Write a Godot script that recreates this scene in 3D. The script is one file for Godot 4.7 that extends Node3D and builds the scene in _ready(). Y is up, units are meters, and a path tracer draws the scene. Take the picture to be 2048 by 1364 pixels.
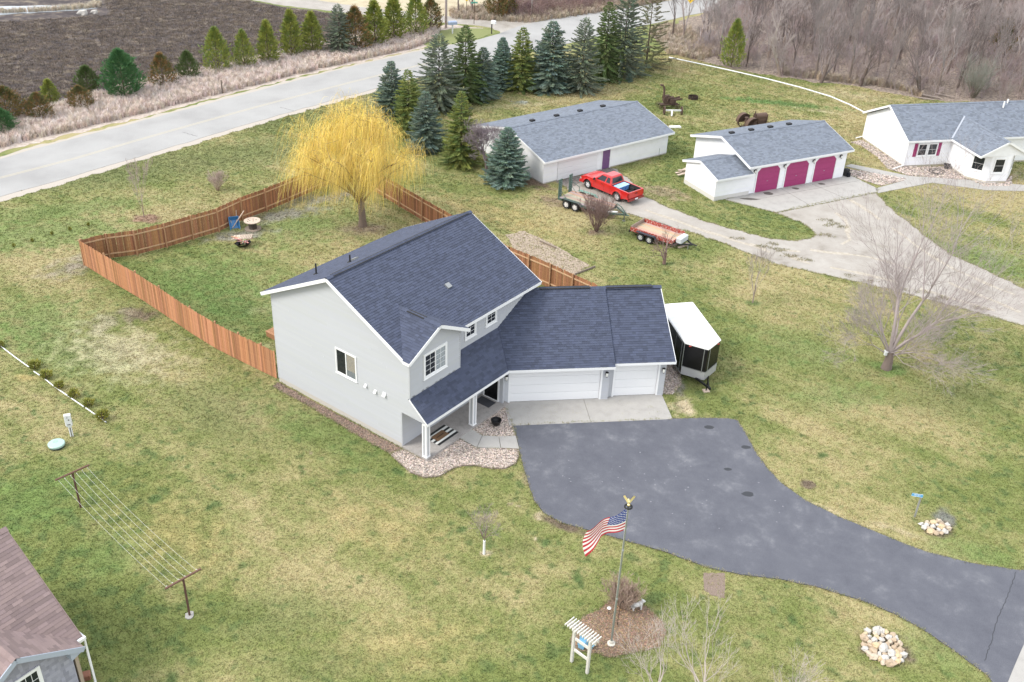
extends Node3D
# A two-storey grey house with an angled garage on a spring lawn, seen from a drone under an overcast sky.
# Metres, y up; the camera stands over the origin, the site lies towards -z.

var M := {}
var rng := RandomNumberGenerator.new()
var used := {}

# ---------------------------------------------------------------- mesh builder
class MB:
	var v := PackedVector3Array()
	var n := PackedVector3Array()
	var c := PackedColorArray()
	var uv := PackedVector2Array()
	var with_uv := false
	var t := Transform3D()
	var col := Color(1, 1, 1)
	func tri(a: Vector3, b: Vector3, d: Vector3):  # counter-clockwise seen from outside
		a = t * a; b = t * b; d = t * d
		var q := (b - a).cross(d - a).normalized()
		v.append(a); v.append(d); v.append(b)
		n.append(q); n.append(q); n.append(q)
		c.append(col); c.append(col); c.append(col)
	func quad(a: Vector3, b: Vector3, d: Vector3, e: Vector3):
		tri(a, b, d); tri(a, d, e)
	func uvquad(a: Vector3, b: Vector3, d: Vector3, e: Vector3, u0 := 0.0, v0 := 0.0, u1 := 1.0, v1 := 1.0):
		with_uv = true
		quad(a, b, d, e)
		for q in [Vector2(u0, v1), Vector2(u1, v0), Vector2(u1, v1), Vector2(u0, v1), Vector2(u0, v0), Vector2(u1, v0)]: uv.append(q)
	func sm(a: Vector3, na: Vector3, b: Vector3, nb: Vector3, d: Vector3, nd: Vector3):
		v.append(t * a); v.append(t * d); v.append(t * b)
		n.append((t.basis * na).normalized()); n.append((t.basis * nd).normalized()); n.append((t.basis * nb).normalized())
		c.append(col); c.append(col); c.append(col)
	func box(p: Vector3, s: Vector3, b := Basis()):
		var x := b * Vector3(s.x / 2, 0, 0); var y := b * Vector3(0, s.y / 2, 0); var z := b * Vector3(0, 0, s.z / 2)
		quad(p - x - y + z, p + x - y + z, p + x + y + z, p - x + y + z)
		quad(p + x - y - z, p - x - y - z, p - x + y - z, p + x + y - z)
		quad(p + x - y + z, p + x - y - z, p + x + y - z, p + x + y + z)
		quad(p - x - y - z, p - x - y + z, p - x + y + z, p - x + y - z)
		quad(p - x + y + z, p + x + y + z, p + x + y - z, p - x + y - z)
		quad(p - x - y - z, p + x - y - z, p + x - y + z, p - x - y + z)
	func bx(x0: float, y0: float, z0: float, x1: float, y1: float, z1: float):
		box(Vector3((x0 + x1) / 2, (y0 + y1) / 2, (z0 + z1) / 2), Vector3(x1 - x0, y1 - y0, z1 - z0))
	func cbox(p: Vector3, s: Vector3, ch: float, b := Basis()):  # box with chamfered vertical and top edges
		var pts := PackedVector2Array([Vector2(-s.x / 2 + ch, -s.z / 2), Vector2(s.x / 2 - ch, -s.z / 2), Vector2(s.x / 2, -s.z / 2 + ch), Vector2(s.x / 2, s.z / 2 - ch), Vector2(s.x / 2 - ch, s.z / 2), Vector2(-s.x / 2 + ch, s.z / 2), Vector2(-s.x / 2, s.z / 2 - ch), Vector2(-s.x / 2, -s.z / 2 + ch)])
		var k := Vector2((s.x - 2 * ch) / s.x, (s.z - 2 * ch) / s.z)
		for i in 8:
			var q: Vector2 = pts[i]; var w: Vector2 = pts[(i + 1) % 8]
			var y0 := -s.y / 2; var y1 := s.y / 2 - ch
			quad(p + b * Vector3(w.x, y0, w.y), p + b * Vector3(q.x, y0, q.y), p + b * Vector3(q.x, y1, q.y), p + b * Vector3(w.x, y1, w.y))
			quad(p + b * Vector3(w.x, y1, w.y), p + b * Vector3(q.x, y1, q.y), p + b * Vector3(q.x * k.x, s.y / 2, q.y * k.y), p + b * Vector3(w.x * k.x, s.y / 2, w.y * k.y))
			tri(p + b * Vector3(0, s.y / 2, 0), p + b * Vector3(w.x * k.x, s.y / 2, w.y * k.y), p + b * Vector3(q.x * k.x, s.y / 2, q.y * k.y))
			tri(p + b * Vector3(0, y0, 0), p + b * Vector3(q.x, y0, q.y), p + b * Vector3(w.x, y0, w.y))
	func beam(a: Vector3, b: Vector3, w: float, h: float, up := Vector3.UP):
		var d := (b - a); var l := d.length(); d /= l
		var s := d.cross(up)
		if s.length() < 0.01: s = d.cross(Vector3.RIGHT)
		s = s.normalized()
		box((a + b) / 2, Vector3(l, h, w), Basis(d, s.cross(d), s))
	func tube(a: Vector3, b: Vector3, ra: float, rb: float, k := 8, caps := false):
		var d := (b - a).normalized()
		var s := d.cross(Vector3.UP if absf(d.y) < 0.9 else Vector3.RIGHT).normalized(); var q := d.cross(s)
		var o := s
		for i in k:
			var an := TAU * (i + 1) / k
			var e := s * cos(an) + q * sin(an)
			sm(a + o * ra, o, a + e * ra, e, b + e * rb, e); sm(a + o * ra, o, b + e * rb, e, b + o * rb, o)
			if caps:
				tri(b, b + o * rb, b + e * rb); tri(a, a + e * ra, a + o * ra)
			o = e
	func path(p: PackedVector3Array, r: float, k := 6):
		for i in p.size() - 1: tube(p[i], p[i + 1], r, r, k)
	func lathe(prof: Array, k := 16, at := Vector3.ZERO, b := Basis()):  # prof: [r, y] from bottom to top
		for i in prof.size() - 1:
			var r0: float = prof[i][0]; var y0: float = prof[i][1]; var r1: float = prof[i + 1][0]; var y1: float = prof[i + 1][1]
			var sl := Vector2(y1 - y0, r0 - r1).normalized()
			for j in k:
				var a0 := TAU * j / k; var a1 := TAU * (j + 1) / k
				var e0 := Vector3(cos(a0), 0, -sin(a0)); var e1 := Vector3(cos(a1), 0, -sin(a1)); var yy := Vector3.UP
				sm(at + b * (e0 * r0 + yy * y0), b * (e0 * sl.x + yy * sl.y), at + b * (e1 * r0 + yy * y0), b * (e1 * sl.x + yy * sl.y), at + b * (e1 * r1 + yy * y1), b * (e1 * sl.x + yy * sl.y))
				sm(at + b * (e0 * r0 + yy * y0), b * (e0 * sl.x + yy * sl.y), at + b * (e1 * r1 + yy * y1), b * (e1 * sl.x + yy * sl.y), at + b * (e0 * r1 + yy * y1), b * (e0 * sl.x + yy * sl.y))
	func ball(p: Vector3, r: Vector3, k := 10, b := Basis()):
		for i in k / 2:
			var f0 := PI * i / (k / 2) - PI / 2; var f1 := PI * (i + 1) / (k / 2) - PI / 2
			for j in k:
				var a0 := TAU * j / k; var a1 := TAU * (j + 1) / k
				var w := [Vector3(cos(f0) * cos(a0), sin(f0), -cos(f0) * sin(a0)), Vector3(cos(f0) * cos(a1), sin(f0), -cos(f0) * sin(a1)), Vector3(cos(f1) * cos(a1), sin(f1), -cos(f1) * sin(a1)), Vector3(cos(f1) * cos(a0), sin(f1), -cos(f1) * sin(a0))]
				sm(p + b * (w[0] * r), b * w[0], p + b * (w[1] * r), b * w[1], p + b * (w[2] * r), b * w[2])
				sm(p + b * (w[0] * r), b * w[0], p + b * (w[2] * r), b * w[2], p + b * (w[3] * r), b * w[3])
	func prism(pts: PackedVector2Array, y0: float, y1: float, sides := true):  # plan (x, z)
		var ix := Geometry2D.triangulate_polygon(pts)
		for i in range(0, ix.size(), 3):
			var a: Vector2 = pts[ix[i]]; var b: Vector2 = pts[ix[i + 1]]; var d: Vector2 = pts[ix[i + 2]]
			var A := Vector3(a.x, y1, a.y); var B := Vector3(b.x, y1, b.y); var D := Vector3(d.x, y1, d.y)
			if (B - A).cross(D - A).y > 0: tri(A, B, D)
			else: tri(A, D, B)
		if not sides: return
		var cw := Geometry2D.is_polygon_clockwise(pts)
		for i in pts.size():
			var a: Vector2 = pts[i]; var b: Vector2 = pts[(i + 1) % pts.size()]
			if not cw: var z := a; a = b; b = z
			quad(Vector3(a.x, y0, a.y), Vector3(b.x, y0, b.y), Vector3(b.x, y1, b.y), Vector3(a.x, y1, a.y))
	func slab(O: Vector3, U: Vector3, V: Vector3, poly: PackedVector2Array, th: float, hole := []):  # flat polygon in the plane O + U u + V v, th thick behind its face
		var N := U.cross(V)
		var ix := Geometry2D.triangulate_polygon(poly)
		for i in range(0, ix.size(), 3):
			var a: Vector2 = poly[ix[i]]; var b: Vector2 = poly[ix[i + 1]]; var d: Vector2 = poly[ix[i + 2]]
			if (b - a).cross(d - a) < 0: var z := b; b = d; d = z
			tri(O + U * a.x + V * a.y, O + U * b.x + V * b.y, O + U * d.x + V * d.y)
			tri(O - N * th + U * a.x + V * a.y, O - N * th + U * d.x + V * d.y, O - N * th + U * b.x + V * b.y)
		var cw := Geometry2D.is_polygon_clockwise(poly)
		for i in poly.size():
			var a: Vector2 = poly[i]; var b: Vector2 = poly[(i + 1) % poly.size()]
			if not cw: var z := a; a = b; b = z
			quad(O + U * a.x + V * a.y, O + U * b.x + V * b.y, O - N * th + U * b.x + V * b.y, O - N * th + U * a.x + V * a.y)
	func mesh() -> ArrayMesh:
		var a := []
		a.resize(Mesh.ARRAY_MAX)
		var e := PackedColorArray(); e.resize(c.size())
		var last := Color(-1, 0, 0); var code := Color()
		for i in c.size():
			if c[i] != last:
				last = c[i]; code = Color(pow(last.r * 0.4, 1 / 2.2), pow(last.g * 0.4, 1 / 2.2), pow(last.b * 0.4, 1 / 2.2))  # tints up to 2.5, kept in 8 bits
			e[i] = code
		a[Mesh.ARRAY_VERTEX] = v; a[Mesh.ARRAY_NORMAL] = n; a[Mesh.ARRAY_COLOR] = e
		if with_uv and uv.size() == v.size(): a[Mesh.ARRAY_TEX_UV] = uv
		var m := ArrayMesh.new()
		m.add_surface_from_arrays(Mesh.PRIMITIVE_TRIANGLES, a)
		return m

func mb(col := Color(1, 1, 1)) -> MB:
	var m := MB.new(); m.col = col
	return m

# ---------------------------------------------------------------- nodes
func uname(s: String) -> String:
	if not used.has(s):
		used[s] = 0
		return s
	used[s] += 1
	return "%s_%03d" % [s, used[s]]

func tag(o: Node3D, label: String, cat: String, group := "") -> Node3D:
	o.set_meta("label", label); o.set_meta("category", cat)
	if group != "": o.set_meta("group", group)
	return o

func thing(called: String, label: String, cat: String, at := Vector3.ZERO, yaw := 0.0, group := "") -> Node3D:
	var o := Node3D.new(); o.name = uname(called)
	add_child(o)
	o.position = at; o.rotation.y = yaw
	return tag(o, label, cat, group)

func part(par: Node3D, called: String, m, mat: Material) -> MeshInstance3D:
	var o := MeshInstance3D.new(); o.name = called
	o.mesh = m.mesh() if m is MB else m
	o.material_override = mat
	par.add_child(o, true)
	return o

func single(called: String, m, mat: Material, label: String, cat: String, at := Vector3.ZERO, yaw := 0.0, group := "") -> MeshInstance3D:
	var o := part(self, uname(called), m, mat)
	o.position = at; o.rotation.y = yaw
	tag(o, label, cat, group)
	return o

func structure(called: String, m, mat: Material, label := "") -> MeshInstance3D:
	var o := part(self, uname(called), m, mat)
	o.set_meta("kind", "structure")
	if label != "": o.set_meta("label", label)
	return o

func copy(o: Node3D, called: String, label: String, at: Vector3, yaw := 0.0, sc := Vector3.ONE, group := "") -> Node3D:
	var d: Node3D = o.duplicate(); d.name = uname(called)
	add_child(d)
	d.position = at; d.rotation.y = yaw; d.scale = sc
	d.set_meta("label", label)
	if group != "": d.set_meta("group", group)
	return d

# ---------------------------------------------------------------- materials
func lin(r: float, g: float, b: float) -> Color:
	return Color(r, g, b).linear_to_srgb()

func mat(key: String, col: Color, rough := 0.8, metal := 0.0) -> StandardMaterial3D:
	var m := StandardMaterial3D.new()
	m.resource_name = key
	m.albedo_color = lin(col.r * 2.5, col.g * 2.5, col.b * 2.5); m.roughness = rough; m.metallic = metal
	m.vertex_color_use_as_albedo = true; m.vertex_color_is_srgb = true
	m.cull_mode = BaseMaterial3D.CULL_DISABLED
	M[key] = m
	return m

func noise_bytes(size: int, freq: float, oct: int, sd: int, gain := 0.5) -> PackedByteArray:
	var f := FastNoiseLite.new()
	f.noise_type = FastNoiseLite.TYPE_SIMPLEX_SMOOTH; f.frequency = freq; f.fractal_octaves = oct; f.seed = sd; f.fractal_gain = gain
	var im := f.get_seamless_image(size, size)
	im.convert(Image.FORMAT_L8)
	return im.get_data()

func grain(size: int, freq: float, oct: int, sd: int, ramp: Array, gain := 0.5) -> ImageTexture:  # ramp: [[t, linear colour] ...]
	var b := noise_bytes(size, freq, oct, sd, gain)
	var lut := PackedByteArray()
	for i in 256:
		var x := i / 255.0; var k := 0
		while k < ramp.size() - 2 and x > ramp[k + 1][0]: k += 1
		var w: float = clampf((x - ramp[k][0]) / (ramp[k + 1][0] - ramp[k][0]), 0, 1)
		var q: Color = (ramp[k][1] as Color).lerp(ramp[k + 1][1], w).linear_to_srgb()
		lut.append(int(clampf(q.r, 0, 1) * 255)); lut.append(int(clampf(q.g, 0, 1) * 255)); lut.append(int(clampf(q.b, 0, 1) * 255))
	var d := PackedByteArray(); d.resize(size * size * 3)
	for i in size * size:
		var k := b[i] * 3
		d[i * 3] = lut[k]; d[i * 3 + 1] = lut[k + 1]; d[i * 3 + 2] = lut[k + 2]
	return ImageTexture.create_from_image(Image.create_from_data(size, size, false, Image.FORMAT_RGB8, d))

func tri_tex(m: StandardMaterial3D, tex: Texture2D, metres: float, world := false):
	m.albedo_texture = tex
	m.uv1_triplanar = true; m.uv1_world_triplanar = world
	m.uv1_scale = Vector3.ONE / metres

func untinted(m: StandardMaterial3D, col: Color) -> StandardMaterial3D:  # for meshes without vertex colours
	m.vertex_color_use_as_albedo = false
	m.albedo_color = lin(col.r, col.g, col.b)
	return m

func tint(c: Color) -> Color:  # colour of a copy, as the materials read it
	return Color(pow(c.r, 1 / 2.2), pow(c.g, 1 / 2.2), pow(c.b, 1 / 2.2))

func detail(m: StandardMaterial3D, tex: Texture2D, metres: float):
	m.detail_enabled = true; m.detail_albedo = tex; m.detail_blend_mode = BaseMaterial3D.BLEND_MODE_MUL
	m.detail_uv_layer = BaseMaterial3D.DETAIL_UV_2; m.uv2_triplanar = true; m.uv2_world_triplanar = true; m.uv2_scale = Vector3.ONE / metres

func G3(p: Vector2, y := 0.0) -> Vector3:
	return Vector3(p.x, y, p.y)

func rnd(a: float, b: float) -> float:
	return rng.randf_range(a, b)

func tone(k: float) -> Color:
	return Color(k, k, k)

func make_materials():
	var g1 := grain(256, 0.06, 3, 11, [[0.0, tone(0.78)], [0.5, tone(0.97)], [1.0, tone(1.0)]])
	var g2 := grain(256, 0.02, 5, 12, [[0.0, tone(0.93)], [0.45, tone(0.98)], [1.0, tone(1.0)]])
	var speck := grain(256, 0.16, 2, 13, [[0.0, tone(0.5)], [0.4, tone(0.85)], [0.7, tone(1.0)], [1.0, tone(1.0)]])
	M.g1 = g1; M.g2 = g2; M.speck = speck
	tri_tex(mat("shingle", Color(0.064, 0.076, 0.120), 0.9), speck, 0.5)
	tri_tex(mat("shingle_grey", Color(0.185, 0.208, 0.25), 0.9), speck, 0.5)
	tri_tex(mat("shingle_brown", Color(0.265, 0.195, 0.185), 0.9), speck, 0.5)
	mat("siding", Color(0.445, 0.455, 0.475), 0.55)
	tri_tex(mat("white_siding", Color(0.85, 0.85, 0.86), 0.5), g2, 4.0)
	mat("trim", Color(0.80, 0.80, 0.80), 0.4)
	mat("door_white", Color(0.78, 0.78, 0.785), 0.4)
	tri_tex(mat("concrete", Color(0.42, 0.40, 0.375), 0.9), grain(512, 0.012, 5, 21, [[0.0, tone(0.84)], [0.35, tone(0.94)], [0.6, tone(0.98)], [1.0, tone(1.0)]]), 5.3, true)
	tri_tex(mat("slab_concrete", Color(0.36, 0.335, 0.315), 0.85), grain(512, 0.014, 5, 22, [[0.0, tone(0.72)], [0.35, tone(0.88)], [0.6, tone(0.97)], [1.0, tone(1.0)]]), 3.2, true)
	detail(M.concrete, speck, 0.7); detail(M.slab_concrete, g1, 1.3)
	tri_tex(mat("wall_concrete", Color(0.50, 0.47, 0.42), 0.9), g1, 1.2)
	mat("glass_dark", Color(0.016, 0.02, 0.026), 0.04)
	var gl := mat("glass", Color(0.4, 0.45, 0.5), 0.03)
	gl.albedo_color.a = 0.25; gl.transparency = BaseMaterial3D.TRANSPARENCY_ALPHA
	mat("blind", Color(0.42, 0.28, 0.11), 0.8)
	mat("curtain", Color(0.5, 0.55, 0.56), 0.8)
	mat("interior", Color(0.02, 0.022, 0.026), 0.9)
	mat("black_metal", Color(0.012, 0.012, 0.013), 0.45, 0.3)
	mat("dark", Color(0.02, 0.02, 0.022), 0.8)
	mat("rubber", Color(0.018, 0.018, 0.019), 0.85)
	mat("steel", Color(0.5, 0.5, 0.51), 0.35, 0.9)
	mat("galvanised", Color(0.42, 0.43, 0.43), 0.5, 0.6)
	mat("white_plastic", Color(0.74, 0.74, 0.74), 0.4)
	var w1 := grain(256, 0.03, 4, 31, [[0.0, tone(0.55)], [0.5, tone(0.9)], [1.0, tone(1.0)]])
	tri_tex(mat("fence_wood", Color(0.42, 0.195, 0.095), 0.8), w1, 0.7)
	tri_tex(mat("old_wood", Color(0.36, 0.29, 0.235), 0.9), w1, 0.6)
	tri_tex(mat("deck_wood", Color(0.40, 0.20, 0.10), 0.8), w1, 0.7)
	tri_tex(mat("white_wood", Color(0.66, 0.63, 0.58), 0.7), w1, 0.5)
	tri_tex(mat("bark", Color(0.20, 0.165, 0.145), 0.95), speck, 0.4)
	mat("twig", Color(0.265, 0.24, 0.235), 0.95)
	mat("leaf", Color(1, 1, 1), 0.75)
	M.leaf.backlight_enabled = true; M.leaf.backlight = Color(0.12, 0.14, 0.06)
	mat("plain", Color(1, 1, 1), 0.7)
	mat("satin", Color(1, 1, 1), 0.35)
	var rp := mat("red_paint", Color(0.52, 0.012, 0.012), 0.3)
	rp.clearcoat_enabled = true; rp.clearcoat = 0.8; rp.clearcoat_roughness = 0.06
	tri_tex(mat("red_worn", Color(1, 1, 1), 0.6), grain(256, 0.035, 4, 33, [[0.0, Color(0.2, 0.02, 0.015)], [0.5, Color(0.36, 0.035, 0.02)], [0.58, Color(0.36, 0.045, 0.03)], [0.63, Color(0.5, 0.4, 0.36)], [1.0, Color(0.6, 0.5, 0.45)]]), 1.6)
	tri_tex(mat("green_paint", Color(0.07, 0.12, 0.10), 0.5), g2, 1.0)
	var bp := mat("black_gloss", Color(0.008, 0.008, 0.009), 0.22)
	bp.metallic_specular = 0.35
	tri_tex(mat("trailer_roof", Color(0.80, 0.79, 0.77), 0.5), g2, 2.5)
	tri_tex(mat("tread_plate", Color(0.56, 0.56, 0.575), 0.4, 0.35), speck, 0.3)
	tri_tex(mat("rust", Color(0.10, 0.066, 0.053), 0.9), grain(256, 0.03, 4, 35, [[0.0, tone(0.5)], [0.5, Color(1, 0.9, 0.85)], [1.0, Color(1.5, 1.2, 1.0)]]), 0.8)
	mat("magenta", Color(0.33, 0.035, 0.14), 0.45)
	mat("purple", Color(0.16, 0.075, 0.19), 0.5)
	mat("gold", Color(0.80, 0.68, 0.36), 0.35, 0.5)
	tri_tex(mat("rock", Color(0.60, 0.48, 0.36), 0.9), g2, 0.6)
	tri_tex(mat("gravel_stone", Color(1, 1, 1), 0.85), g1, 0.3)
	tri_tex(mat("brick", Color(0.30, 0.21, 0.16), 0.9), speck, 0.4)
	tri_tex(mat("shake", Color(0.29, 0.29, 0.34), 0.8), g2, 0.8)
	tri_tex(mat("blue_wall_trim", Color(0.36, 0.40, 0.47), 0.6), g2, 1.0)
	mat("water", Color(0.32, 0.35, 0.38), 0.08)

# ---------------------------------------------------------------- scene
func _ready():
	rng.seed = 20240417
	var cam := Camera3D.new(); cam.name = "camera"
	var pitch := 0.5427; var roll := 0.0440
	var R := Vector3.RIGHT; var F := Vector3(0, -sin(pitch), -cos(pitch)); var U := Vector3(0, cos(pitch), -sin(pitch))
	cam.transform = Transform3D(Basis(R * cos(roll) + U * sin(roll), U * cos(roll) - R * sin(roll), -F), Vector3(0, 30.875, 0))
	cam.fov = 37.40; cam.near = 0.1; cam.far = 1500.0
	add_child(cam); cam.current = true
	var env := Environment.new()
	env.background_mode = Environment.BG_SKY
	var sky := Sky.new(); var sm := ProceduralSkyMaterial.new()
	sm.sky_top_color = lin(0.80, 0.85, 0.925); sm.sky_horizon_color = lin(0.90, 0.92, 0.95); sm.sky_curve = 0.12
	sm.ground_bottom_color = lin(0.22, 0.21, 0.15); sm.ground_horizon_color = lin(0.60, 0.60, 0.58); sm.sun_angle_max = 1.0; sm.energy_multiplier = 0.55
	sky.sky_material = sm; env.sky = sky
	env.tonemap_mode = Environment.TONE_MAPPER_LINEAR
	env.tonemap_exposure = 3.45
	env.sdfgi_enabled = true; env.ssao_enabled = true; env.ssil_enabled = true
	var we := WorldEnvironment.new(); we.name = "environment"; we.environment = env
	add_child(we)
	var sun := DirectionalLight3D.new(); sun.name = "sun"
	sun.light_energy = 0.36; sun.light_angular_distance = 24.0; sun.light_color = Color(1.0, 0.985, 0.96)
	sun.shadow_enabled = true
	add_child(sun)
	sun.look_at_from_position(Vector3(-30, 32, 10), Vector3.ZERO)
	make_materials()
	ground()
	roads()
	main_house()
	fences()
	neighbours()
	brown_house()
	yard_things()
	vehicles()
	front_things()
	roadside()
	trees()
	woods()

# ---------------------------------------------------------------- ground
const GX0 := -80.0
const GZ0 := -165.0
const GW := 170.0
const GD := 150.0
const GPX := 1360
const GPZ := 1200
var gmap := PackedByteArray()
var nfine := PackedByteArray()

func paint(c: Vector2, rx: float, rz: float, ang: float, col: Color, amt := 1.0, soft := 0.35):
	var k := GPX / GW
	var r := maxf(rx, rz) * 1.4
	var ca := cos(ang); var sa := sin(ang)
	for j in range(maxi(0, int((c.y - r - GZ0) * k)), mini(GPZ, int((c.y + r - GZ0) * k) + 1)):
		for i in range(maxi(0, int((c.x - r - GX0) * k)), mini(GPX, int((c.x + r - GX0) * k) + 1)):
			var dx := i / k + GX0 - c.x; var dz := j / k + GZ0 - c.y
			var u := (dx * ca - dz * sa) / rx; var w := (dx * sa + dz * ca) / rz
			var d := sqrt(u * u + w * w)
			var nn := nfine[(j & 511) * 512 + (i & 511)] / 255.0 - 0.5
			var e := clampf((1.0 - d + nn * 1.1) / soft, 0, 1) * amt
			if e <= 0: continue
			var o := (j * GPX + i) * 3
			var f := 1.0 + nn * 0.35
			gmap[o] = int(lerpf(gmap[o], clampf(col.r * f, 0, 1) * 255, e)); gmap[o + 1] = int(lerpf(gmap[o + 1], clampf(col.g * f, 0, 1) * 255, e)); gmap[o + 2] = int(lerpf(gmap[o + 2], clampf(col.b * f, 0, 1) * 255, e))

func ground():
	var big := noise_bytes(512, 0.012, 3, 41)
	var midn := noise_bytes(512, 0.03, 4, 42)
	nfine = noise_bytes(512, 0.11, 3, 43)
	var clump := noise_bytes(512, 0.13, 3, 44)
	gmap.resize(GPX * GPZ * 3)
	var dry := lin(0.405, 0.34, 0.178); var grn := lin(0.185, 0.215, 0.062); var drk := lin(0.085, 0.135, 0.038)
	for j in GPZ:
		for i in GPX:
			var a := midn[(j & 511) * 512 + (i & 511)] / 255.0
			var b := big[((j >> 1) & 511) * 512 + ((i >> 1) & 511)] / 255.0
			var f := nfine[(j & 511) * 512 + (i & 511)] / 255.0
			var st := midn[(((j * 7 - i * 5) >> 2) & 511) * 512 + (((i * 7 + j * 5) >> 5) & 511)] / 255.0
			var t := clampf(0.5 + (a - 0.5) * 0.8 + (b - 0.5) * 1.4 + (st - 0.5) * 0.75 + (f - 0.5) * 0.55 + rng.randf_range(-0.15, 0.15), 0.0, 1.0)
			var c := grn.lerp(dry, t)
			var q := clump[(j & 511) * 512 + ((i + 77) & 511)] / 255.0
			var e := clampf((q - 0.70 - (b - 0.5) * 0.35 + (f - 0.5) * 0.12) * 5.0, 0.0, 0.6)
			if e > 0: c = c.lerp(drk, e)
			var o := (j * GPX + i) * 3
			gmap[o] = int(c.r * 255); gmap[o + 1] = int(c.g * 255); gmap[o + 2] = int(c.b * 255)
	var lush := lin(0.14, 0.215, 0.058); var olive := lin(0.17, 0.19, 0.07); var pale := lin(0.44, 0.38, 0.25); var straw := lin(0.42, 0.33, 0.15)
	var soil := lin(0.17, 0.125, 0.095); var mulch := lin(0.30, 0.19, 0.135); var sand := lin(0.50, 0.415, 0.30); var grey := lin(0.27, 0.25, 0.22)
	# broad differences between the lawns
	paint(Vector2(-29.75, -76.14), 26, 4.5, 0.45, olive, 0.75, 0.5); paint(Vector2(-19.41, -89.28), 16, 3.5, 0.45, olive, 0.7, 0.5)
	paint(Vector2(-33.53, -62.51), 10, 3.5, 0.3, lush, 0.6, 0.6); paint(Vector2(-33.21, -66.80), 9, 2.0, 0.42, lush, 0.5, 0.6)
	paint(Vector2(-20.23, -57.08), 7.5, 5.5, 0.3, lush, 0.7, 0.9); paint(Vector2(-15.61, -66.05), 7, 4.5, 0.3, lush, 0.65, 0.9); paint(Vector2(-17.03, -53.43), 5, 4, -0.5, lin(0.10, 0.17, 0.045), 0.6, 1.0)
	paint(Vector2(-25.29, -48.05), 6, 2.5, -0.5, lush, 0.6, 0.6); paint(Vector2(-28.05, -51.22), 4, 3, -0.5, lush, 0.55, 0.6)
	paint(Vector2(-15.10, -42.92), 5, 3, -0.6, olive, 0.55, 0.7); paint(Vector2(-9.61, -41.56), 6, 2, -0.6, lush, 0.5, 0.8)
	paint(Vector2(-21.72, -35.24), 2.6, 3, 0.0, lush, 0.65, 0.7); paint(Vector2(-16.96, -31.93), 1.6, 2.0, 0.0, lush, 0.55, 0.7)
	paint(Vector2(-8.89, -28.96), 3, 2, 0.2, olive, 0.5, 0.7); paint(Vector2(-6.81, -26.52), 3, 1.4, 0, olive, 0.5, 0.8)
	paint(Vector2(17.20, -51.63), 5, 3, -0.5, lush, 0.5, 0.8); paint(Vector2(24.52, -46.92), 5, 3, 0.2, olive, 0.5, 0.8); paint(Vector2(18.39, -46.94), 4, 2, 0.2, lush, 0.55, 0.8)
	paint(Vector2(33.80, -65.28), 7, 4, -0.4, lush, 0.55, 0.8); paint(Vector2(17.82, -28.91), 2, 2, 0, lush, 0.5, 0.8)
	paint(Vector2(21.48, -34.35), 3, 1.2, -0.3, lush, 0.6, 0.7)
	paint(Vector2(-14.59, -33.67), 5, 2.2, -0.8, straw, 0.5, 0.8); paint(Vector2(-5.60, -34.59), 4, 2, -0.3, straw, 0.4, 0.9); paint(Vector2(-3.49, -27.70), 4, 2, 0.2, straw, 0.4, 0.9)
	paint(Vector2(-1.31, -69.35), 8, 2.2, -0.55, straw, 0.5, 0.8); paint(Vector2(19.88, -100.00), 7, 3, 0, straw, 0.35, 0.9)
	# bare and special patches
	paint(Vector2(-28.80, -58.39), 1.6, 2.8, -0.6, lin(0.33, 0.285, 0.23), 0.95, 0.9); paint(Vector2(-22.40, -48.30), 5.2, 3.2, -0.5, lin(0.42, 0.375, 0.25), 0.8, 0.7)
	paint(Vector2(-22.67, -52.43), 1.6, 1.2, 0, soil, 0.9, 0.8); paint(Vector2(-24.16, -51.57), 1.4, 2.2, -0.5, lin(0.33, 0.29, 0.21), 0.7, 0.9)
	paint(Vector2(-19.40, -63.97), 3.0, 1.0, 0.5, grey, 0.9, 0.6); paint(Vector2(-17.40, -67.62), 3.6, 1.3, 0.5, grey, 0.9, 0.6); paint(Vector2(-14.74, -71.17), 3.2, 1.2, 0.5, grey, 0.85, 0.6)
	paint(Vector2(-11.02, -65.93), 2.2, 1.3, 0, lin(0.27, 0.20, 0.15), 0.85, 0.7); paint(Vector2(-14.00, -49.56), 1.0, 1.0, 0, sand, 0.4, 1.0); paint(Vector2(-15.53, -53.56), 1.2, .8, 0, sand, 0.35, 1.0)
	paint(Vector2(-26.72, -66.00), 1.25, 0.85, 0, mulch, 1.0, 0.4)
	paint(Vector2(11.47, -75.21), 2.6, 1.6, -0.5, lin(0.30, 0.235, 0.16), 0.85, 0.6); paint(Vector2(2.65, -72.43), 1.8, 1.2, -0.3, lin(0.26, 0.19, 0.14), 0.8, 0.7); paint(Vector2(0.89, -75.98), 2.2, 1.0, -0.7, lin(0.19, 0.13, 0.10), 0.9, 0.6)
	paint(Vector2(2.68, -35.13), 1.5, 0.42, -0.45, soil, 0.95, 0.5); paint(Vector2(14.68, -38.94), 0.45, 0.42, 0, soil, 0.95, 0.4)
	paint(Vector2(9.34, -45.16), 0.9, 1.3, 0, sand, 0.95, 0.6); paint(Vector2(9.35, -47.12), 0.5, 1.2, 0, grey, 0.9, 0.5)
	paint(Vector2(20.79, -36.91), 0.75, 0.8, 0, lin(0.20, 0.20, 0.19), 0.9, 0.5); paint(Vector2(18.06, -35.86), 2.6, 0.28, -0.42, sand, 0.6, 0.9); paint(Vector2(14.54, -37.51), 2.6, 0.25, -0.6, sand, 0.5, 0.9)
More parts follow.
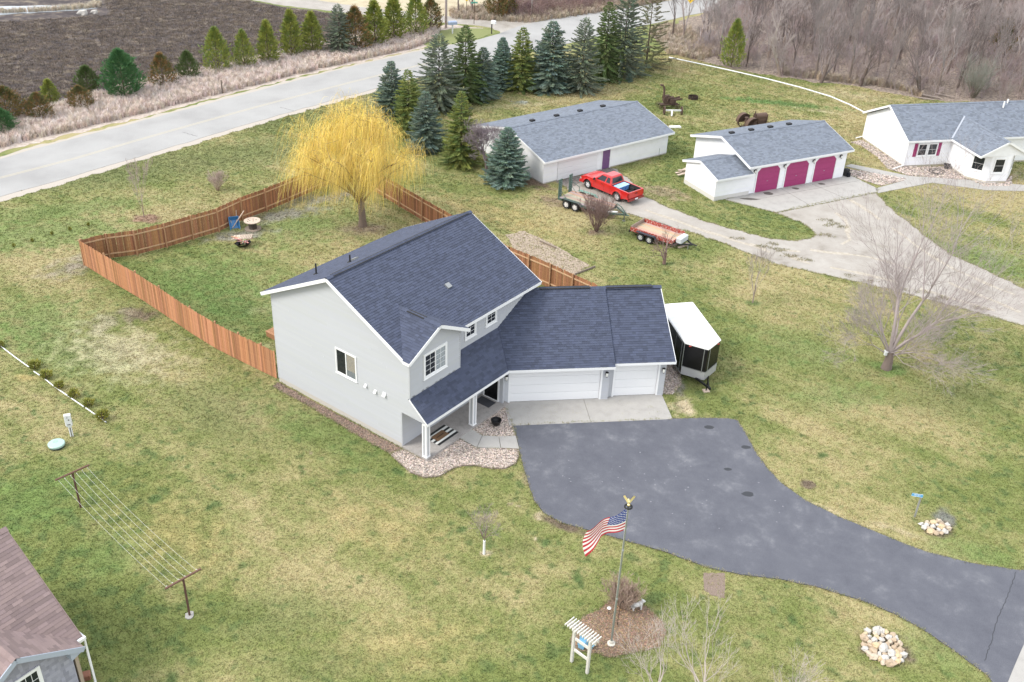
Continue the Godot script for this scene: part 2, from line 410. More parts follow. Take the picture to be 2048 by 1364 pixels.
	paint(Vector2(16.60, -31.60), 2.0, 0.35, -0.5, sand, 0.6, 0.9); paint(Vector2(-0.82, -33.10), 0.35, 0.25, 0, sand, 0.9, 0.5); paint(Vector2(-26.14, -45.13), 0.9, 0.5, 0, straw, 0.8, 0.6)
	paint(Vector2(1.76, -36.04), 0.9, 0.2, 0.6, sand, 0.7, 0.9); paint(Vector2(0.92, -38.64), 0.25, 1.4, 0.1, lin(0.28, 0.23, 0.16), 0.7, 0.9)
	paint(Vector2(25.17, -99.94), 7.0, 1.1, -0.18, lin(0.11, 0.20, 0.055), 0.85, 0.6); paint(Vector2(29.46, -97.85), 4, 0.7, -0.3, pale, 0.8, 0.9); paint(Vector2(33.97, -103.66), 7, 2.2, -0.3, pale, 0.55, 0.9)
	paint(Vector2(-0.47, -95.56), 6, 1.0, 0.4, pale, 0.6, 0.9); paint(Vector2(-0.24, -96.36), 1.4, 0.6, 0.2, lin(0.33, 0.34, 0.33), 0.8, 0.5)
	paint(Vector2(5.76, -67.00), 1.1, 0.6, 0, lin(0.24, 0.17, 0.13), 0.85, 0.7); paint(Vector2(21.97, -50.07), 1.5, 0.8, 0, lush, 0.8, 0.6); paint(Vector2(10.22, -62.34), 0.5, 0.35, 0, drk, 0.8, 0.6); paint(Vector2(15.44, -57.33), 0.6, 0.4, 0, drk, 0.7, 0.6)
	paint(Vector2(9.63, -66.29), 3.4, 1.0, -0.6, olive, 0.5, 0.8)
	paint(Vector2(15.42, -28.67), 1.0, 1.1, 0, lin(0.16, 0.12, 0.09), 0.9, 0.4); paint(Vector2(20.07, -36.06), 0.95, 0.6, 0, lin(0.16, 0.12, 0.09), 0.9, 0.4)  # ground under the rock piles painted dark, standing for shade in the gaps
	for p in [Vector2(-5.36, -38.58), Vector2(-0.96, -34.56), Vector2(1.87, -34.01), Vector2(3.25, -31.67), Vector2(-1.98, -34.59), Vector2(11.91, -40.20), Vector2(11.99, -30.05), Vector2(-13.51, -35.37), Vector2(-16.18, -35.79), Vector2(-19.51, -36.65), Vector2(-12.28, -25.58), Vector2(15.93, -41.30)]:
		paint(p, rnd(0.3, 0.55), rnd(0.2, 0.4), rnd(0, 3), drk, 0.9, 0.6)
	for p in [Vector2(0.19, -36.47), Vector2(0.57, -36.38), Vector2(1.53, -35.57), Vector2(-4.75, -38.55), Vector2(1.38, -34.18), Vector2(-9.75, -39.66)]:
		paint(p, rnd(0.12, 0.22), rnd(0.1, 0.16), rnd(0, 3), sand, 0.9, 0.5)
	var gt := ImageTexture.create_from_image(Image.create_from_data(GPX, GPZ, false, Image.FORMAT_RGB8, gmap))
	var blades := grain(1024, 0.075, 4, 45, [[0.0, Color(0.34, 0.38, 0.29)], [0.38, Color(0.68, 0.7, 0.61)], [0.58, Color(0.9, 0.9, 0.84)], [0.75, Color(1, 1, 1)], [1.0, Color(1, 1, 1)]])
	var m := untinted(mat("lawn", Color(1, 1, 1), 0.95), Color(1, 1, 1))
	m.albedo_texture = gt
	detail(m, blades, 6.0)
	var a := []; a.resize(Mesh.ARRAY_MAX)
	var X := [-700.0, 700.0]; var Z := [-900.0, 300.0]
	var vs := PackedVector3Array(); var ns := PackedVector3Array(); var u1 := PackedVector2Array(); var u2 := PackedVector2Array()
	for q in [[0, 0], [1, 0], [1, 1], [0, 0], [1, 1], [0, 1]]:
		var p := Vector3(X[q[0]], 0, Z[q[1]])
		vs.append(p); ns.append(Vector3.UP); u1.append(Vector2((p.x - GX0) / GW, (p.z - GZ0) / GD)); u2.append(Vector2(p.x, p.z) / 2.3)
	a[Mesh.ARRAY_VERTEX] = vs; a[Mesh.ARRAY_NORMAL] = ns; a[Mesh.ARRAY_TEX_UV] = u1; a[Mesh.ARRAY_TEX_UV2] = u2
	var am := ArrayMesh.new(); am.add_surface_from_arrays(Mesh.PRIMITIVE_TRIANGLES, a)
	structure("lawn", am, m)

func rough_edge(pts: Array, step := 0.5, amp := 0.06, closed := true) -> PackedVector2Array:
	var out := PackedVector2Array()
	var cnt := pts.size() if closed else pts.size() - 1
	for i in cnt:
		var a: Vector2 = pts[i]; var b: Vector2 = pts[(i + 1) % pts.size()]
		var k := maxi(1, int(a.distance_to(b) / step))
		var nn := (b - a).orthogonal().normalized()
		for j in k:
			var w := a.lerp(b, float(j) / k)
			out.append(w + nn * (rnd(-amp, amp) if j > 0 else 0.0))
	if not closed: out.append(pts[pts.size() - 1])
	return out

func sheet(called: String, pts: Array, y: float, m: Material, step := 0.6, amp := 0.08, thick := 0.03) -> MeshInstance3D:
	var b := mb()
	var edge := rough_edge(pts, step, amp)
	b.prism(edge, y - thick, y)
	var o := structure(called, b, m)
	o.set_meta("plan", edge)
	return o

func roads():
	var asp := mat("road_asphalt", Color(1, 1, 1), 0.9)
	tri_tex(asp, grain(512, 0.01, 5, 51, [[0.0, Color(0.29, 0.282, 0.275)], [0.4, Color(0.345, 0.337, 0.328)], [0.7, Color(0.37, 0.362, 0.352)], [1.0, Color(0.335, 0.327, 0.318)]]), 31.0, true)
	detail(asp, M.g1, 1.7)
	var drv := mat("driveway_asphalt", Color(1, 1, 1), 0.72)
	tri_tex(drv, grain(1024, 0.011, 8, 52, [[0.0, Color(0.092, 0.095, 0.116)], [0.3, Color(0.110, 0.113, 0.137)], [0.6, Color(0.126, 0.129, 0.153)], [0.78, Color(0.158, 0.161, 0.184)], [1.0, Color(0.23, 0.232, 0.252)]], 0.74), 23.0, true)
	detail(drv, grain(512, 0.18, 3, 59, [[0.0, tone(0.45)], [0.3, tone(0.72)], [0.5, tone(0.8)], [0.72, tone(0.86)], [0.85, tone(1.0)], [1.0, tone(1.0)]]), 3.7)
	var grv := mat("gravel_drive", Color(1, 1, 1), 0.95)
	tri_tex(grv, grain(512, 0.012, 6, 53, [[0.0, Color(0.25, 0.22, 0.185)], [0.25, Color(0.345, 0.312, 0.275)], [0.6, Color(0.395, 0.362, 0.325)], [1.0, Color(0.45, 0.42, 0.38)]], 0.68), 21.0, true)
	detail(grv, M.speck, 1.1)
	var shoulder := mat("shoulder_gravel", Color(0.42, 0.375, 0.325), 0.95)
	tri_tex(shoulder, M.g2, 1.5, true)
	# main road with gravel shoulders
	var up := [Vector2(-45.90, -71.58), Vector2(-41.74, -75.91), Vector2(-40.28, -78.25), Vector2(-35.20, -84.51), Vector2(-28.53, -93.15), Vector2(-20.55, -103.09), Vector2(-12.69, -112.19), Vector2(-6.02, -118.43), Vector2(-3.17, -122.12), Vector2(-0.72, -126.41), Vector2(4.96, -132.33), Vector2(18.24, -142.77), Vector2(26.10, -149.61)]
	var lo := [Vector2(32.55, -145.84), Vector2(26.12, -140.44), Vector2(17.80, -132.28), Vector2(8.98, -123.27), Vector2(2.31, -116.32), Vector2(-3.49, -110.45), Vector2(-9.77, -104.19), Vector2(-14.79, -98.61), Vector2(-18.85, -93.75), Vector2(-23.92, -87.42), Vector2(-29.75, -79.68), Vector2(-34.65, -73.21), Vector2(-38.40, -68.62), Vector2(-42.09, -64.36)]
	sheet("road", up + lo, 0.03, asp, 1.2, 0.1, 0.05)
	var lane := mb(Color(1, 1, 1)); var line := mat("lane_paint", Color(0.54, 0.48, 0.36), 0.8)
	tri_tex(line, M.speck, 0.8, true)
	var ctr := [Vector2(-39.98, -72.07), Vector2(-36.03, -76.71), Vector2(-32.71, -81.23), Vector2(-29.03, -86.07), Vector2(-24.59, -91.74), Vector2(-17.50, -100.23), Vector2(-10.18, -108.61)]
	for i in ctr.size() - 1:
		for sgn in [-0.11, 0.11]:
			var a: Vector2 = ctr[i]; var b: Vector2 = ctr[i + 1]; var o: Vector2 = (b - a).orthogonal().normalized() * sgn
			lane.prism(PackedVector2Array([a + o, b + o, b + o + (b - a).orthogonal().normalized() * 0.08, a + o + (b - a).orthogonal().normalized() * 0.08]), 0.034, 0.0345, false)
	structure("road_marking", lane, line)
	var rc := mb(); 
	for e in [[Vector2(-29.49, -83.90), Vector2(-27.94, -83.08)], [Vector2(-22.70, -91.71), Vector2(-21.22, -90.89)]]:
		var cr := rough_edge([e[0], e[1]], 0.25, 0.08, false)
		for i in cr.size() - 1: rc.beam(G3(cr[i], 0.03), G3(cr[i + 1], 0.03), 0.06, 0.006)
	structure("road_cracks", rc, mat("road_tar", Color(0.16, 0.155, 0.15), 0.8))
	sheet("road_shoulder", [Vector2(-38.49, -68.80), Vector2(-34.72, -73.41), Vector2(-29.83, -79.90), Vector2(-23.99, -87.69), Vector2(-18.90, -94.05), Vector2(-14.84, -98.94), Vector2(-14.27, -98.03), Vector2(-18.69, -92.86), Vector2(-23.70, -86.50), Vector2(-29.47, -78.77), Vector2(-34.30, -72.32), Vector2(-38.00, -67.73)], 0.012, shoulder, 0.5, 0.18)
	sheet("road_shoulder", [Vector2(-41.65, -75.70), Vector2(-40.20, -78.02), Vector2(-35.09, -84.21), Vector2(-28.45, -92.85), Vector2(-20.48, -102.74), Vector2(-12.64, -111.79), Vector2(-5.99, -117.99), Vector2(-6.17, -119.08), Vector2(-12.75, -112.80), Vector2(-20.67, -103.79), Vector2(-28.73, -93.89), Vector2(-35.41, -85.09), Vector2(-40.54, -78.80), Vector2(-41.98, -76.44)], 0.012, shoulder, 0.5, 0.18)
	sheet("side_road", [Vector2(-2.44, -121.78), Vector2(-4.06, -124.84), Vector2(-6.86, -125.82), Vector2(-10.92, -126.59), Vector2(-17.01, -128.31), Vector2(-22.11, -128.94), Vector2(-31.52, -131.77), Vector2(-38.89, -135.48), Vector2(-36.95, -138.26), Vector2(-28.46, -135.77), Vector2(-21.41, -132.58), Vector2(-16.12, -131.39), Vector2(-11.20, -129.89), Vector2(-5.79, -129.05), Vector2(1.12, -128.76), Vector2(2.98, -127.07)], 0.022, grv, 0.8, 0.2)
	# asphalt driveway
	sheet("driveway", [Vector2(0.25, -42.66), Vector2(2.18, -42.96), Vector2(4.82, -43.32), Vector2(8.70, -43.88), Vector2(10.19, -44.06), Vector2(11.67, -44.13), Vector2(12.18, -43.99), Vector2(12.36, -43.19), Vector2(12.48, -42.24), Vector2(12.66, -41.15), Vector2(12.95, -39.99), Vector2(13.44, -38.85), Vector2(14.37, -37.57), Vector2(15.71, -36.47), Vector2(17.29, -35.44), Vector2(19.01, -34.39), Vector2(20.81, -33.77), Vector2(22.69, -33.45), Vector2(25.29, -33.33), Vector2(21.83, -28.37), Vector2(20.19, -25.87), Vector2(18.83, -25.80), Vector2(19.41, -26.41), Vector2(19.17, -27.42), Vector2(18.44, -28.41), Vector2(17.59, -29.45), Vector2(16.47, -30.48), Vector2(15.21, -31.20), Vector2(13.66, -31.83), Vector2(12.03, -32.24), Vector2(10.33, -32.41), Vector2(8.86, -32.81), Vector2(7.20, -33.64), Vector2(5.03, -34.41), Vector2(3.47, -34.98), Vector2(2.56, -35.29), Vector2(1.81, -35.90), Vector2(1.37, -36.73), Vector2(1.07, -38.07), Vector2(0.81, -39.41), Vector2(0.53, -41.11)], 0.05, drv, 0.35, 0.025, 0.08)
	var tar := mb(); var tm := mat("crack_sealant", Color(0.03, 0.032, 0.038), 0.6)
	var crack := rough_edge([Vector2(22.65, -33.29), Vector2(21.68, -31.76), Vector2(20.79, -30.57), Vector2(20.14, -29.44), Vector2(19.31, -28.15)], 0.12, 0.03, false)
	for i in crack.size() - 1: tar.beam(G3(crack[i], 0.049), G3(crack[i + 1], 0.049), 0.03, 0.006)
	for e in [[Vector2(10.55, -43.23), 0.26, 0.17], [Vector2(12.21, -41.62), 0.26, 0.15], [Vector2(11.62, -37.86), 0.3, 0.2], [Vector2(10.96, -39.73), 0.2, 0.12]]:
		var pl := PackedVector2Array()
		for k in 14: pl.append(e[0] + Vector2(cos(TAU * k / 14) * e[1], sin(TAU * k / 14) * e[2]) * rnd(0.85, 1.1))
		tar.prism(pl, 0.05, 0.053, false)
	structure("driveway_patches", tar, tm)
	var mk := mb(Color(0.24, 0.24, 0.26))
	for k in 60:
		var c := Vector2(4.18, -40.87).lerp(Vector2(10.17, -37.03), rnd(0, 1)) + Vector2(rnd(-3.5, 3.5), rnd(-2.0, 2.4)); var pl := PackedVector2Array()
		var rr := rnd(0.012, 0.045)
		for e in 7: pl.append(c + Vector2(cos(TAU * e / 7), sin(TAU * e / 7) * rnd(0.4, 1.0)) * rr)
		mk.prism(pl, 0.05, 0.0535, false)
	structure("driveway_marks", mk, M.plain)
	sheet("road_edge", [Vector2(22.17, -29.16), Vector2(21.40, -29.27), Vector2(19.87, -27.17), Vector2(18.83, -25.80), Vector2(20.57, -25.89), Vector2(22.88, -28.94)], 0.06, M.concrete, 0.6, 0.02, 0.1)
	# neighbour's gravel drive, concrete pad and walk
	sheet("gravel_driveway", [Vector2(3.23, -76.36), Vector2(6.50, -79.59), Vector2(8.18, -79.79), Vector2(9.11, -77.25), Vector2(9.72, -74.41), Vector2(11.37, -72.42), Vector2(13.76, -70.05), Vector2(16.14, -68.51), Vector2(18.48, -67.20), Vector2(20.27, -67.04), Vector2(21.47, -67.51), Vector2(22.05, -68.25), Vector2(21.95, -69.30), Vector2(21.40, -70.50), Vector2(19.73, -71.99), Vector2(24.30, -74.63), Vector2(29.03, -76.99), Vector2(29.19, -75.07), Vector2(29.40, -73.13), Vector2(30.19, -69.53), Vector2(31.14, -65.82), Vector2(33.03, -63.26), Vector2(34.44, -60.96), Vector2(37.37, -57.66), Vector2(35.54, -53.75), Vector2(32.31, -55.80), Vector2(30.59, -56.92), Vector2(28.44, -58.11), Vector2(26.51, -59.23), Vector2(23.90, -60.54), Vector2(20.85, -61.86), Vector2(18.34, -62.98), Vector2(15.93, -65.11), Vector2(13.39, -67.36), Vector2(10.99, -68.86), Vector2(7.96, -70.81), Vector2(5.96, -72.80), Vector2(3.87, -74.76)], 0.014, grv, 0.5, 0.14)
	var trk := mat("wheel_tracks", Color(1, 1, 1), 0.95)
	tri_tex(trk, grain(512, 0.03, 7, 63, [[0.0, Color(0.25, 0.215, 0.17)], [0.4, Color(0.37, 0.325, 0.265)], [0.7, Color(0.43, 0.385, 0.325)], [1.0, Color(0.48, 0.44, 0.38)]], 0.66), 5.0, true)
	var tl := 0
	for e in [[Vector2(9.73, -71.48), Vector2(12.85, -68.87), Vector2(15.82, -66.59), Vector2(18.03, -64.92), Vector2(20.51, -63.35)], [Vector2(16.85, -66.28), Vector2(19.03, -64.62), Vector2(21.80, -62.94), Vector2(24.90, -61.66), Vector2(28.27, -59.54), Vector2(31.19, -57.63)], [Vector2(18.84, -65.41), Vector2(21.67, -65.28), Vector2(24.43, -67.64), Vector2(25.01, -71.25), Vector2(24.10, -73.82)], [Vector2(21.03, -65.63), Vector2(25.11, -64.82), Vector2(27.76, -63.13), Vector2(30.26, -60.42), Vector2(32.79, -57.58)], [Vector2(26.45, -75.27), Vector2(27.77, -71.54), Vector2(29.08, -67.27), Vector2(30.64, -63.41), Vector2(33.45, -60.01)]]:
		var tr := mb(); var cl := rough_edge(e, 1.2, 0.12, false); tl += 1
		for i in cl.size() - 1:
			var o: Vector2 = (cl[i + 1] - cl[i]).orthogonal().normalized() * rnd(0.1, 0.22); var o3 := Vector3(o.x, 0, o.y)
			var a := G3(cl[i], 0.0155 + 0.0004 * tl); var b := G3(cl[i + 1], 0.0155 + 0.0004 * tl)
			if rng.randf() < 0.8: tr.quad(a + o3, b + o3, b - o3, a - o3) if (b - a).cross(o3).y < 0 else tr.quad(a - o3, b - o3, b + o3, a + o3)
		structure("wheel_track", tr, trk)
	var dk := mat("dark_gravel", Color(1, 1, 1), 0.95)
	tri_tex(dk, grain(256, 0.03, 5, 54, [[0.0, Color(0.11, 0.095, 0.085)], [0.5, Color(0.19, 0.165, 0.15)], [1.0, Color(0.30, 0.27, 0.24)]]), 2.0, true)
	sheet("dark_gravel_apron", [Vector2(2.98, -76.33), Vector2(6.55, -79.70), Vector2(7.66, -80.06), Vector2(8.07, -79.32), Vector2(5.34, -76.81), Vector2(3.88, -74.97)], 0.02, dk, 0.4, 0.12)
	sheet("concrete_pad", [Vector2(16.29, -74.14), Vector2(18.83, -76.15), Vector2(27.59, -81.18), Vector2(29.46, -77.77), Vector2(29.07, -77.00), Vector2(19.88, -72.01)], 0.045, M.concrete, 1.0, 0.01, 0.09)
	sheet("walkway", [Vector2(28.00, -82.73), Vector2(28.66, -83.28), Vector2(33.07, -81.03), Vector2(38.04, -80.71), Vector2(42.35, -80.11), Vector2(46.61, -80.05), Vector2(45.79, -78.25), Vector2(41.79, -78.75), Vector2(38.59, -78.60), Vector2(34.51, -79.75), Vector2(29.16, -76.90), Vector2(29.19, -77.85), Vector2(32.22, -79.93)], 0.045, M.concrete, 1.0, 0.01, 0.09)
	var joint := mb(); var jm := mat("joint_dark", Color(0.10, 0.09, 0.08), 0.95)
	for e in [[Vector2(21.23, -77.05), Vector2(22.89, -73.68)], [Vector2(23.89, -78.53), Vector2(26.10, -75.43)], [Vector2(18.27, -74.16), Vector2(28.41, -79.49)], [Vector2(30.71, -81.66), Vector2(30.22, -81.15)], [Vector2(34.27, -80.83), Vector2(33.68, -79.66)], [Vector2(36.58, -80.77), Vector2(35.88, -79.37)], [Vector2(38.83, -80.58), Vector2(38.06, -78.86)]]:
		joint.beam(G3(e[0], 0.045), G3(e[1], 0.045), 0.025, 0.006)
	for e in [[Vector2(20.00, -75.77), 0.4, 0.3], [Vector2(22.50, -77.09), 0.3, 0.22], [Vector2(24.91, -78.32), 0.3, 0.22], [Vector2(18.32, -74.46), 0.8, 0.2]]:
		var pl := PackedVector2Array()
		for k in 14: pl.append(e[0] + Vector2(cos(TAU * k / 14) * e[1], sin(TAU * k / 14) * e[2]) * rnd(0.8, 1.15))
		joint.prism(pl, 0.045, 0.0485, false)
	structure("pad_joints", joint, jm)
	# burnt field, pale field, pond, leaf litter under the woods
	var burnt := mat("burnt_field", Color(1, 1, 1), 1.0)
	tri_tex(burnt, grain(1024, 0.014, 8, 55, [[0.0, Color(0.035, 0.029, 0.03)], [0.4, Color(0.062, 0.048, 0.048)], [0.54, Color(0.085, 0.067, 0.065)], [0.64, Color(0.125, 0.10, 0.085)], [0.78, Color(0.21, 0.17, 0.125)], [1.0, Color(0.32, 0.265, 0.19)]], 0.74), 38.0, true)
	burnt.uv1_scale = Vector3(1 / 46.0, 1 / 40.0, 1 / 36.0)
	detail(burnt, M.speck, 3.0)
	sheet("burnt_field", [Vector2(-54.89, -70.03), Vector2(-50.97, -78.08), Vector2(-45.63, -84.39), Vector2(-41.89, -91.56), Vector2(-36.99, -98.01), Vector2(-31.29, -104.54), Vector2(-24.91, -111.84), Vector2(-19.25, -118.43), Vector2(-13.37, -123.44), Vector2(-10.53, -125.66), Vector2(-15.57, -126.77), Vector2(-21.99, -128.17), Vector2(-31.35, -130.97), Vector2(-39.67, -135.92), Vector2(-48.55, -150.34), Vector2(-73.37, -144.89), Vector2(-95.39, -133.61)], 0.004, burnt, 1.5, 0.5)
	var palef := mat("pale_field", Color(1, 1, 1), 1.0)
	tri_tex(palef, grain(512, 0.012, 6, 56, [[0.0, Color(0.36, 0.30, 0.19)], [0.5, Color(0.48, 0.41, 0.28)], [1.0, Color(0.54, 0.48, 0.33)]]), 16.0, true)
	detail(palef, M.speck, 2.0)
	sheet("pale_field", [Vector2(-41.87, -141.62), Vector2(-28.41, -135.49), Vector2(-21.37, -132.32), Vector2(-11.18, -129.64), Vector2(-5.78, -128.80), Vector2(0.50, -128.39), Vector2(4.96, -132.33), Vector2(18.24, -142.77), Vector2(26.10, -149.61), Vector2(31.28, -185.14), Vector2(-51.42, -165.30)], 0.006, palef, 1.5, 0.4)
	var verge := mat("dry_verge", Color(1, 1, 1), 1.0)
	tri_tex(verge, grain(512, 0.02, 6, 57, [[0.0, Color(0.27, 0.215, 0.18)], [0.45, Color(0.42, 0.35, 0.30)], [1.0, Color(0.54, 0.47, 0.41)]]), 5.0, true)
	sheet("dry_verge", [Vector2(-51.49, -71.95), Vector2(-45.46, -84.02), Vector2(-41.77, -91.27), Vector2(-36.88, -97.69), Vector2(-31.19, -104.18), Vector2(-24.83, -111.44), Vector2(-19.19, -117.99), Vector2(-13.32, -122.97), Vector2(-9.28, -125.39), Vector2(-5.27, -124.62), Vector2(-3.96, -122.45), Vector2(-6.48, -119.25), Vector2(-12.77, -113.00), Vector2(-20.74, -104.15), Vector2(-28.81, -94.19), Vector2(-35.59, -85.60), Vector2(-40.88, -79.59), Vector2(-42.38, -77.29), Vector2(-49.06, -67.80)], 0.009, verge, 0.6, 0.3)
	var vg := mat("verge_green", Color(0.22, 0.24, 0.09), 1.0); tri_tex(vg, M.speck, 1.5, true)
	sheet("verge_grass", [Vector2(-11.43, -122.10), Vector2(-7.39, -124.49), Vector2(-4.44, -123.80), Vector2(-3.66, -122.51), Vector2(-6.17, -119.08), Vector2(-9.65, -115.20), Vector2(-11.25, -114.09)], 0.0165, M.verge_green, 0.6, 0.3)
	var litter := mat("leaf_litter", Color(1, 1, 1), 1.0)
	tri_tex(litter, grain(512, 0.02, 6, 58, [[0.0, Color(0.12, 0.09, 0.075)], [0.45, Color(0.21, 0.165, 0.135)], [0.7, Color(0.30, 0.24, 0.19)], [1.0, Color(0.36, 0.29, 0.23)]]), 5.0, true)
	sheet("woods_floor", [Vector2(16.39, -116.49), Vector2(19.80, -114.14), Vector2(22.31, -112.13), Vector2(27.74, -108.77), Vector2(32.34, -107.63), Vector2(35.85, -106.71), Vector2(39.42, -104.44), Vector2(41.58, -103.07), Vector2(52.40, -102.94), Vector2(68.54, -100.38), Vector2(127.19, -188.92), Vector2(29.50, -167.47), Vector2(26.21, -141.04), Vector2(20.49, -133.30), Vector2(15.35, -126.77)], 0.007, litter, 1.0, 0.5)
	var wt := mb()
	wt.prism(rough_edge([Vector2(-71.17, -124.19), Vector2(-64.13, -124.74), Vector2(-60.85, -125.63), Vector2(-56.19, -126.25), Vector2(-53.81, -126.97), Vector2(-52.60, -125.87), Vector2(-54.75, -124.16), Vector2(-58.39, -122.72), Vector2(-62.19, -120.51), Vector2(-68.12, -118.21)], 1.0, 0.3), 0.02, 0.026, false)
	structure("pond_water", wt, M.water)

# ---------------------------------------------------------------- boards and shingles laid in courses
func crossings(poly: PackedVector2Array, y: float) -> Array:
	var r := []
	for i in poly.size():
		var a: Vector2 = poly[i]; var b: Vector2 = poly[(i + 1) % poly.size()]
		if (a.y <= y) != (b.y <= y): r.append(a.x + (b.x - a.x) * (y - a.y) / (b.y - a.y))
	r.sort()
	return r

func wedge(b: MB, O: Vector3, U: Vector3, V: Vector3, N: Vector3, u0: float, u1: float, w0: float, w1: float, y0: float, y1: float, th: float):
	var a := O + U * u0 + V * y0; var c := O + U * u1 + V * y0; var d := O + U * w1 + V * y1; var e := O + U * w0 + V * y1
	var A := a + N * th; var C := c + N * th; var D := d + N * th * 0.25; var E := e + N * th * 0.25
	b.quad(A, C, D, E); b.quad(a, c, C, A); b.quad(c, d, D, C); b.quad(e, a, A, E)

# pieces: how many (from the lowest course up) become meshes of their own; the others are joined
func courses(par: Node3D, called: String, joined: String, O: Vector3, U: Vector3, V: Vector3, poly: PackedVector2Array, holes: Array, ex: float, l0: float, l1: float, th: float, m: Material, vary: float, pieces: int, xf := Transform3D()) -> int:
	var N := U.cross(V).normalized()
	var lo := 1e9; var hi := -1e9
	for p in poly: lo = minf(lo, p.y); hi = maxf(hi, p.y)
	var rest := mb(); rest.t = xf
	var done := 0
	var y := lo
	while y < hi - 0.02:
		var y1 := minf(y + ex, hi)
		var cb := crossings(poly, y + 0.002); var ct := crossings(poly, y1 - 0.002)
		if cb.size() != ct.size():
			cb = crossings(poly, (y + y1) / 2); ct = cb
		for k in range(0, cb.size() - 1, 2):
			var spans := [[cb[k], cb[k + 1], ct[k], ct[k + 1]]]
			for h in holes:
				var rr: Rect2 = h
				if (y + y1) / 2 < rr.position.y or (y + y1) / 2 > rr.end.y: continue
				var nx := []
				for s in spans:
					if rr.end.x <= s[0] or rr.position.x >= s[1]: nx.append(s)
					else:
						if rr.position.x > s[0] + 0.02: nx.append([s[0], rr.position.x, s[2], rr.position.x])
						if rr.end.x < s[1] - 0.02: nx.append([rr.end.x, s[1], rr.end.x, s[3]])
				spans = nx
			for s in spans:
				var u: float = s[0]; var w: float = s[2]
				var cut: float = minf(u, w) - rnd(0, l1)
				while true:
					cut += rnd(l0, l1)
					if cut < maxf(u, w) + 0.04: continue
					var last := cut > minf(s[1], s[3]) - 0.04
					var u1: float = s[1] if last else cut
					var w1: float = s[3] if last else cut
					var k2 := 1.0 + rnd(-vary, vary)
					var one := done < pieces
					var b := mb() if one else rest
					b.t = xf
					if vary > 0.25:
						var pick := rnd(0, 1)
						k2 = (rnd(0.76, 0.86) if pick < 0.3 else (rnd(0.94, 1.04) if pick < 0.8 else rnd(1.06, 1.14)))
					b.col = Color(k2, k2, k2 * rnd(0.985, 1.02))
					wedge(b, O, U, V, N, u, u1, w, w1, y, y1 + ex * 0.12, th * rnd(0.85, 1.15))
					if one:
						part(par, called, b, m); done += 1
					u = u1; w = w1
					if last: break
		y = y1
	if rest.v.size() > 0:
		var o := part(par, joined, rest, m)
		o.set_meta("kind", "stuff")
	return done

func caps(par: Node3D, a: Vector3, b: Vector3, s: float, m: Material, xf := Transform3D(), called := "ridge_cap", lift := 0.03, own := true):  # ridge cap shingles bent over a ridge, s = slope
	var d := (b - a); var l := d.length(); d /= l
	var side := d.cross(Vector3.UP).normalized()
	var k := int(l / 0.2)
	var j := mb(); j.t = xf
	for i in k:
		var q := mb() if own else j
		q.t = xf
		q.col = tone(rnd(0.85, 1.12))
		var p0 := a + d * (l * i / k) + Vector3.UP * (lift + 0.012); var p1 := a + d * (l * (i + 1) / k + 0.05) + Vector3.UP * lift
		for sg in [-1.0, 1.0]:
			var o: Vector3 = side * 0.15 * sg - Vector3.UP * 0.15 * s
			if sg < 0: q.quad(p0, p1, p1 + o, p0 + o)
			else: q.quad(p1, p0, p0 + o, p1 + o)
			var z := Vector3.UP * 0.03
			q.quad(p0 + o, p1 + o, p1 + o - z, p0 + o - z); q.quad(p0, p0 + o, p0 + o - z, p0 - z)
		if own: part(par, called, q, m)
	if not own: part(par, called, j, m)

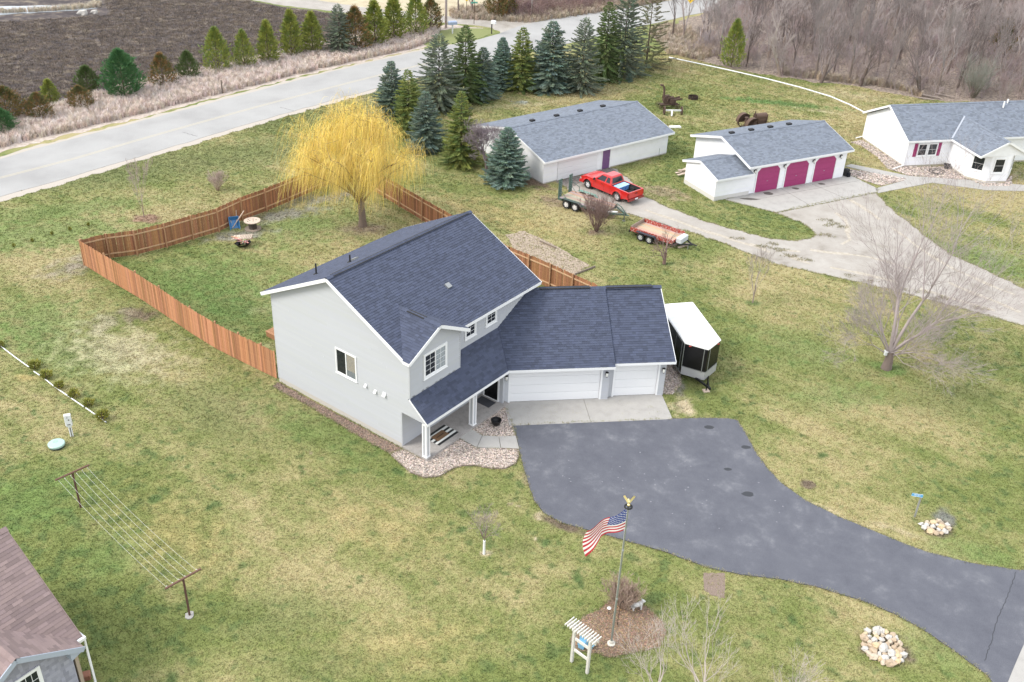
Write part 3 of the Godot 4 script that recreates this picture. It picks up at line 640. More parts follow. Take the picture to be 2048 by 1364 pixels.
# window in the plane z = 0 of xf, x to the right, y up; origin at the lower left of the trim
func window(par: Node3D, xf: Transform3D, w: float, h: float, tr: float, halves: int, cols: int, rows: int, behind := [], label := ""):
	var b := mb(); b.t = xf
	b.bx(0, 0, 0, w, tr, 0.05); b.bx(0, h - tr, 0, w, h, 0.05); b.bx(0, tr, 0, tr, h - tr, 0.05); b.bx(w - tr, tr, 0, w, h - tr, 0.05)
	b.bx(-0.03, -0.035, 0, w + 0.03, 0, 0.075)
	var f := part(par, "window", b, M.trim)
	if label != "": f.set_meta("label", label)
	var iw := (w - 2 * tr) / halves
	for k in halves:
		var x0 := tr + iw * k
		var z := 0.012 + 0.010 * (k % 2)
		var s := mb(); s.t = xf
		var q := 0.035
		s.bx(x0, tr, z, x0 + iw, tr + q, z + 0.018); s.bx(x0, h - tr - q, z, x0 + iw, h - tr, z + 0.018); s.bx(x0, tr + q, z, x0 + q, h - tr - q, z + 0.018); s.bx(x0 + iw - q, tr + q, z, x0 + iw, h - tr - q, z + 0.018)
		part(f, "sash", s, M.trim)
		var what: String = behind[k] if behind.size() > k else ""
		if what != "":
			var c := mb(); c.t = xf
			if what == "blind":
				var y := h - tr - q
				while y > tr + q + 0.28 * (h - 2 * tr):
					c.bx(x0 + q, y - 0.048, 0.003, x0 + iw - q, y, 0.009); y -= 0.05
			else:
				for e in 9: c.bx(x0 + q + (iw - 2 * q) * e / 9.0, tr + q, 0.002, x0 + q + (iw - 2 * q) * (e + 0.8) / 9.0, h - tr - q, 0.006 + 0.003 * (e % 2))
			part(f, what, c, M.blind if what == "blind" else M.curtain)
			var bk := mb(); bk.t = xf; bk.bx(x0 + q, tr + q, 0.0005, x0 + iw - q, h - tr - q, 0.0012); part(f, "room", bk, M.interior)
		var g := mb(); g.t = xf
		g.bx(x0 + q, tr + q, z + 0.004, x0 + iw - q, h - tr - q, z + 0.008)
		part(f, "pane", g, M.glass if what != "" else M.glass_dark)
		for i in range(1, cols):
			var e := mb(); e.t = xf; var xx := x0 + q + (iw - 2 * q) * i / cols
			e.bx(xx - 0.009, tr + q, z + 0.009, xx + 0.009, h - tr - q, z + 0.015); part(f, "muntin", e, M.trim)
		for i in range(1, rows):
			var e := mb(); e.t = xf; var yy := tr + q + (h - 2 * tr - 2 * q) * i / rows
			e.bx(x0 + q, yy - 0.009, z + 0.0095, x0 + iw - q, yy + 0.009, z + 0.0155); part(f, "muntin", e, M.trim)

func on_wall(o: Vector3, U: Vector3) -> Transform3D:
	return Transform3D(Basis(U, Vector3.UP, U.cross(Vector3.UP)), o)

func garage_door(par: Node3D, o: Vector3, U: Vector3, w: float, h: float, m: Material, xf: Transform3D, rows := 4, cols := 8, corner := 0.0, handle := true):
	var t := xf * on_wall(o, U)
	var d := mb(); d.t = t; d.bx(0, 0, -0.02, w, h, 0.0)
	var door := part(par, "garage_door", d, M.dark)
	for r in rows:
		var b := mb(); b.t = t
		var y0 := h * r / rows + 0.006; var y1 := h * (r + 1) / rows - 0.006
		b.bx(0.01, y0, 0, w - 0.01, y1, 0.028)
		for c in cols:
			var x0 := w * c / cols + 0.06; var x1 := w * (c + 1) / cols - 0.06
			b.bx(x0, y0 + 0.1, 0.028, x1, y1 - 0.1, 0.036)
		part(door, "panel", b, m)
	if corner > 0:
		for s in [0, 1]:
			var b := mb(); b.t = t
			var x := 0.0 if s == 0 else w; var k := 1.0 if s == 0 else -1.0
			b.slab(Vector3(x, h, 0.05), Vector3(1, 0, 0), Vector3(0, 1, 0), PackedVector2Array([Vector2(0, 0), Vector2(0, -corner), Vector2(corner * k, 0)]), 0.05)
			part(door, "corner_trim", b, M.white_siding)
	if handle:
		var b := mb(); b.t = t; b.box(Vector3(w / 2, h * 0.42, 0.045), Vector3(0.12, 0.04, 0.03)); part(door, "handle", b, M.steel)

func sconce(par: Node3D, p: Vector3, out: Vector3, xf := Transform3D()):
	var b := mb(); b.t = xf
	b.box(p + out * 0.015, Vector3(0.1, 0.2, 0.1)); b.tube(p + out * 0.03 + Vector3.UP * 0.08, p + out * 0.15 + Vector3.UP * 0.14, 0.012, 0.012, 6)
	b.lathe([[0.02, 0.20], [0.09, 0.14], [0.075, 0.12]], 10, p + out * 0.15)
	b.lathe([[0.04, -0.16], [0.055, -0.13], [0.05, -0.12]], 10, p + out * 0.15)
	var s := part(par, "wall_lamp", b, M.black_metal)
	var g := mb(Color(0.75, 0.75, 0.7)); g.t = xf
	g.lathe([[0.045, -0.12], [0.07, 0.0], [0.06, 0.12]], 10, p + out * 0.15)
	part(s, "glass_shade", g, M.satin)

# ---------------------------------------------------------------- the grey house
const HX := -12.695
const HZ := -45.896
const HYAW := 0.9306
const GARX := 0.011
const GARZ := -44.713
const GARYAW := 0.1436
const SL := 0.511

func P2(a: Array) -> PackedVector2Array:
	var r := PackedVector2Array()
	for i in range(0, a.size(), 2): r.append(Vector2(a[i], a[i + 1]))
	return r

func main_house():
	var h := thing("house", "two-storey light grey house with dark slate roof and angled garage", "house", Vector3(HX, 0, HZ), HYAW)
	var hx := Transform3D(Basis(Vector3.UP, HYAW), Vector3(HX, 0, HZ))
	var gx := hx.affine_inverse() * Transform3D(Basis(Vector3.UP, GARYAW), Vector3(GARX, 0, GARZ))
	var X := Vector3.RIGHT; var Y := Vector3.UP; var Z := Vector3.BACK
	# --- foundation and walls
	var f := mb()
	f.bx(-0.01, -0.2, 0.09, 10.18, 0.30, 9.27)
	part(h, "foundation", f, M.wall_concrete)
	# gable end (faces -x); plane coordinates are (z, y)
	var yr := func(z: float): return 8.09 - SL * absf(z - 4.73) - 0.16
	var gable := P2([0.1, 0.31, 9.28, 0.31, 9.28, 2.24, 10.93, 2.24, 10.93, 2.27, 9.84, 3.19, 9.84, yr.call(9.84), 4.73, yr.call(4.73), 0.1, yr.call(0.1)])
	var w := mb(); w.slab(Vector3.ZERO, Z, Y, gable, 0.12)
	var wl := part(h, "gable_wall", w, M.siding)
	courses(wl, "siding_board", "siding_boards", Vector3(-0.002, 0, 0), Z, Y, gable, [Rect2(4.79, 2.66, 1.49, 1.48)], 0.127, 3.6, 3.7, 0.028, M.siding, 0.015, 300)
	var cn := mb()
	for e in [[0.1, 0.24, 5.57], [9.84, 3.2, 5.3], [9.28, 0.24, 2.24]]: cn.bx(-0.022, e[1], e[0] - 0.045, 0.012, e[2], e[0] + 0.045)
	cn.bx(-0.022, 2.2, 9.28, 0.0, 2.26, 10.93)
	part(wl, "corner_trim", cn, M.siding)
	window(wl, on_wall(Vector3(-0.012, 2.66, 4.79), Z), 1.49, 1.48, 0.055, 2, 1, 1, ["", "blind"], "white sliding window with a tan blind in one half")
	for e in [[6.9, 2.75, 0.14], [7.56, 2.68, 0.15], [8.18, 2.78, 0.2]]:
		var b := mb(); var s: float = e[2]
		b.box(Vector3(-0.03, e[1], e[0]), Vector3(0.04, s, s))
		b.quad(Vector3(-0.03, e[1] + s / 2, e[0] - s / 2), Vector3(-0.03, e[1] + s / 2, e[0] + s / 2), Vector3(-0.15, e[1] - s / 2, e[0] + s / 2), Vector3(-0.15, e[1] - s / 2, e[0] - s / 2))
		b.tri(Vector3(-0.03, e[1] + s / 2, e[0] + s / 2), Vector3(-0.03, e[1] - s / 2, e[0] + s / 2), Vector3(-0.15, e[1] - s / 2, e[0] + s / 2))
		b.tri(Vector3(-0.03, e[1] - s / 2, e[0] - s / 2), Vector3(-0.03, e[1] + s / 2, e[0] - s / 2), Vector3(-0.15, e[1] - s / 2, e[0] - s / 2))
		part(wl, "wall_vent", b, M.trim)
	# rear and far end walls
	w = mb(); w.slab(Vector3(0, 0, 0.1), -X, Y, P2([0, 0.24, -10.2, 0.24, -10.2, 5.5, 0, 5.5]), 0.12)
	var fe := P2([0.1, 0.24, 9.25, 0.24, 9.25, yr.call(9.25), 4.73, yr.call(4.73), 0.1, yr.call(0.1)])
	var fe2 := PackedVector2Array()
	for p in fe: fe2.append(Vector2(-p.x, p.y))
	w.slab(Vector3(10.2, 0, 0), -Z, Y, fe2, 0.12)
	part(h, "rear_wall", w, M.siding)
	# front wall: dormer face, its return, upper front, lower front under the porch, entry wall
	var dpk := 5.518 + 0.533 * 2.19 - 0.16
	var dface := P2([0.0, 3.2, 3.7, 3.2, 3.7, dpk - 0.533 * 1.852, 1.848, dpk, 0.0, dpk - 0.533 * 1.848])
	w = mb(); w.slab(Vector3(0, 0, 9.84), X, Y, dface, 0.12); w.slab(Vector3(3.7, 0, 0), -Z, Y, P2([-9.84, 3.1, -9.2, 3.1, -9.2, 5.45, -9.84, 5.45]), 0.12)
	var dw := part(h, "dormer_wall", w, M.siding)
	courses(dw, "siding_board", "siding_boards", Vector3(0, 0, 9.842), X, Y, dface, [Rect2(0.965, 3.86, 1.71, 1.41)], 0.127, 3.6, 3.7, 0.028, M.siding, 0.015, 200)
	courses(dw, "siding_board", "siding_boards", Vector3(3.702, 0, 0), -Z, Y, P2([-9.84, 3.1, -9.25, 3.1, -9.25, 5.45, -9.84, 5.45]), [], 0.127, 3.6, 3.7, 0.028, M.siding, 0.015, 100)
	cn = mb(); cn.bx(-0.02, 3.2, 9.84, 0.06, 5.3, 9.868); cn.bx(3.65, 3.2, 9.84, 3.725, 5.4, 9.868); cn.bx(3.7, 3.2, 9.79, 3.722, 5.4, 9.868)
	part(dw, "corner_trim", cn, M.siding)
	window(dw, on_wall(Vector3(0.965, 3.86, 9.856), X), 1.71, 1.41, 0.11, 2, 2, 4, ["", "curtain"], "white sliding window with grids and a curtain")
	var up := P2([3.7, 3.6, 10.2, 3.6, 10.2, 5.47, 3.7, 5.47])
	w = mb(); w.slab(Vector3(0, 0, 9.25), X, Y, up, 0.12)
	var uw := part(h, "upper_front_wall", w, M.siding)
	courses(uw, "siding_board", "siding_boards", Vector3(0, 0, 9.252), X, Y, up, [Rect2(4.72, 4.15, 0.92, 1.14), Rect2(6.42, 4.25, 0.92, 1.04)], 0.127, 3.6, 3.7, 0.028, M.siding, 0.015, 200)
	window(uw, on_wall(Vector3(4.72, 4.15, 9.266), X), 0.92, 1.14, 0.11, 1, 2, 4)
	window(uw, on_wall(Vector3(6.42, 4.2, 9.266), X), 0.92, 1.1, 0.11, 1, 2, 4)
	var low := P2([0.0, 0.15, 6.2, 0.15, 6.2, 3.0, 0.0, 3.0])
	w = mb(); w.slab(Vector3(0, 0, 9.28), X, Y, low, 0.12)
	var lw := part(h, "porch_wall", w, M.siding)
	courses(lw, "siding_board", "siding_boards", Vector3(0, 0, 9.282), X, Y, low, [], 0.127, 3.6, 3.7, 0.028, M.siding, 0.015, 200)
	var entry := P2([9.28, 0.15, 10.75, 0.15, 10.75, 2.25, 9.28, 2.25])
	w = mb(); w.slab(Vector3(6.22, 0, 0), Z, Y, entry, 0.12)
	var ew := part(h, "entry_wall", w, M.siding)
	courses(ew, "siding_board", "siding_boards", Vector3(6.218, 0, 0), Z, Y, entry, [Rect2(9.42, 0.1, 1.1, 2.1)], 0.127, 3.6, 3.7, 0.028, M.siding, 0.015, 200)
	var dr := mb(); dr.bx(6.185, 0.17, 9.52, 6.215, 2.15, 10.42)
	var door := part(h, "front_door", dr, M.black_gloss)
	var dt := mb(); dt.bx(6.17, 0.15, 9.42, 6.215, 2.22, 9.52); dt.bx(6.17, 0.15, 10.42, 6.215, 2.22, 10.52); dt.bx(6.17, 2.15, 9.52, 6.215, 2.22, 10.42); dt.bx(6.14, 0.15, 9.45, 6.215, 0.175, 10.5)
	part(door, "door_frame", dt, M.trim)
	var hd := mb(); hd.ball(Vector3(6.15, 1.1, 9.6), Vector3(0.035, 0.035, 0.035), 8); part(door, "handle", hd, M.steel)
	# --- porch
	var sl := mb(); sl.prism(P2([-0.03, 9.27, -0.03, 10.97, 6.45, 10.97, 6.45, 9.27]), -0.1, 0.15)
	part(h, "porch_slab", sl, M.slab_concrete)
	for px in [0.14, 3.7]:
		var c := mb(); c.bx(px - 0.11, 0.15, 10.65, px + 0.11, 2.1, 10.87)
		var po := part(h, "porch_post", c, M.siding)
		var e := mb()
		for sx in [-1, 1]:
			for sz in [-1, 1]: e.bx(px + sx * 0.105 - 0.035, 0.15, 10.76 + sz * 0.105 - 0.035, px + sx * 0.105 + 0.035, 2.1, 10.76 + sz * 0.105 + 0.035)
		e.bx(px - 0.15, 0.15, 10.61, px + 0.15, 0.22, 10.91)
		part(po, "post_trim", e, M.trim)
	var bm := mb(); bm.bx(0.0, 2.06, 10.66, 6.35, 2.24, 10.86); bm.bx(0.005, 2.2, 9.28, 6.2, 2.235, 10.7)
	part(h, "porch_beam", bm, M.trim)
	# --- roofs: deck (white edge boards below), shingles
	var roof := Node3D.new(); roof.name = "roof"; h.add_child(roof)
	roof.name = "roof"
	var L := sqrt(1 + SL * SL)
	var rf := func(s: float, sg: float): return Vector3(0, s, sg).normalized()
	var deck := mb(Color(0.6, 0.6, 0.6)); var fas := mb()
	var budget := 300
	# porch roof (nearest, so its shingles are built one by one)
	var ps := 0.83; var pl := sqrt(1 + ps * ps); var pz := 11.012; var py := 2.283
	var porch := P2([-0.05, 0.0, 6.27, 0.0, 7.51, (pz - 9.25) * pl, 3.7, (pz - 9.25) * pl, 3.7, (pz - 9.84) * pl, -0.05, (pz - 9.84) * pl])
	# the valley meets the main wall at house x = 7.51
	var sub := mb(); sub.slab(Vector3(0, py, pz), X, rf.call(ps, -1.0), porch, 0.1)
	deck.v.append_array(sub.v); deck.n.append_array(sub.n); deck.c.append_array(sub.c)
	budget -= courses(roof, "shingle", "shingles", Vector3(0, py, pz), X, rf.call(ps, -1.0), porch, [], 0.142, 0.13, 0.34, 0.022, M.shingle, 0.3, budget)
	fas.beam(Vector3(-0.06, py - 0.07, pz + 0.012), Vector3(6.28, py - 0.07, pz + 0.012), 0.025, 0.14)
	fas.beam(Vector3(-0.045, py - 0.055, pz), Vector3(-0.045, py - 0.055 + ps * (pz - 9.84), 9.84), 0.03, 0.09)
	# dormer roof
	var ds := 0.533; var dl := sqrt(1 + ds * ds); var dz := 10.185
	var dleft := P2([-dz, 0, -9.763, 0, -7.48, 2.19 * dl, -dz, 2.19 * dl])  # u along -z
	var dright := P2([7.48, 2.19 * dl, 9.763, 0, dz, 0, dz, 2.19 * dl])
	var VL := Vector3(1, ds, 0).normalized(); var VR := Vector3(-1, ds, 0).normalized()
	# left slope faces -x: U = +z gives normal towards -x and up
	var dl2 := PackedVector2Array()
	for p in dleft: dl2.append(Vector2(-p.x, p.y))
	deck.slab(Vector3(-0.342, 5.518, 0), Z, VL, dl2, 0.1)
	budget -= courses(roof, "shingle", "shingles", Vector3(-0.342, 5.518, 0), Z, VL, dl2, [], 0.142, 0.13, 0.34, 0.022, M.shingle, 0.3, budget)
	var dr2 := PackedVector2Array()
	for p in dright: dr2.append(Vector2(-p.x, p.y))
	deck.slab(Vector3(4.038, 5.518, 0), -Z, VR, dr2, 0.1)
	courses(roof, "shingle", "shingles", Vector3(4.038, 5.518, 0), -Z, VR, dr2, [], 0.142, 0.13, 0.34, 0.022, M.shingle, 0.3, budget)
	for e in [[-0.342, 5.518], [4.038, 5.518]]:
		fas.beam(Vector3(e[0], e[1] - 0.085, dz + 0.012), Vector3(1.848, 5.518 + ds * 2.19 - 0.085, dz + 0.012), 0.03, 0.17)
		fas.beam(Vector3(e[0] + (-0.012 if e[0] < 0 else 0.012), e[1] - 0.08, dz), Vector3(e[0] + (-0.012 if e[0] < 0 else 0.012), e[1] - 0.08, 9.75), 0.025, 0.15)
	# main roof
	var mlen := 10.77
	var fp := P2([-0.29, 0, -0.29 + mlen, 0, -0.29 + mlen, 5.07 * L, -0.29, 5.07 * L])
	deck.slab(Vector3(0, 5.5, 9.80), X, rf.call(SL, -1.0), fp, 0.1)
	courses(roof, "shingle", "shingles", Vector3(0, 5.5, 9.80), X, rf.call(SL, -1.0), fp, [Rect2(0.5, -1, 2.7, 1.4), Rect2(1.0, -1, 1.7, 2.2)], 0.142, 0.13, 0.34, 0.022, M.shingle, 0.3, 0)
	var bp2 := P2([0.29 - mlen, 0, 0.29, 0, 0.29, 5.08 * L, 0.29 - mlen, 5.08 * L])
	deck.slab(Vector3(0, 5.494, -0.35), -X, rf.call(SL, 1.0), bp2, 0.1)
	courses(roof, "shingle", "shingles", Vector3(0, 5.494, -0.35), -X, rf.call(SL, 1.0), bp2, [], 0.142, 0.13, 0.34, 0.022, M.shingle, 0.3, 0)
	for xx in [-0.30, 10.49]:
		fas.beam(Vector3(xx, 5.5 - 0.09, 9.80 + 0.02), Vector3(xx, 8.09 - 0.09, 4.73), 0.03, 0.18)
		fas.beam(Vector3(xx, 5.494 - 0.09, -0.37), Vector3(xx, 8.09 - 0.09, 4.73), 0.03, 0.18)
	fas.beam(Vector3(4.0, 5.5 - 0.085, 9.815), Vector3(10.49, 5.5 - 0.085, 9.815), 0.025, 0.16); fas.beam(Vector3(-0.3, 5.5 - 0.085, -0.365), Vector3(10.49, 5.5 - 0.085, -0.365), 0.025, 0.16)
	fas.beam(Vector3(3.9, 5.40, 9.53), Vector3(10.45, 5.40, 9.53), 0.52, 0.02)
	caps(roof, Vector3(-0.29, 8.09, 4.73), Vector3(10.48, 8.09, 4.73), SL, M.shingle, Transform3D(), "ridge_cap", 0.06)
	var rv := mb(); rv.beam(Vector3(0.1, 8.095, 4.73), Vector3(10.2, 8.095, 4.73), 0.27, 0.04)
	rv.beam(Vector3(1.848, 6.69, 8.1), Vector3(1.848, 6.69, 9.2), 0.25, 0.04)
	caps(roof, Vector3(1.848, 6.685, 7.55), Vector3(1.848, 6.685, dz), ds, M.shingle, Transform3D(), "ridge_cap", 0.04)
	# garage roof, in the garage's own frame
	var gs := 0.68; var gl := sqrt(1 + gs * gs)
	var up2 := func(zz: float): return (0.34 - zz) * gl
	var gp := P2([-0.18, 0, 5.55, 0, 5.55, up2.call(-3.65), 1.30, up2.call(-3.65), -0.55, up2.call(-1.785)])
	deck.t = gx
	deck.slab(Vector3(0, 2.3, 0.34), X, rf.call(gs, -1.0), gp, 0.1)
	courses(roof, "shingle", "shingles", Vector3(0, 2.3, 0.34), X, rf.call(gs, -1.0), gp, [], 0.142, 0.13, 0.34, 0.022, M.shingle, 0.3, 0, gx)
	var gp2 := P2([5.55, 0, 8.9, 0, 8.68, 3.77 * gl, 5.55, 3.77 * gl])
	deck.slab(Vector3(0, 2.36, 0.12), X, rf.call(gs, -1.0), gp2, 0.1)
	courses(roof, "shingle", "shingles", Vector3(0, 2.36, 0.12), X, rf.call(gs, -1.0), gp2, [], 0.142, 0.13, 0.34, 0.022, M.shingle, 0.3, 0, gx)
	var gb := P2([-8.68, 0, -1.3, 0, -1.3, 3.98 * gl, -8.68, 3.98 * gl])
	deck.slab(Vector3(0, 2.3, -7.63), -X, rf.call(gs, 1.0), gb, 0.1)
	courses(roof, "shingle", "shingles", Vector3(0, 2.3, -7.63), -X, rf.call(gs, 1.0), gb, [], 0.142, 0.13, 0.34, 0.022, M.shingle, 0.3, 0, gx)
	part(roof, "roof_deck", deck, M.shingle)
	caps(roof, Vector3(1.35, 5.0, -3.65), Vector3(8.68, 4.97, -3.65), gs, M.shingle, gx, "ridge_cap", 0.05)
	rv.t = gx
	rv.beam(Vector3(1.9, 5.005, -3.65), Vector3(4.7, 5.005, -3.65), 0.28, 0.05); rv.beam(Vector3(5.6, 4.985, -3.65), Vector3(8.2, 4.985, -3.65), 0.28, 0.05)
	part(roof, "ridge_vent", rv, M.dark)
	fas.t = gx
	fas.beam(Vector3(-0.18, 2.3 - 0.07, 0.352), Vector3(5.56, 2.3 - 0.07, 0.352), 0.025, 0.15); fas.beam(Vector3(5.56, 2.36 - 0.07, 0.132), Vector3(8.92, 2.36 - 0.07, 0.132), 0.025, 0.15)
	fas.beam(Vector3(8.9, 2.29, 0.12), Vector3(8.69, 4.87, -3.65), 0.03, 0.16); fas.beam(Vector3(8.69, 2.23, -7.6), Vector3(8.69, 4.87, -3.65), 0.03, 0.16)
	fas.beam(Vector3(-0.1, 2.215, 0.17), Vector3(5.55, 2.215, 0.17), 0.34, 0.02); fas.beam(Vector3(5.55, 2.27, 0.0), Vector3(8.88, 2.27, 0.0), 0.3, 0.02)
	part(h, "fascia", fas, M.trim)
	# valley metal, roof vents and pipes
	var va := mb(Color(0.8, 0.8, 0.85)); va.t = gx
	va.beam(Vector3(-0.18, 2.325, 0.34), Vector3(-0.55, 3.77, -1.785), 0.02, 0.02)
	part(roof, "valley", va, M.shingle)
	for e in [[1.4, 2.1, 0.62], [2.75, 3.2, 0.42]]:
		var b := mb(); var yy: float = 5.494 + SL * (e[1] + 0.35)
		b.tube(Vector3(e[0], yy - 0.1, e[1]), Vector3(e[0], yy + e[2], e[1]), 0.045, 0.045, 10, true); b.lathe([[0.16, 0.0], [0.06, 0.08]], 10, Vector3(e[0], yy - 0.01, e[1]))
		part(roof, "vent_pipe", b, M.dark)
	for e in [[5.2, 7.75, 1], [3.15, 3.15, -1]]:
		var b := mb(Color(0.75, 0.75, 0.75)); var yy: float = 8.09 - SL * absf(e[1] - 4.73)
		b.box(Vector3(e[0], yy + 0.06, e[1]), Vector3(0.3, 0.1, 0.3), Basis(X, e[2] * atan(SL)))
		part(roof, "roof_vent", b, M.galvanised)
	# step flashing at the foot of the walls
	var fl := mb(Color(0.9, 0.9, 0.9))
	for k in 11:
		if k % 3 == 1: continue
		fl.box(Vector3(0.25 + k * 0.33, 3.285 + 0.01, 9.88), Vector3(0.16, 0.012, 0.07))
	part(roof, "flashing", fl, M.galvanised)
	# --- garage walls and doors
	var gw := mb(); gw.t = gx
	gw.slab(Vector3(0, 0, 0), X, Y, P2([-0.4, 0.05, -0.02, 0.05, -0.02, 2.16, 4.9, 2.16, 4.9, 0.05, 5.36, 0.05, 5.36, 2.25, -0.4, 2.25]), 0.15)
	gw.slab(Vector3(5.36, 0, 0), -Z, Y, P2([0, 0.05, 0.22, 0.05, 0.22, 2.25, 0, 2.25]), 0.05)
	gw.slab(Vector3(0, 0, -0.2), X, Y, P2([5.3, 0.05, 5.7, 0.05, 5.7, 2.16, 8.1, 2.16, 8.1, 0.05, 8.5, 0.05, 8.5, 2.3, 5.3, 2.3]), 0.15)
	gw.slab(Vector3(8.5, 0, 0), -Z, Y, P2([0.2, 0.05, 7.3, 0.05, 7.3, 2.4, 3.65, 4.85, 0.2, 2.4]), 0.12)
	gw.slab(Vector3(0, 0, -7.3), -X, Y, P2([-8.5, 0.05, 0.0, 0.05, 0, 2.4, -8.5, 2.4]), 0.12)
	var gwl := part(h, "garage_wall", gw, M.siding)
	for e in [[P2([-0.4, 0.05, -0.1, 0.05, -0.1, 2.2, -0.4, 2.2]), 0.002], [P2([4.98, 0.05, 5.36, 0.05, 5.36, 2.2, 4.98, 2.2]), 0.002], [P2([8.18, 0.05, 8.5, 0.05, 8.5, 2.25, 8.18, 2.25]), -0.198]]:
		courses(gwl, "siding_board", "siding_boards", Vector3(0, 0, e[1]), X, Y, e[0], [], 0.127, 3.6, 3.7, 0.028, M.siding, 0.015, 60, gx)
	courses(gwl, "siding_board", "siding_boards", Vector3(8.502, 0, 0), -Z, Y, P2([0.2, 0.05, 7.3, 0.05, 7.3, 2.4, 3.65, 4.85, 0.2, 2.4]), [], 0.127, 3.6, 3.7, 0.028, M.siding, 0.015, 0, gx)
	var ent := mb(); ent.t = gx; ent.slab(Vector3(-0.4, 0, 0), Z, Y, P2([-0.15, 0.05, 0, 0.05, 0, 2.25, -0.15, 2.25]), 0.02); part(gwl, "corner_trim", ent, M.siding)
	var jt := mb(); jt.t = gx
	for e in [[-0.1, 0.0], [4.88, 0.0], [5.62, -0.2], [8.08, -0.2]]: jt.bx(e[0], 0.05, e[1] - 0.1, e[0] + 0.1, 2.18, e[1] + 0.03)
	jt.bx(-0.1, 2.1, -0.1, 4.98, 2.2, 0.028); jt.bx(5.62, 2.12, -0.3, 8.18, 2.24, -0.172)
	part(gwl, "door_trim", jt, M.trim)
	garage_door(h, Vector3(0, 0.06, -0.08), X, 4.88, 2.08, M.door_white, gx, 4, 8, 0.0, false)
	garage_door(h, Vector3(5.72, 0.06, -0.28), X, 2.36, 2.1, M.door_white, gx, 4, 4, 0.0, false)
	for e in [[-0.24, 0.0], [5.17, 0.0], [8.34, -0.2]]: sconce(h, Vector3(e[0], 1.72, e[1] + 0.02), Z, gx)
	var dsp := mb(); dsp.t = gx; dsp.bx(5.37, 0.1, -0.14, 5.44, 2.2, -0.07); part(h, "downspout", dsp, M.siding)
	# things on and around the porch
	single("doormat", rug(Vector2(0.62, 0.98), []), M.plain, "dark grey doormat at the black front door", "doormat", hx * Vector3(5.7, 0.152, 9.97), HYAW)
	var rugm := rug(Vector2(1.5, 1.0), [1])
	single("porch_rug", rugm, M.plain, "black and white striped rug under the porch roof edge", "rug", hx * Vector3(1.95, 0.152, 10.18), HYAW)
	single("coir_mat", rug(Vector2(0.85, 0.5), [2]), M.plain, "brown coir welcome mat lying on the striped rug", "doormat", hx * Vector3(1.85, 0.158, 10.16), HYAW)
	# apron, walk, stone beds
	var ap := mb(); ap.t = hx * gx
	for e in [[-0.27, 4.05], [4.07, 8.47]]: ap.prism(P2([e[0], -0.3, e[1], -0.3, e[1], 2.12, e[0], 2.12]), -0.1, 0.052)
	structure("garage_apron", ap, M.concrete)
	var wk := mb()
	wk.prism(PackedVector2Array([Vector2(-2.63, -41.46), Vector2(-1.99, -42.18), Vector2(-1.31, -41.61), Vector2(-1.54, -40.59)]), -0.05, 0.08)
	wk.prism(PackedVector2Array([Vector2(-1.29, -41.60), Vector2(-0.47, -41.59), Vector2(-0.34, -40.62), Vector2(-1.51, -40.59)]), -0.05, 0.075)
	wk.prism(PackedVector2Array([Vector2(-0.45, -41.59), Vector2(0.41, -41.68), Vector2(0.59, -40.63), Vector2(-0.31, -40.62)]), -0.05, 0.08)
	structure("front_walk", wk, M.concrete)
	var bed := mat("bed_stone", Color(1, 1, 1), 0.95)
	tri_tex(bed, grain(512, 0.09, 3, 61, [[0.0, Color(0.10, 0.08, 0.07)], [0.4, Color(0.30, 0.25, 0.22)], [0.6, Color(0.44, 0.37, 0.33)], [1.0, Color(0.58, 0.52, 0.47)]]), 1.6, true)
	var b1 := [Vector2(-2.00, -42.21), Vector2(-0.38, -44.42), Vector2(-0.17, -44.48), Vector2(0.04, -43.52), Vector2(0.25, -42.64), Vector2(0.42, -41.70), Vector2(-0.47, -41.59), Vector2(-1.29, -41.61)]
	var b2 := [Vector2(-5.23, -40.23), Vector2(-5.81, -39.82), Vector2(-5.23, -39.10), Vector2(-4.61, -38.40), Vector2(-3.90, -38.07), Vector2(-3.19, -38.23), Vector2(-2.63, -38.85), Vector2(-2.16, -39.12), Vector2(-1.55, -39.17), Vector2(-0.68, -38.99), Vector2(-0.07, -39.03), Vector2(0.42, -39.46), Vector2(0.58, -40.04), Vector2(0.59, -40.61), Vector2(-0.34, -40.63), Vector2(-1.55, -40.58), Vector2(-2.64, -41.47), Vector2(-3.96, -39.43)]
	var b3 := [Vector2(8.33, -46.20), Vector2(8.97, -46.25), Vector2(9.56, -47.24), Vector2(9.78, -49.08), Vector2(9.42, -51.54), Vector2(9.00, -49.82)]
	var b4 := [Vector2(-12.68, -45.72), Vector2(-12.87, -45.31), Vector2(-11.13, -44.01), Vector2(-9.28, -42.55), Vector2(-7.50, -41.11), Vector2(-5.75, -39.79), Vector2(-5.21, -40.23)]
	sheet("stone_bed", b1, 0.02, bed, 0.4, 0.03); sheet("stone_bed", b2, 0.02, bed, 0.4, 0.03); sheet("stone_bed", b3, 0.02, bed, 0.4, 0.08)
	var mul := mat("mulch", Color(1, 1, 1), 1.0)
	tri_tex(mul, grain(512, 0.08, 3, 62, [[0.0, Color(0.085, 0.06, 0.05)], [0.45, Color(0.19, 0.14, 0.112)], [0.75, Color(0.29, 0.225, 0.18)], [1.0, Color(0.42, 0.35, 0.28)]]), 1.6, true)
	sheet("mulch_strip", b4, 0.018, mul, 0.3, 0.05)
	stones("river_stones", "river_stone", [b1, b2], 8500, 0.032, 0.02)
	stones("side_stones", "side_stone", [b3], 1500, 0.032, 0.02)
	stones("strip_chips", "strip_chip", [b4], 1800, 0.024, 0.018, Color(0.27, 0.195, 0.155))
	var ed := mb(Color(0.25, 0.2, 0.17))
	var el := b2.slice(1, 15)
	var er := rough_edge(el, 0.4, 0.01, false)
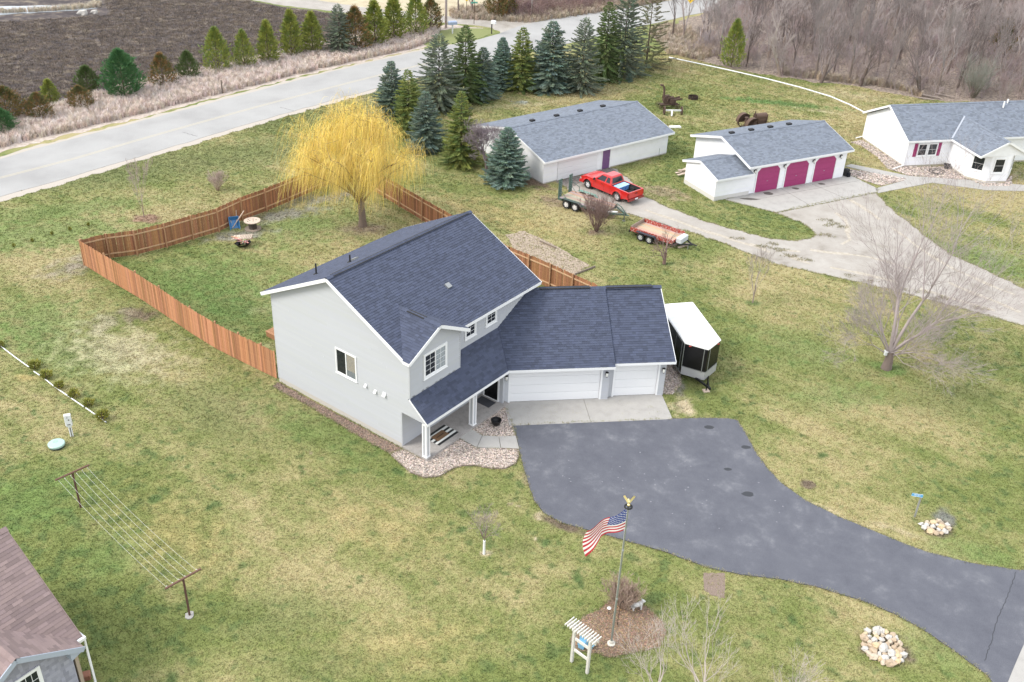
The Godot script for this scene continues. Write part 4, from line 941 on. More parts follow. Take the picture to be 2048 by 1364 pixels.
	for i in er.size() - 1: ed.beam(G3(er[i], 0.03), G3(er[i + 1], 0.03), 0.02, 0.09)
	single("bed_edging", ed, M.plain, "thin brown edging round the stone bed by the porch", "edging")
	var kt := mb()
	kt.lathe([[0.16, 0.0], [0.22, 0.08], [0.25, 0.2], [0.26, 0.27], [0.285, 0.28], [0.285, 0.30], [0.25, 0.30], [0.22, 0.2], [0.16, 0.1], [0.0, 0.09]], 24)
	for k in 3: kt.tube(Vector3(cos(TAU * k / 3) * 0.16, 0.05, sin(TAU * k / 3) * 0.16), Vector3(cos(TAU * k / 3) * 0.2, -0.06, sin(TAU * k / 3) * 0.2), 0.02, 0.015, 6)
	single("kettle_planter", kt, M.black_metal, "empty black kettle planter standing on the stone bed", "planter", G3(Vector2(-0.64, -42.62), 0.07))
	# small deck behind the house
	var dk := thing("wooden_deck", "low brown wooden deck at the rear of the grey house", "deck", hx * Vector3(4.3, 0, -2.05), HYAW)
	var fr := mb(); fr.bx(-1.63, 0.0, -2.1, 2.4, 0.3, 2.1); part(dk, "frame", fr, M.deck_wood)
	for k in 20:
		var q := mb(tone(rnd(0.85, 1.15))); q.bx(-1.65 + 0.205 * k, 0.3, -2.15, -1.65 + 0.205 * k + 0.19, 0.335, 2.12); part(dk, "plank", q, M.deck_wood)

func rug(s: Vector2, how: Array) -> MB:
	var b := mb()
	if how == [1]:
		var k := 7
		for i in k:
			b.col = Color(0.02, 0.02, 0.022) if i % 2 == 0 else Color(0.7, 0.69, 0.66)
			b.bx(-s.x / 2, 0, -s.y / 2 + s.y * i / k, s.x / 2, 0.008, -s.y / 2 + s.y * (i + 1) / k)
	elif how == [2]:
		b.col = Color(0.16, 0.09, 0.045); b.bx(-s.x / 2, 0, -s.y / 2, s.x / 2, 0.014, s.y / 2)
		b.col = Color(0.05, 0.03, 0.02); b.bx(-s.x * 0.3, 0.014, -0.03, s.x * 0.3, 0.0155, 0.03)
	else:
		b.col = Color(0.045, 0.047, 0.055); b.bx(-s.x / 2, 0, -s.y / 2, s.x / 2, 0.01, s.y / 2)
		b.col = Color(0.06, 0.062, 0.07)
		for i in 8: b.bx(-s.x / 2 + 0.05 + i * (s.x - 0.1) / 8, 0.01, -s.y / 2 + 0.05, -s.x / 2 + 0.08 + i * (s.x - 0.1) / 8, 0.014, s.y / 2 - 0.05)
	return b

func rock_mesh(sd: int, k := 8, rough := 0.28) -> ArrayMesh:
	var f := FastNoiseLite.new(); f.seed = sd; f.frequency = 0.9
	var b := mb()
	b.ball(Vector3.ZERO, Vector3.ONE, k)
	for i in b.v.size():
		var q := b.v[i]
		b.v[i] = q * (1.0 + f.get_noise_3dv(q * 1.3) * rough * 2.0)
	for i in range(0, b.v.size(), 3):
		var nn := (b.v[i + 2] - b.v[i]).cross(b.v[i + 1] - b.v[i])
		if nn.length() > 1e-9:
			nn = nn.normalized()
			for e in 3: b.n[i + e] = nn
	return b.mesh()

func inside(p: Vector2, polys: Array) -> bool:
	for q in polys:
		if Geometry2D.is_point_in_polygon(p, PackedVector2Array(q)): return true
	return false

func stones(called: String, _each: String, polys: Array, n: int, r: float, y: float, base := Color(0.42, 0.36, 0.32)):
	var mm := MultiMesh.new(); mm.transform_format = MultiMesh.TRANSFORM_3D; mm.use_colors = true
	mm.mesh = rock_mesh(7, 6, 0.2)
	var xs := []; var lo := Vector2(1e9, 1e9); var hi := -lo
	for q in polys:
		for p in q:
			lo = lo.min(p); hi = hi.max(p)
	var guard := 0
	while xs.size() < n and guard < n * 30:
		guard += 1
		var p := Vector2(rnd(lo.x, hi.x), rnd(lo.y, hi.y))
		if inside(p, polys): xs.append(p)
	mm.instance_count = xs.size()
	for i in xs.size():
		var s := r * rnd(0.6, 1.5)
		mm.set_instance_transform(i, Transform3D(Basis(Vector3.UP, rnd(0, 6.3)).scaled(Vector3(s * rnd(0.8, 1.4), s * 0.6, s)), G3(xs[i], y + s * 0.25)))
		var k := rnd(0.35, 1.55)
		mm.set_instance_color(i, tint(Color(base.r * k * rnd(0.95, 1.12), base.g * k, base.b * k * rnd(0.9, 1.05))))
	var o := MultiMeshInstance3D.new(); o.name = uname(called); o.multimesh = mm; o.material_override = M.gravel_stone
	add_child(o)
	o.set_meta("kind", "stuff"); o.set_meta("label", "loose decorative stones covering the bed"); o.set_meta("category", "stones")

# ---------------------------------------------------------------- fences
func fence(called: String, label: String, pts: Array, rails_side: float, rails_seen: bool):
	var f := thing(called, label, "fence", G3(pts[0]), 0.0, "brown wooden privacy fence round the back yard")
	var o := G3(pts[0])
	var picks := []
	for k in 5:
		var b := mb(); var w := 0.136; var h := 1.76 + 0.012 * k
		b.slab(Vector3(-w / 2, 0, 0.009), Vector3.RIGHT, Vector3.UP, P2([0, 0.03, w, 0.03, w, h - 0.03, w - 0.03, h, 0.03, h, 0, h - 0.03]), 0.018)
		picks.append(b)
	var meshes := []
	for k in 15:
		var b: MB = picks[k % 5]
		var t: float = [0.72, 0.85, 0.95, 1.05, 1.2][k / 3] * (0.9 if rails_seen else 1.15)  # run tint: weathered inner faces, plus the runs' light difference painted into the colour
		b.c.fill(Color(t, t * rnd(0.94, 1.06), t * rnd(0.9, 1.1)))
		meshes.append(b.mesh())
	var spos := 0.0
	for i in pts.size() - 1:
		var a := G3(pts[i]) - o; var b := G3(pts[i + 1]) - o
		var l := a.distance_to(b); var d := (b - a) / l; var nn := d.cross(Vector3.UP) * rails_side
		var yaw := atan2(-d.z, d.x)
		var k := int(round(l / 0.145))
		for j in k:
			var p := MeshInstance3D.new(); p.mesh = meshes[rng.randi() % 15]; p.material_override = M.fence_wood; p.name = "picket"
			f.add_child(p, true)
			p.position = a + d * (l * (j + 0.5) / k); p.rotation = Vector3(rnd(-0.008, 0.008), yaw, rnd(-0.006, 0.006))
		for yy in [0.35, 1.5]:
			var r := mb(Color(1.5, 2.1, 2.5)); r.beam(a + nn * 0.03 + Vector3.UP * yy, b + nn * 0.03 + Vector3.UP * yy, 0.038, 0.085)
			part(f, "rail", r, M.fence_wood)
		var posts := maxi(1, int(round(l / 2.4)))
		for j in posts:
			var q := a + d * (l * j / posts) + nn * 0.09
			var r := mb(Color(1.15, 1.4, 1.55)); r.cbox(q + Vector3.UP * 0.92, Vector3(0.09, 1.86, 0.09), 0.01, Basis(Vector3.UP, yaw))
			part(f, "post", r, M.fence_wood)

func fences():
	fence("wooden_fence", "orange-brown fence run beside the open lawn ending at the grey house corner", [Vector2(-28.23, -58.44), Vector2(-26.04, -56.60), Vector2(-23.33, -54.45), Vector2(-21.29, -52.67), Vector2(-18.77, -50.39), Vector2(-16.87, -48.82), Vector2(-15.27, -47.71), Vector2(-13.76, -46.69), Vector2(-12.82, -46.06)], -1.0, false)
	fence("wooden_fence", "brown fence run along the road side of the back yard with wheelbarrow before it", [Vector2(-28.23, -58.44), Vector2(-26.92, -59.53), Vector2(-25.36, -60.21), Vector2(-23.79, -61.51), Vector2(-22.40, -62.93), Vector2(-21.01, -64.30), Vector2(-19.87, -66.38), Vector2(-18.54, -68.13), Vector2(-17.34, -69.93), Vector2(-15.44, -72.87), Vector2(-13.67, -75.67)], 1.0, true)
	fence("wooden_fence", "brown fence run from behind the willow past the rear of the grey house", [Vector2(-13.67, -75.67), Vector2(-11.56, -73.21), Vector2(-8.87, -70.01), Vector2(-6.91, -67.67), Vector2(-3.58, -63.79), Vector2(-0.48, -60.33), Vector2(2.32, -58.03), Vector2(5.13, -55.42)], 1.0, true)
	var gh := mb()
	var a := G3(Vector2(-13.81, -46.79)); var b := G3(Vector2(-13.51, -46.56)); var d := (b - a).normalized()
	for y in [0.45, 1.45]:
		gh.beam(a + Vector3(0, y, 0) + Vector3(-0.02, 0, 0.025), b + Vector3(0, y, 0) + Vector3(-0.02, 0, 0.025), 0.012, 0.05)
	single("gate_hinges", gh, M.black_metal, "pair of black gate hinges on the fence near the house", "hinge")

# ---------------------------------------------------------------- the white neighbour's buildings
func simple_roof(par: Node3D, x0: float, x1: float, zf: float, zr: float, zb: float, he: float, hr: float, m: Material, sh: Material, pieces := 0, exposure := 0.142, l0 := 0.14, l1 := 0.34, both := true):
	var s := (hr - he) / (zf - zr); var l := sqrt(1 + s * s)
	var r := Node3D.new(); r.name = "roof"; par.add_child(r); r.name = "roof"
	var V := Vector3(0, s, -1).normalized()
	var poly := P2([x0, 0, x1, 0, x1, (zf - zr) * l, x0, (zf - zr) * l])
	var d := mb(Color(0.8, 0.8, 0.8)); d.slab(Vector3(0, he, zf), Vector3.RIGHT, V, poly, 0.1)
	var s2 := (hr - he) / (zr - zb); var l2 := sqrt(1 + s2 * s2)
	var poly2 := P2([-x1, 0, -x0, 0, -x0, (zr - zb) * l2, -x1, (zr - zb) * l2])
	var V2 := Vector3(0, s2, 1).normalized()
	d.slab(Vector3(0, he, zb), Vector3.LEFT, V2, poly2, 0.1)
	part(r, "roof_deck", d, sh)
	courses(r, "shingle", "shingles", Vector3(0, he, zf), Vector3.RIGHT, V, poly, [], exposure, l0, l1, 0.013, sh, 0.28, pieces)
	if both: courses(r, "shingle", "shingles", Vector3(0, he, zb), Vector3.LEFT, V2, poly2, [], exposure, l0, l1, 0.013, sh, 0.28, 0)
	caps(r, Vector3(x0, hr, zr), Vector3(x1, hr, zr), s, sh, Transform3D(), "ridge_caps", 0.03, false)
	var f := mb()
	for xx in [x0 - 0.01, x1 + 0.01]:
		f.beam(Vector3(xx, he - 0.09, zf + 0.015), Vector3(xx, hr - 0.09, zr), 0.03, 0.18); f.beam(Vector3(xx, he - 0.09, zb - 0.015), Vector3(xx, hr - 0.09, zr), 0.03, 0.18)
	for zz in [zf + 0.012, zb - 0.012]: f.beam(Vector3(x0, he - 0.08, zz), Vector3(x1, he - 0.08, zz), 0.025, 0.16)
	part(par, "fascia", f, m)
	return r

func box_vents(roof: Node3D, n: int, x0: float, x1: float, y: float, z: float):
	for k in n:
		var b := mb(); b.box(Vector3(lerpf(x0, x1, k / (n - 1.0)), y, z), Vector3(0.42, 0.14, 0.3)); part(roof, "box_vent", b, M.dark)

func siding_wall(par: Node3D, O: Vector3, U: Vector3, poly: PackedVector2Array, holes := []):
	courses(par, "siding_board", "siding_boards", O + U.cross(Vector3.UP) * 0.002, U, Vector3.UP, poly, holes, 0.125, 3.6, 3.7, 0.014, M.white_siding, 0.01, 0)

func neighbours():
	var X := Vector3.RIGHT; var Y := Vector3.UP; var Z := Vector3.BACK
	# long garage
	var g := thing("long_garage", "long low white garage with grey shingles and one purple door", "garage", Vector3(1.906, 0, -75.675), 0.649)
	var L := 13.54; var W := 9.15; var he := 2.05; var hr := 3.38
	var base := mb(); base.bx(0.02, -0.1, -W + 0.02, L - 0.02, 0.12, -0.02); part(g, "foundation", base, M.wall_concrete)
	var w := mb(); var front := P2([0, 0.12, L, 0.12, L, 2.02, 0, 2.02])
	w.slab(Vector3.ZERO, X, Y, front, 0.15); w.slab(Vector3(L, 0, -W), -X, Y, front, 0.15)
	part(g, "wall", w, M.white_siding)
	siding_wall(g, Vector3.ZERO, X, front, [Rect2(1.4, 0, 4.2, 1.98), Rect2(6.1, 0, 0.9, 1.98)])
	var pk := he + (hr - he) * (W / 2) / (W / 2 + 0.45) 
	var gab := P2([-W, 0.12, 0, 0.12, 0, he - 0.1, -W / 2, hr - 0.2, -W, he - 0.1])
	w = mb(); w.slab(Vector3.ZERO, Z, Y, gab, 0.15)
	var gab2 := PackedVector2Array()
	for p in gab: gab2.append(Vector2(-p.x, p.y))
	w.slab(Vector3(L, 0, 0), -Z, Y, gab2, 0.15)
	part(g, "gable_wall", w, M.white_siding)
	siding_wall(g, Vector3.ZERO, Z, gab)
	garage_door(g, Vector3(1.42, 0.05, 0.0), X, 4.15, 1.9, M.door_white, Transform3D(), 4, 8, 0.0, false)
	var d := mb(); d.bx(6.14, 0.06, 0.0, 6.94, 1.92, 0.035); var dd := part(g, "side_door", d, M.purple)
	var tr := mb(); tr.bx(6.04, 0.06, 0, 6.14, 2.0, 0.045); tr.bx(6.94, 0.06, 0, 7.04, 2.0, 0.045); part(dd, "door_frame", tr, M.trim)
	var kn := mb(); kn.ball(Vector3(6.86, 0.95, 0.06), Vector3(0.035, 0.035, 0.035), 8); part(dd, "handle", kn, M.steel)
	var rf = simple_roof(g, -0.25, L + 0.25, 0.45, -W / 2, -W - 0.45, he, hr, M.trim, M.shingle_grey)
	box_vents(rf, 4, 2.6, 10.3, hr - 0.03, -W / 2 - 0.55)
	var ds := mb(); ds.bx(L - 0.9, 0.1, 0.005, L - 0.87, 0.7, 0.03); part(g, "conduit", ds, M.galvanised)
	# three-car garage with a lean-to
	g = thing("three_car_garage", "white garage with three magenta doors and a small side annex", "garage", Vector3(18.283, 0, -75.482), 0.492)
	L = 10.0; W = 7.4; he = 2.45; hr = 3.66
	base = mb(); base.bx(0.02, -0.1, -W + 0.02, L - 0.02, 0.1, -0.02); part(g, "foundation", base, M.wall_concrete)
	front = P2([0, 0.05, L, 0.05, L, he - 0.05, 0, he - 0.05])
	w = mb(); w.slab(Vector3.ZERO, X, Y, front, 0.15); w.slab(Vector3(L, 0, -W), -X, Y, front, 0.15)
	var gw := part(g, "wall", w, M.white_siding)
	var doors := [[0.66, 2.28], [3.62, 2.32], [6.64, 2.22]]
	siding_wall(g, Vector3.ZERO, X, front, [Rect2(0.56, 0, 2.48, 2.12), Rect2(3.52, 0, 2.52, 2.12), Rect2(6.54, 0, 2.42, 2.12)])
	gab = P2([-W, 0.05, 0, 0.05, 0, he - 0.1, -W / 2, hr - 0.2, -W, he - 0.1]); gab2 = PackedVector2Array()
	for p in gab: gab2.append(Vector2(-p.x, p.y))
	w = mb(); w.slab(Vector3.ZERO, Z, Y, gab, 0.15); w.slab(Vector3(L, 0, 0), -Z, Y, gab2, 0.15); part(g, "gable_wall", w, M.white_siding)
	siding_wall(g, Vector3.ZERO, Z, gab)
	for e in doors:
		garage_door(g, Vector3(e[0], 0.05, 0.0), X, e[1], 2.05, M.magenta, Transform3D(), 4, 4, 0.32)
		var t := mb(); t.bx(e[0] - 0.1, 0.05, 0.0, e[0], 2.2, 0.06); t.bx(e[0] + e[1], 0.05, 0.0, e[0] + e[1] + 0.1, 2.2, 0.06); t.bx(e[0] - 0.1, 2.1, 0.0, e[0] + e[1] + 0.1, 2.2, 0.055); part(gw, "door_trim", t, M.trim)
	for xx in [0.3, 3.32, 6.34, 9.25]: sconce(g, Vector3(xx, 1.95, 0.02), Z)
	rf = simple_roof(g, -0.4, L + 0.4, 0.3, -W / 2, -W - 0.3, he, hr, M.trim, M.shingle_grey)
	box_vents(rf, 4, 1.0, 7.0, hr - 0.03, -W / 2 - 0.5)
	var an := Node3D.new(); an.name = "annex"; g.add_child(an); an.name = "annex"; an.position = Vector3(-3.4, 0, 0.1)
	w = mb(); var af := P2([0, 0.35, 3.4, 0.35, 3.4, 1.88, 0, 1.88]); var ag := P2([-4.0, 0.35, 0, 0.35, 0, 1.88, -2.1, 2.5, -4.0, 1.88])
	w.slab(Vector3.ZERO, X, Y, af, 0.12); w.slab(Vector3.ZERO, Z, Y, ag, 0.12); w.slab(Vector3(3.4, 0, -4.0), -X, Y, af, 0.12); part(an, "annex_wall", w, M.white_siding)
	siding_wall(an, Vector3.ZERO, X, af); siding_wall(an, Vector3.ZERO, Z, ag)
	base = mb(Color(1.3, 1.33, 1.4)); base.bx(-0.02, -0.1, -4.02, 3.4, 0.36, 0.02); part(an, "foundation", base, M.wall_concrete)
	simple_roof(an, -0.15, 3.38, 0.3, -2.1, -4.35, 1.9, 2.62, M.trim, M.shingle_grey)
	# ranch house
	g = thing("ranch_house", "single-storey white ranch house with magenta shutters and a bay", "house", Vector3(33.147, 0, -83.175), 0.231)
	W = 7.18; he = 2.46; hr = 4.36; L = 22.0
	base = mb(Color(1.2, 1.15, 1.1)); base.bx(0.02, -0.1, -W + 0.02, L, 0.16, -0.02); part(g, "foundation", base, M.wall_concrete)
	w = mb(); front = P2([0, 0.16, L, 0.16, L, he - 0.06, 0, he - 0.06]); w.slab(Vector3.ZERO, X, Y, front, 0.15); w.slab(Vector3(L, 0, -W), -X, Y, front, 0.15)
	gab = P2([-W, 0.16, 0, 0.16, 0, he - 0.1, -W / 2, hr - 0.2, -W, he - 0.1]); w.slab(Vector3.ZERO, Z, Y, gab, 0.15)
	gw = part(g, "wall", w, M.white_siding)
	siding_wall(g, Vector3.ZERO, Z, gab); siding_wall(g, Vector3.ZERO, X, P2([0, 0.16, 4.2, 0.16, 4.2, he - 0.06, 0, he - 0.06]), [Rect2(0.85, 0.95, 1.9, 1.15)])
	window(gw, on_wall(Vector3(0.95, 0.95, 0.012), X), 0.92, 1.15, 0.07, 1, 1, 2); window(gw, on_wall(Vector3(1.93, 0.95, 0.012), X), 0.92, 1.15, 0.07, 1, 1, 2)
	for xx in [0.6, 2.87]:
		var s := mb(); s.bx(xx, 0.93, 0.012, xx + 0.3, 2.12, 0.05)
		var sh := part(g, "shutter", s, M.magenta)
		for k in 12:
			var q := mb(); q.box(Vector3(xx + 0.15, 1.0 + k * 0.095, 0.055), Vector3(0.22, 0.07, 0.012), Basis(X, 0.4)); part(sh, "slat", q, M.magenta)
	rf = simple_roof(g, -0.3, L, 0.3, -W / 2, -W - 0.3, he, hr, M.trim, M.shingle_grey)
	for e in [[11.2, -3.4, 0.25], [10.5, -2.9, 0.2]]:
		var b := mb(); b.tube(Vector3(e[0], 3.7, e[1]), Vector3(e[0], 4.35 + e[2], e[1]), 0.07, 0.07, 8, true); part(rf, "vent_pipe", b, M.trim)
	# wing with an angled bay
	var bay := PackedVector2Array([Vector2(4.1, -0.2), Vector2(4.1, 2.9), Vector2(5.2, 4.15), Vector2(7.0, 4.3), Vector2(8.3, 3.0), Vector2(8.3, -0.2)])
	w = mb(); w.prism(bay, 0.16, he - 0.06); var ww := part(g, "bay_wall", w, M.white_siding)
	base = mb(Color(1.2, 1.15, 1.1)); base.prism(bay, -0.1, 0.17); part(g, "foundation", base, M.wall_concrete)
	for e in [[1, 0.2, 1.05], [2, 0.3, 1.0], [3, 0.4, 1.0]]:
		var a: Vector2 = bay[e[0]]; var b: Vector2 = bay[e[0] + 1]; var u := (b - a).normalized()
		window(ww, on_wall(Vector3(a.x, 0.85, a.y) + Vector3(u.x, 0, u.y) * e[1] + Vector3(-u.y, 0, u.x) * 0.005, Vector3(u.x, 0, u.y)), e[2], 1.3, 0.07, 1, 1, 2)
	for i in 4:
		var a: Vector2 = bay[i]; var b: Vector2 = bay[i + 1]; var u := (b - a).normalized(); var ln := a.distance_to(b)
		siding_wall(g, Vector3(a.x, 0, a.y), Vector3(u.x, 0, u.y), P2([0, 0.16, ln, 0.16, ln, he - 0.06, 0, he - 0.06]), [] if i == 0 else [Rect2(0.15, 0.8, 1.3, 1.4)])
	var s2 := 0.5; var l2 := sqrt(1 + s2 * s2); var half := 2.35; var cx := 6.2; var zf := 4.45; var he2 := he + 0.02
	var zin := -2.6
	var d2 := mb(Color(0.8, 0.8, 0.8))
	var lp := P2([0.25, 0, zf, 0, zf, half * l2, zin + 0.4, half * l2])
	d2.slab(Vector3(cx - half, he2, 0), Z, Vector3(1, s2, 0).normalized(), lp, 0.1)
	courses(rf, "shingle", "shingles", Vector3(cx - half, he2, 0), Z, Vector3(1, s2, 0).normalized(), lp, [], 0.142, 0.14, 0.34, 0.013, M.shingle_grey, 0.28, 0)
	var rp := PackedVector2Array()
	for p in lp: rp.append(Vector2(-p.x, p.y))
	d2.slab(Vector3(cx + half, he2, 0), -Z, Vector3(-1, s2, 0).normalized(), rp, 0.1)
	courses(rf, "shingle", "shingles", Vector3(cx + half, he2, 0), -Z, Vector3(-1, s2, 0).normalized(), rp, [], 0.142, 0.14, 0.34, 0.013, M.shingle_grey, 0.28, 0)
	part(rf, "wing_deck", d2, M.shingle_grey)
	caps(rf, Vector3(cx, he2 + half * s2, -1.6), Vector3(cx, he2 + half * s2, zf), s2, M.shingle_grey, Transform3D(), "ridge_caps", 0.03, false)
	var f := mb(); var gf := mb()
	for sg in [-1.0, 1.0]:
		f.beam(Vector3(cx + sg * half, he2 - 0.09, zf + 0.015), Vector3(cx, he2 + half * s2 - 0.09, zf + 0.015), 0.03, 0.18); f.beam(Vector3(cx + sg * half, he2 - 0.08, 0.3), Vector3(cx + sg * half, he2 - 0.08, zf), 0.03, 0.16)
	part(g, "wing_fascia", f, M.trim)
	gf.slab(Vector3(0, 0, 4.28), X, Y, P2([4.1, he - 0.08, 8.3, he - 0.08, 8.3, he + 0.02, cx, he2 + half * s2 - 0.15, 4.1, he + 0.02]), 0.1); gf.bx(4.1, he - 0.1, 2.9, 8.3, he - 0.07, 4.28)
	part(g, "wing_gable", gf, M.white_siding)
	var va := mb(Color(0.35, 0.37, 0.42)); va.beam(Vector3(cx - half + 0.05, he + 0.08, 0.18), Vector3(cx - 0.05, he2 + half * s2 + 0.03, -1.95), 0.14, 0.02); part(rf, "valley", va, M.plain)
	var sp := mb(); sp.tube(Vector3(-0.06, 0.15, 0.05), Vector3(-0.06, 2.3, 0.05), 0.04, 0.04, 6); sp.tube(Vector3(-0.06, 0.2, 0.05), Vector3(-1.3, 0.08, 0.5), 0.05, 0.05, 6, true); sp.tube(Vector3(-0.06, 0.2, -W), Vector3(-0.7, 0.1, -W + 0.1), 0.05, 0.05, 6, true)
	part(g, "downspout", sp, M.trim)
	var bed := [Vector2(30.08, -88.95), Vector2(31.37, -89.64), Vector2(33.24, -83.24), Vector2(37.18, -83.71), Vector2(37.86, -80.92), Vector2(39.10, -80.17), Vector2(40.77, -80.37), Vector2(42.10, -82.20), Vector2(41.25, -79.87), Vector2(38.80, -79.38), Vector2(38.04, -80.71), Vector2(33.02, -81.14), Vector2(31.62, -82.58), Vector2(31.52, -85.68), Vector2(30.86, -88.13)]
	var tri2 := [Vector2(27.50, -80.83), Vector2(28.25, -82.06), Vector2(32.53, -80.41), Vector2(32.22, -79.93), Vector2(29.89, -78.57)]
	sheet("rock_bed", bed, 0.02, M.bed_stone, 0.5, 0.1); sheet("rock_bed", tri2, 0.025, M.bed_stone, 0.5, 0.05)
	stones("bed_rocks", "bed_rock", [bed, tri2], 3500, 0.06, 0.02, Color(0.44, 0.38, 0.34))
	var pot := mb(); pot.lathe([[0.18, 0], [0.28, 0.3], [0.3, 0.42], [0.24, 0.42], [0.2, 0.3]], 12)
	single("black_planter", pot, M.dark, "black pot in the rock bed at the ranch house corner", "planter", G3(Vector2(36.87, -83.20), 0.02))
	var hose := mb(Color(0.05, 0.05, 0.05)); var hp := PackedVector3Array()
	for k in 26: hp.append(G3(Vector2(35.69, -82.13), 0.08) + Vector3(cos(k * 0.5) * (0.25 + 0.02 * k), 0.01 * k * 0.2, sin(k * 0.5) * (0.25 + 0.02 * k)))
	hose.path(hp, 0.03, 5)
	single("garden_hose", hose, M.plain, "coiled dark hose in the rock bed below the shutters", "hose")
	var bin := mb(); bin.cbox(Vector3(0, 0.3, 0), Vector3(0.4, 0.6, 0.4), 0.04); bin.col = Color(0.03, 0.1, 0.35); bin.cbox(Vector3(0, 0.18, 0.28), Vector3(0.3, 0.36, 0.25), 0.03)
	single("waste_bin", bin, M.dark, "small dark bin at the corner of the three-door garage", "bin", G3(Vector2(27.46, -80.49), 0.045), 0.5)
	var pile := thing("board_pile", "loose pale boards lying behind the white annex", "boards", G3(Vector2(13.69, -79.32)), 0.5)
	for k in 6:
		var b := mb(tone(rnd(1.2, 2.0))); b.box(Vector3(rnd(-0.3, 0.4), 0.05 + 0.05 * k, rnd(-0.4, 0.4)), Vector3(rnd(1.0, 1.8), 0.04, 0.22), Basis(Y, rnd(-0.5, 0.5))); part(pile, "board", b, M.old_wood)

# ---------------------------------------------------------------- brown-roofed house in the near corner
func brown_house():
	var X := Vector3.RIGHT; var Y := Vector3.UP; var Z := Vector3.BACK
	# local x runs along the ridge to its end (away from the camera), local z down the slope towards the lawn
	var yaw := 0.96
	var he := 2.75; var hr := 5.8
	var eave := Vector3(-14.86, 2.75, -24.96)
	var g := thing("brown_roof_house", "corner of a house with brown shingles and shake gable", "house", Vector3(eave.x, 0, eave.z), yaw)
	var run := 3.7
	var r: Node3D = simple_roof(g, -5.5, 0.0, 0.0, -run, -2 * run, he, hr, M.shingle_brown, M.shingle_brown, 200, 0.145, 0.25, 0.6, false)
	# cross gable
	var s2 := 0.62; var l2 := sqrt(1 + s2 * s2); var half := 2.25; var cx := -2.5; var zf := 0.5; var h2 := he + 0.05
	var top := h2 + half * s2
	var zin := -run * (top - he) / (hr - he)
	var lp := P2([-0.05, 0, zf, 0, zf, half * l2, zin, half * l2])
	var d2 := mb(Color(0.8, 0.8, 0.8))
	var rp := PackedVector2Array()
	for p in lp: rp.append(Vector2(-p.x, p.y))
	d2.slab(Vector3(cx + half, h2, 0), -Z, Vector3(-1, s2, 0).normalized(), rp, 0.1); d2.slab(Vector3(cx - half, h2, 0), Z, Vector3(1, s2, 0).normalized(), lp, 0.1)
	part(r, "gable_deck", d2, M.shingle_brown)
	courses(r, "shingle", "shingles", Vector3(cx + half, h2, 0), -Z, Vector3(-1, s2, 0).normalized(), rp, [], 0.145, 0.25, 0.6, 0.014, M.shingle_brown, 0.28, 100)
	courses(r, "shingle", "shingles", Vector3(cx - half, h2, 0), Z, Vector3(1, s2, 0).normalized(), lp, [], 0.145, 0.25, 0.6, 0.014, M.shingle_brown, 0.28, 0)
	caps(r, Vector3(cx, top, zin + 0.2), Vector3(cx, top, zf), s2, M.shingle_brown)
	var f := mb()
	for sg in [-1.0, 1.0]:
		f.beam(Vector3(cx + sg * half, h2 - 0.11, zf + 0.02), Vector3(cx, top - 0.11, zf + 0.02), 0.04, 0.2)
	f.slab(Vector3(cx + half - 0.5, h2 - 0.42, zf - 0.02), X, Y, P2([0, 0.1, 0.5, 0.25, 0.5, 0.32, 0, 0.6]), 0.35)
	part(g, "gable_trim", f, M.blue_wall_trim)
	var gt := mb(); gt.bx(-0.3, he - 0.13, 0.0, 0.06, he - 0.0, 0.12); gt.bx(-0.02, he - 0.13, -7.4, 0.1, he - 0.02, 0.1); gt.tube(Vector3(0.05, 0.2, 0.05), Vector3(0.05, he - 0.1, 0.05), 0.045, 0.045, 6)
	part(g, "gutter", gt, M.trim)
	# walls
	var w := mb(); var gp := P2([cx - half + 0.3, 0.2, cx + half - 0.3, 0.2, cx + half - 0.3, h2 + 0.05, cx, top - 0.2, cx - half + 0.3, h2 + 0.05])
	w.slab(Vector3(0, 0, 0.1), X, Y, gp, 0.12)
	var gw := part(g, "gable_wall", w, M.shake)
	courses(gw, "shake", "shakes", Vector3(0, 0, 0.102), X, Y, gp, [Rect2(cx - 0.8, 1.2, 1.6, 1.7)], 0.16, 0.1, 0.24, 0.014, M.shake, 0.18, 250)
	window(gw, on_wall(Vector3(cx - 0.8, 1.2, 0.118), X), 1.6, 1.7, 0.1, 2, 3, 4)
	w = mb(); w.slab(Vector3(-0.35, 0, 0), -Z, Y, P2([-0.1, 0.1, 7.2, 0.1, 7.2, he - 0.1, 3.7, hr - 0.3, -0.1, he - 0.1]), 0.12)
	w.slab(Vector3(0, 0, -0.25), X, Y, P2([-5.4, 0.1, -0.35, 0.1, -0.35, he - 0.1, -5.4, he - 0.1]), 0.12)
	var sw := part(g, "side_wall", w, mat("tan_siding", Color(0.36, 0.29, 0.22), 0.7))
	courses(sw, "siding_board", "siding_boards", Vector3(-0.348, 0, 0), -Z, Y, P2([-0.1, 1.1, 7.2, 1.1, 7.2, he - 0.1, -0.1, he - 0.1]), [], 0.12, 3.6, 3.7, 0.014, M.tan_siding, 0.03, 60)
	courses(sw, "brick", "bricks", Vector3(-0.346, 0, 0), -Z, Y, P2([-0.1, 0.05, 7.2, 0.05, 7.2, 1.1, -0.1, 1.1]), [], 0.075, 0.2, 0.215, 0.02, M.brick, 0.3, 150)
	var me := mb(Color(0.25, 0.38, 0.5)); me.cbox(Vector3(-0.25, 1.5, -0.45), Vector3(0.16, 0.5, 0.3), 0.02); me.tube(Vector3(-0.25, 0.1, -0.45), Vector3(-0.25, 1.3, -0.45), 0.03, 0.03, 6); part(g, "utility_meter", me, M.satin)
	var bl := mb(Color(0.42, 0.24, 0.2)); bl.cbox(Vector3(0, 0.12, 0), Vector3(0.5, 0.24, 0.32), 0.03)
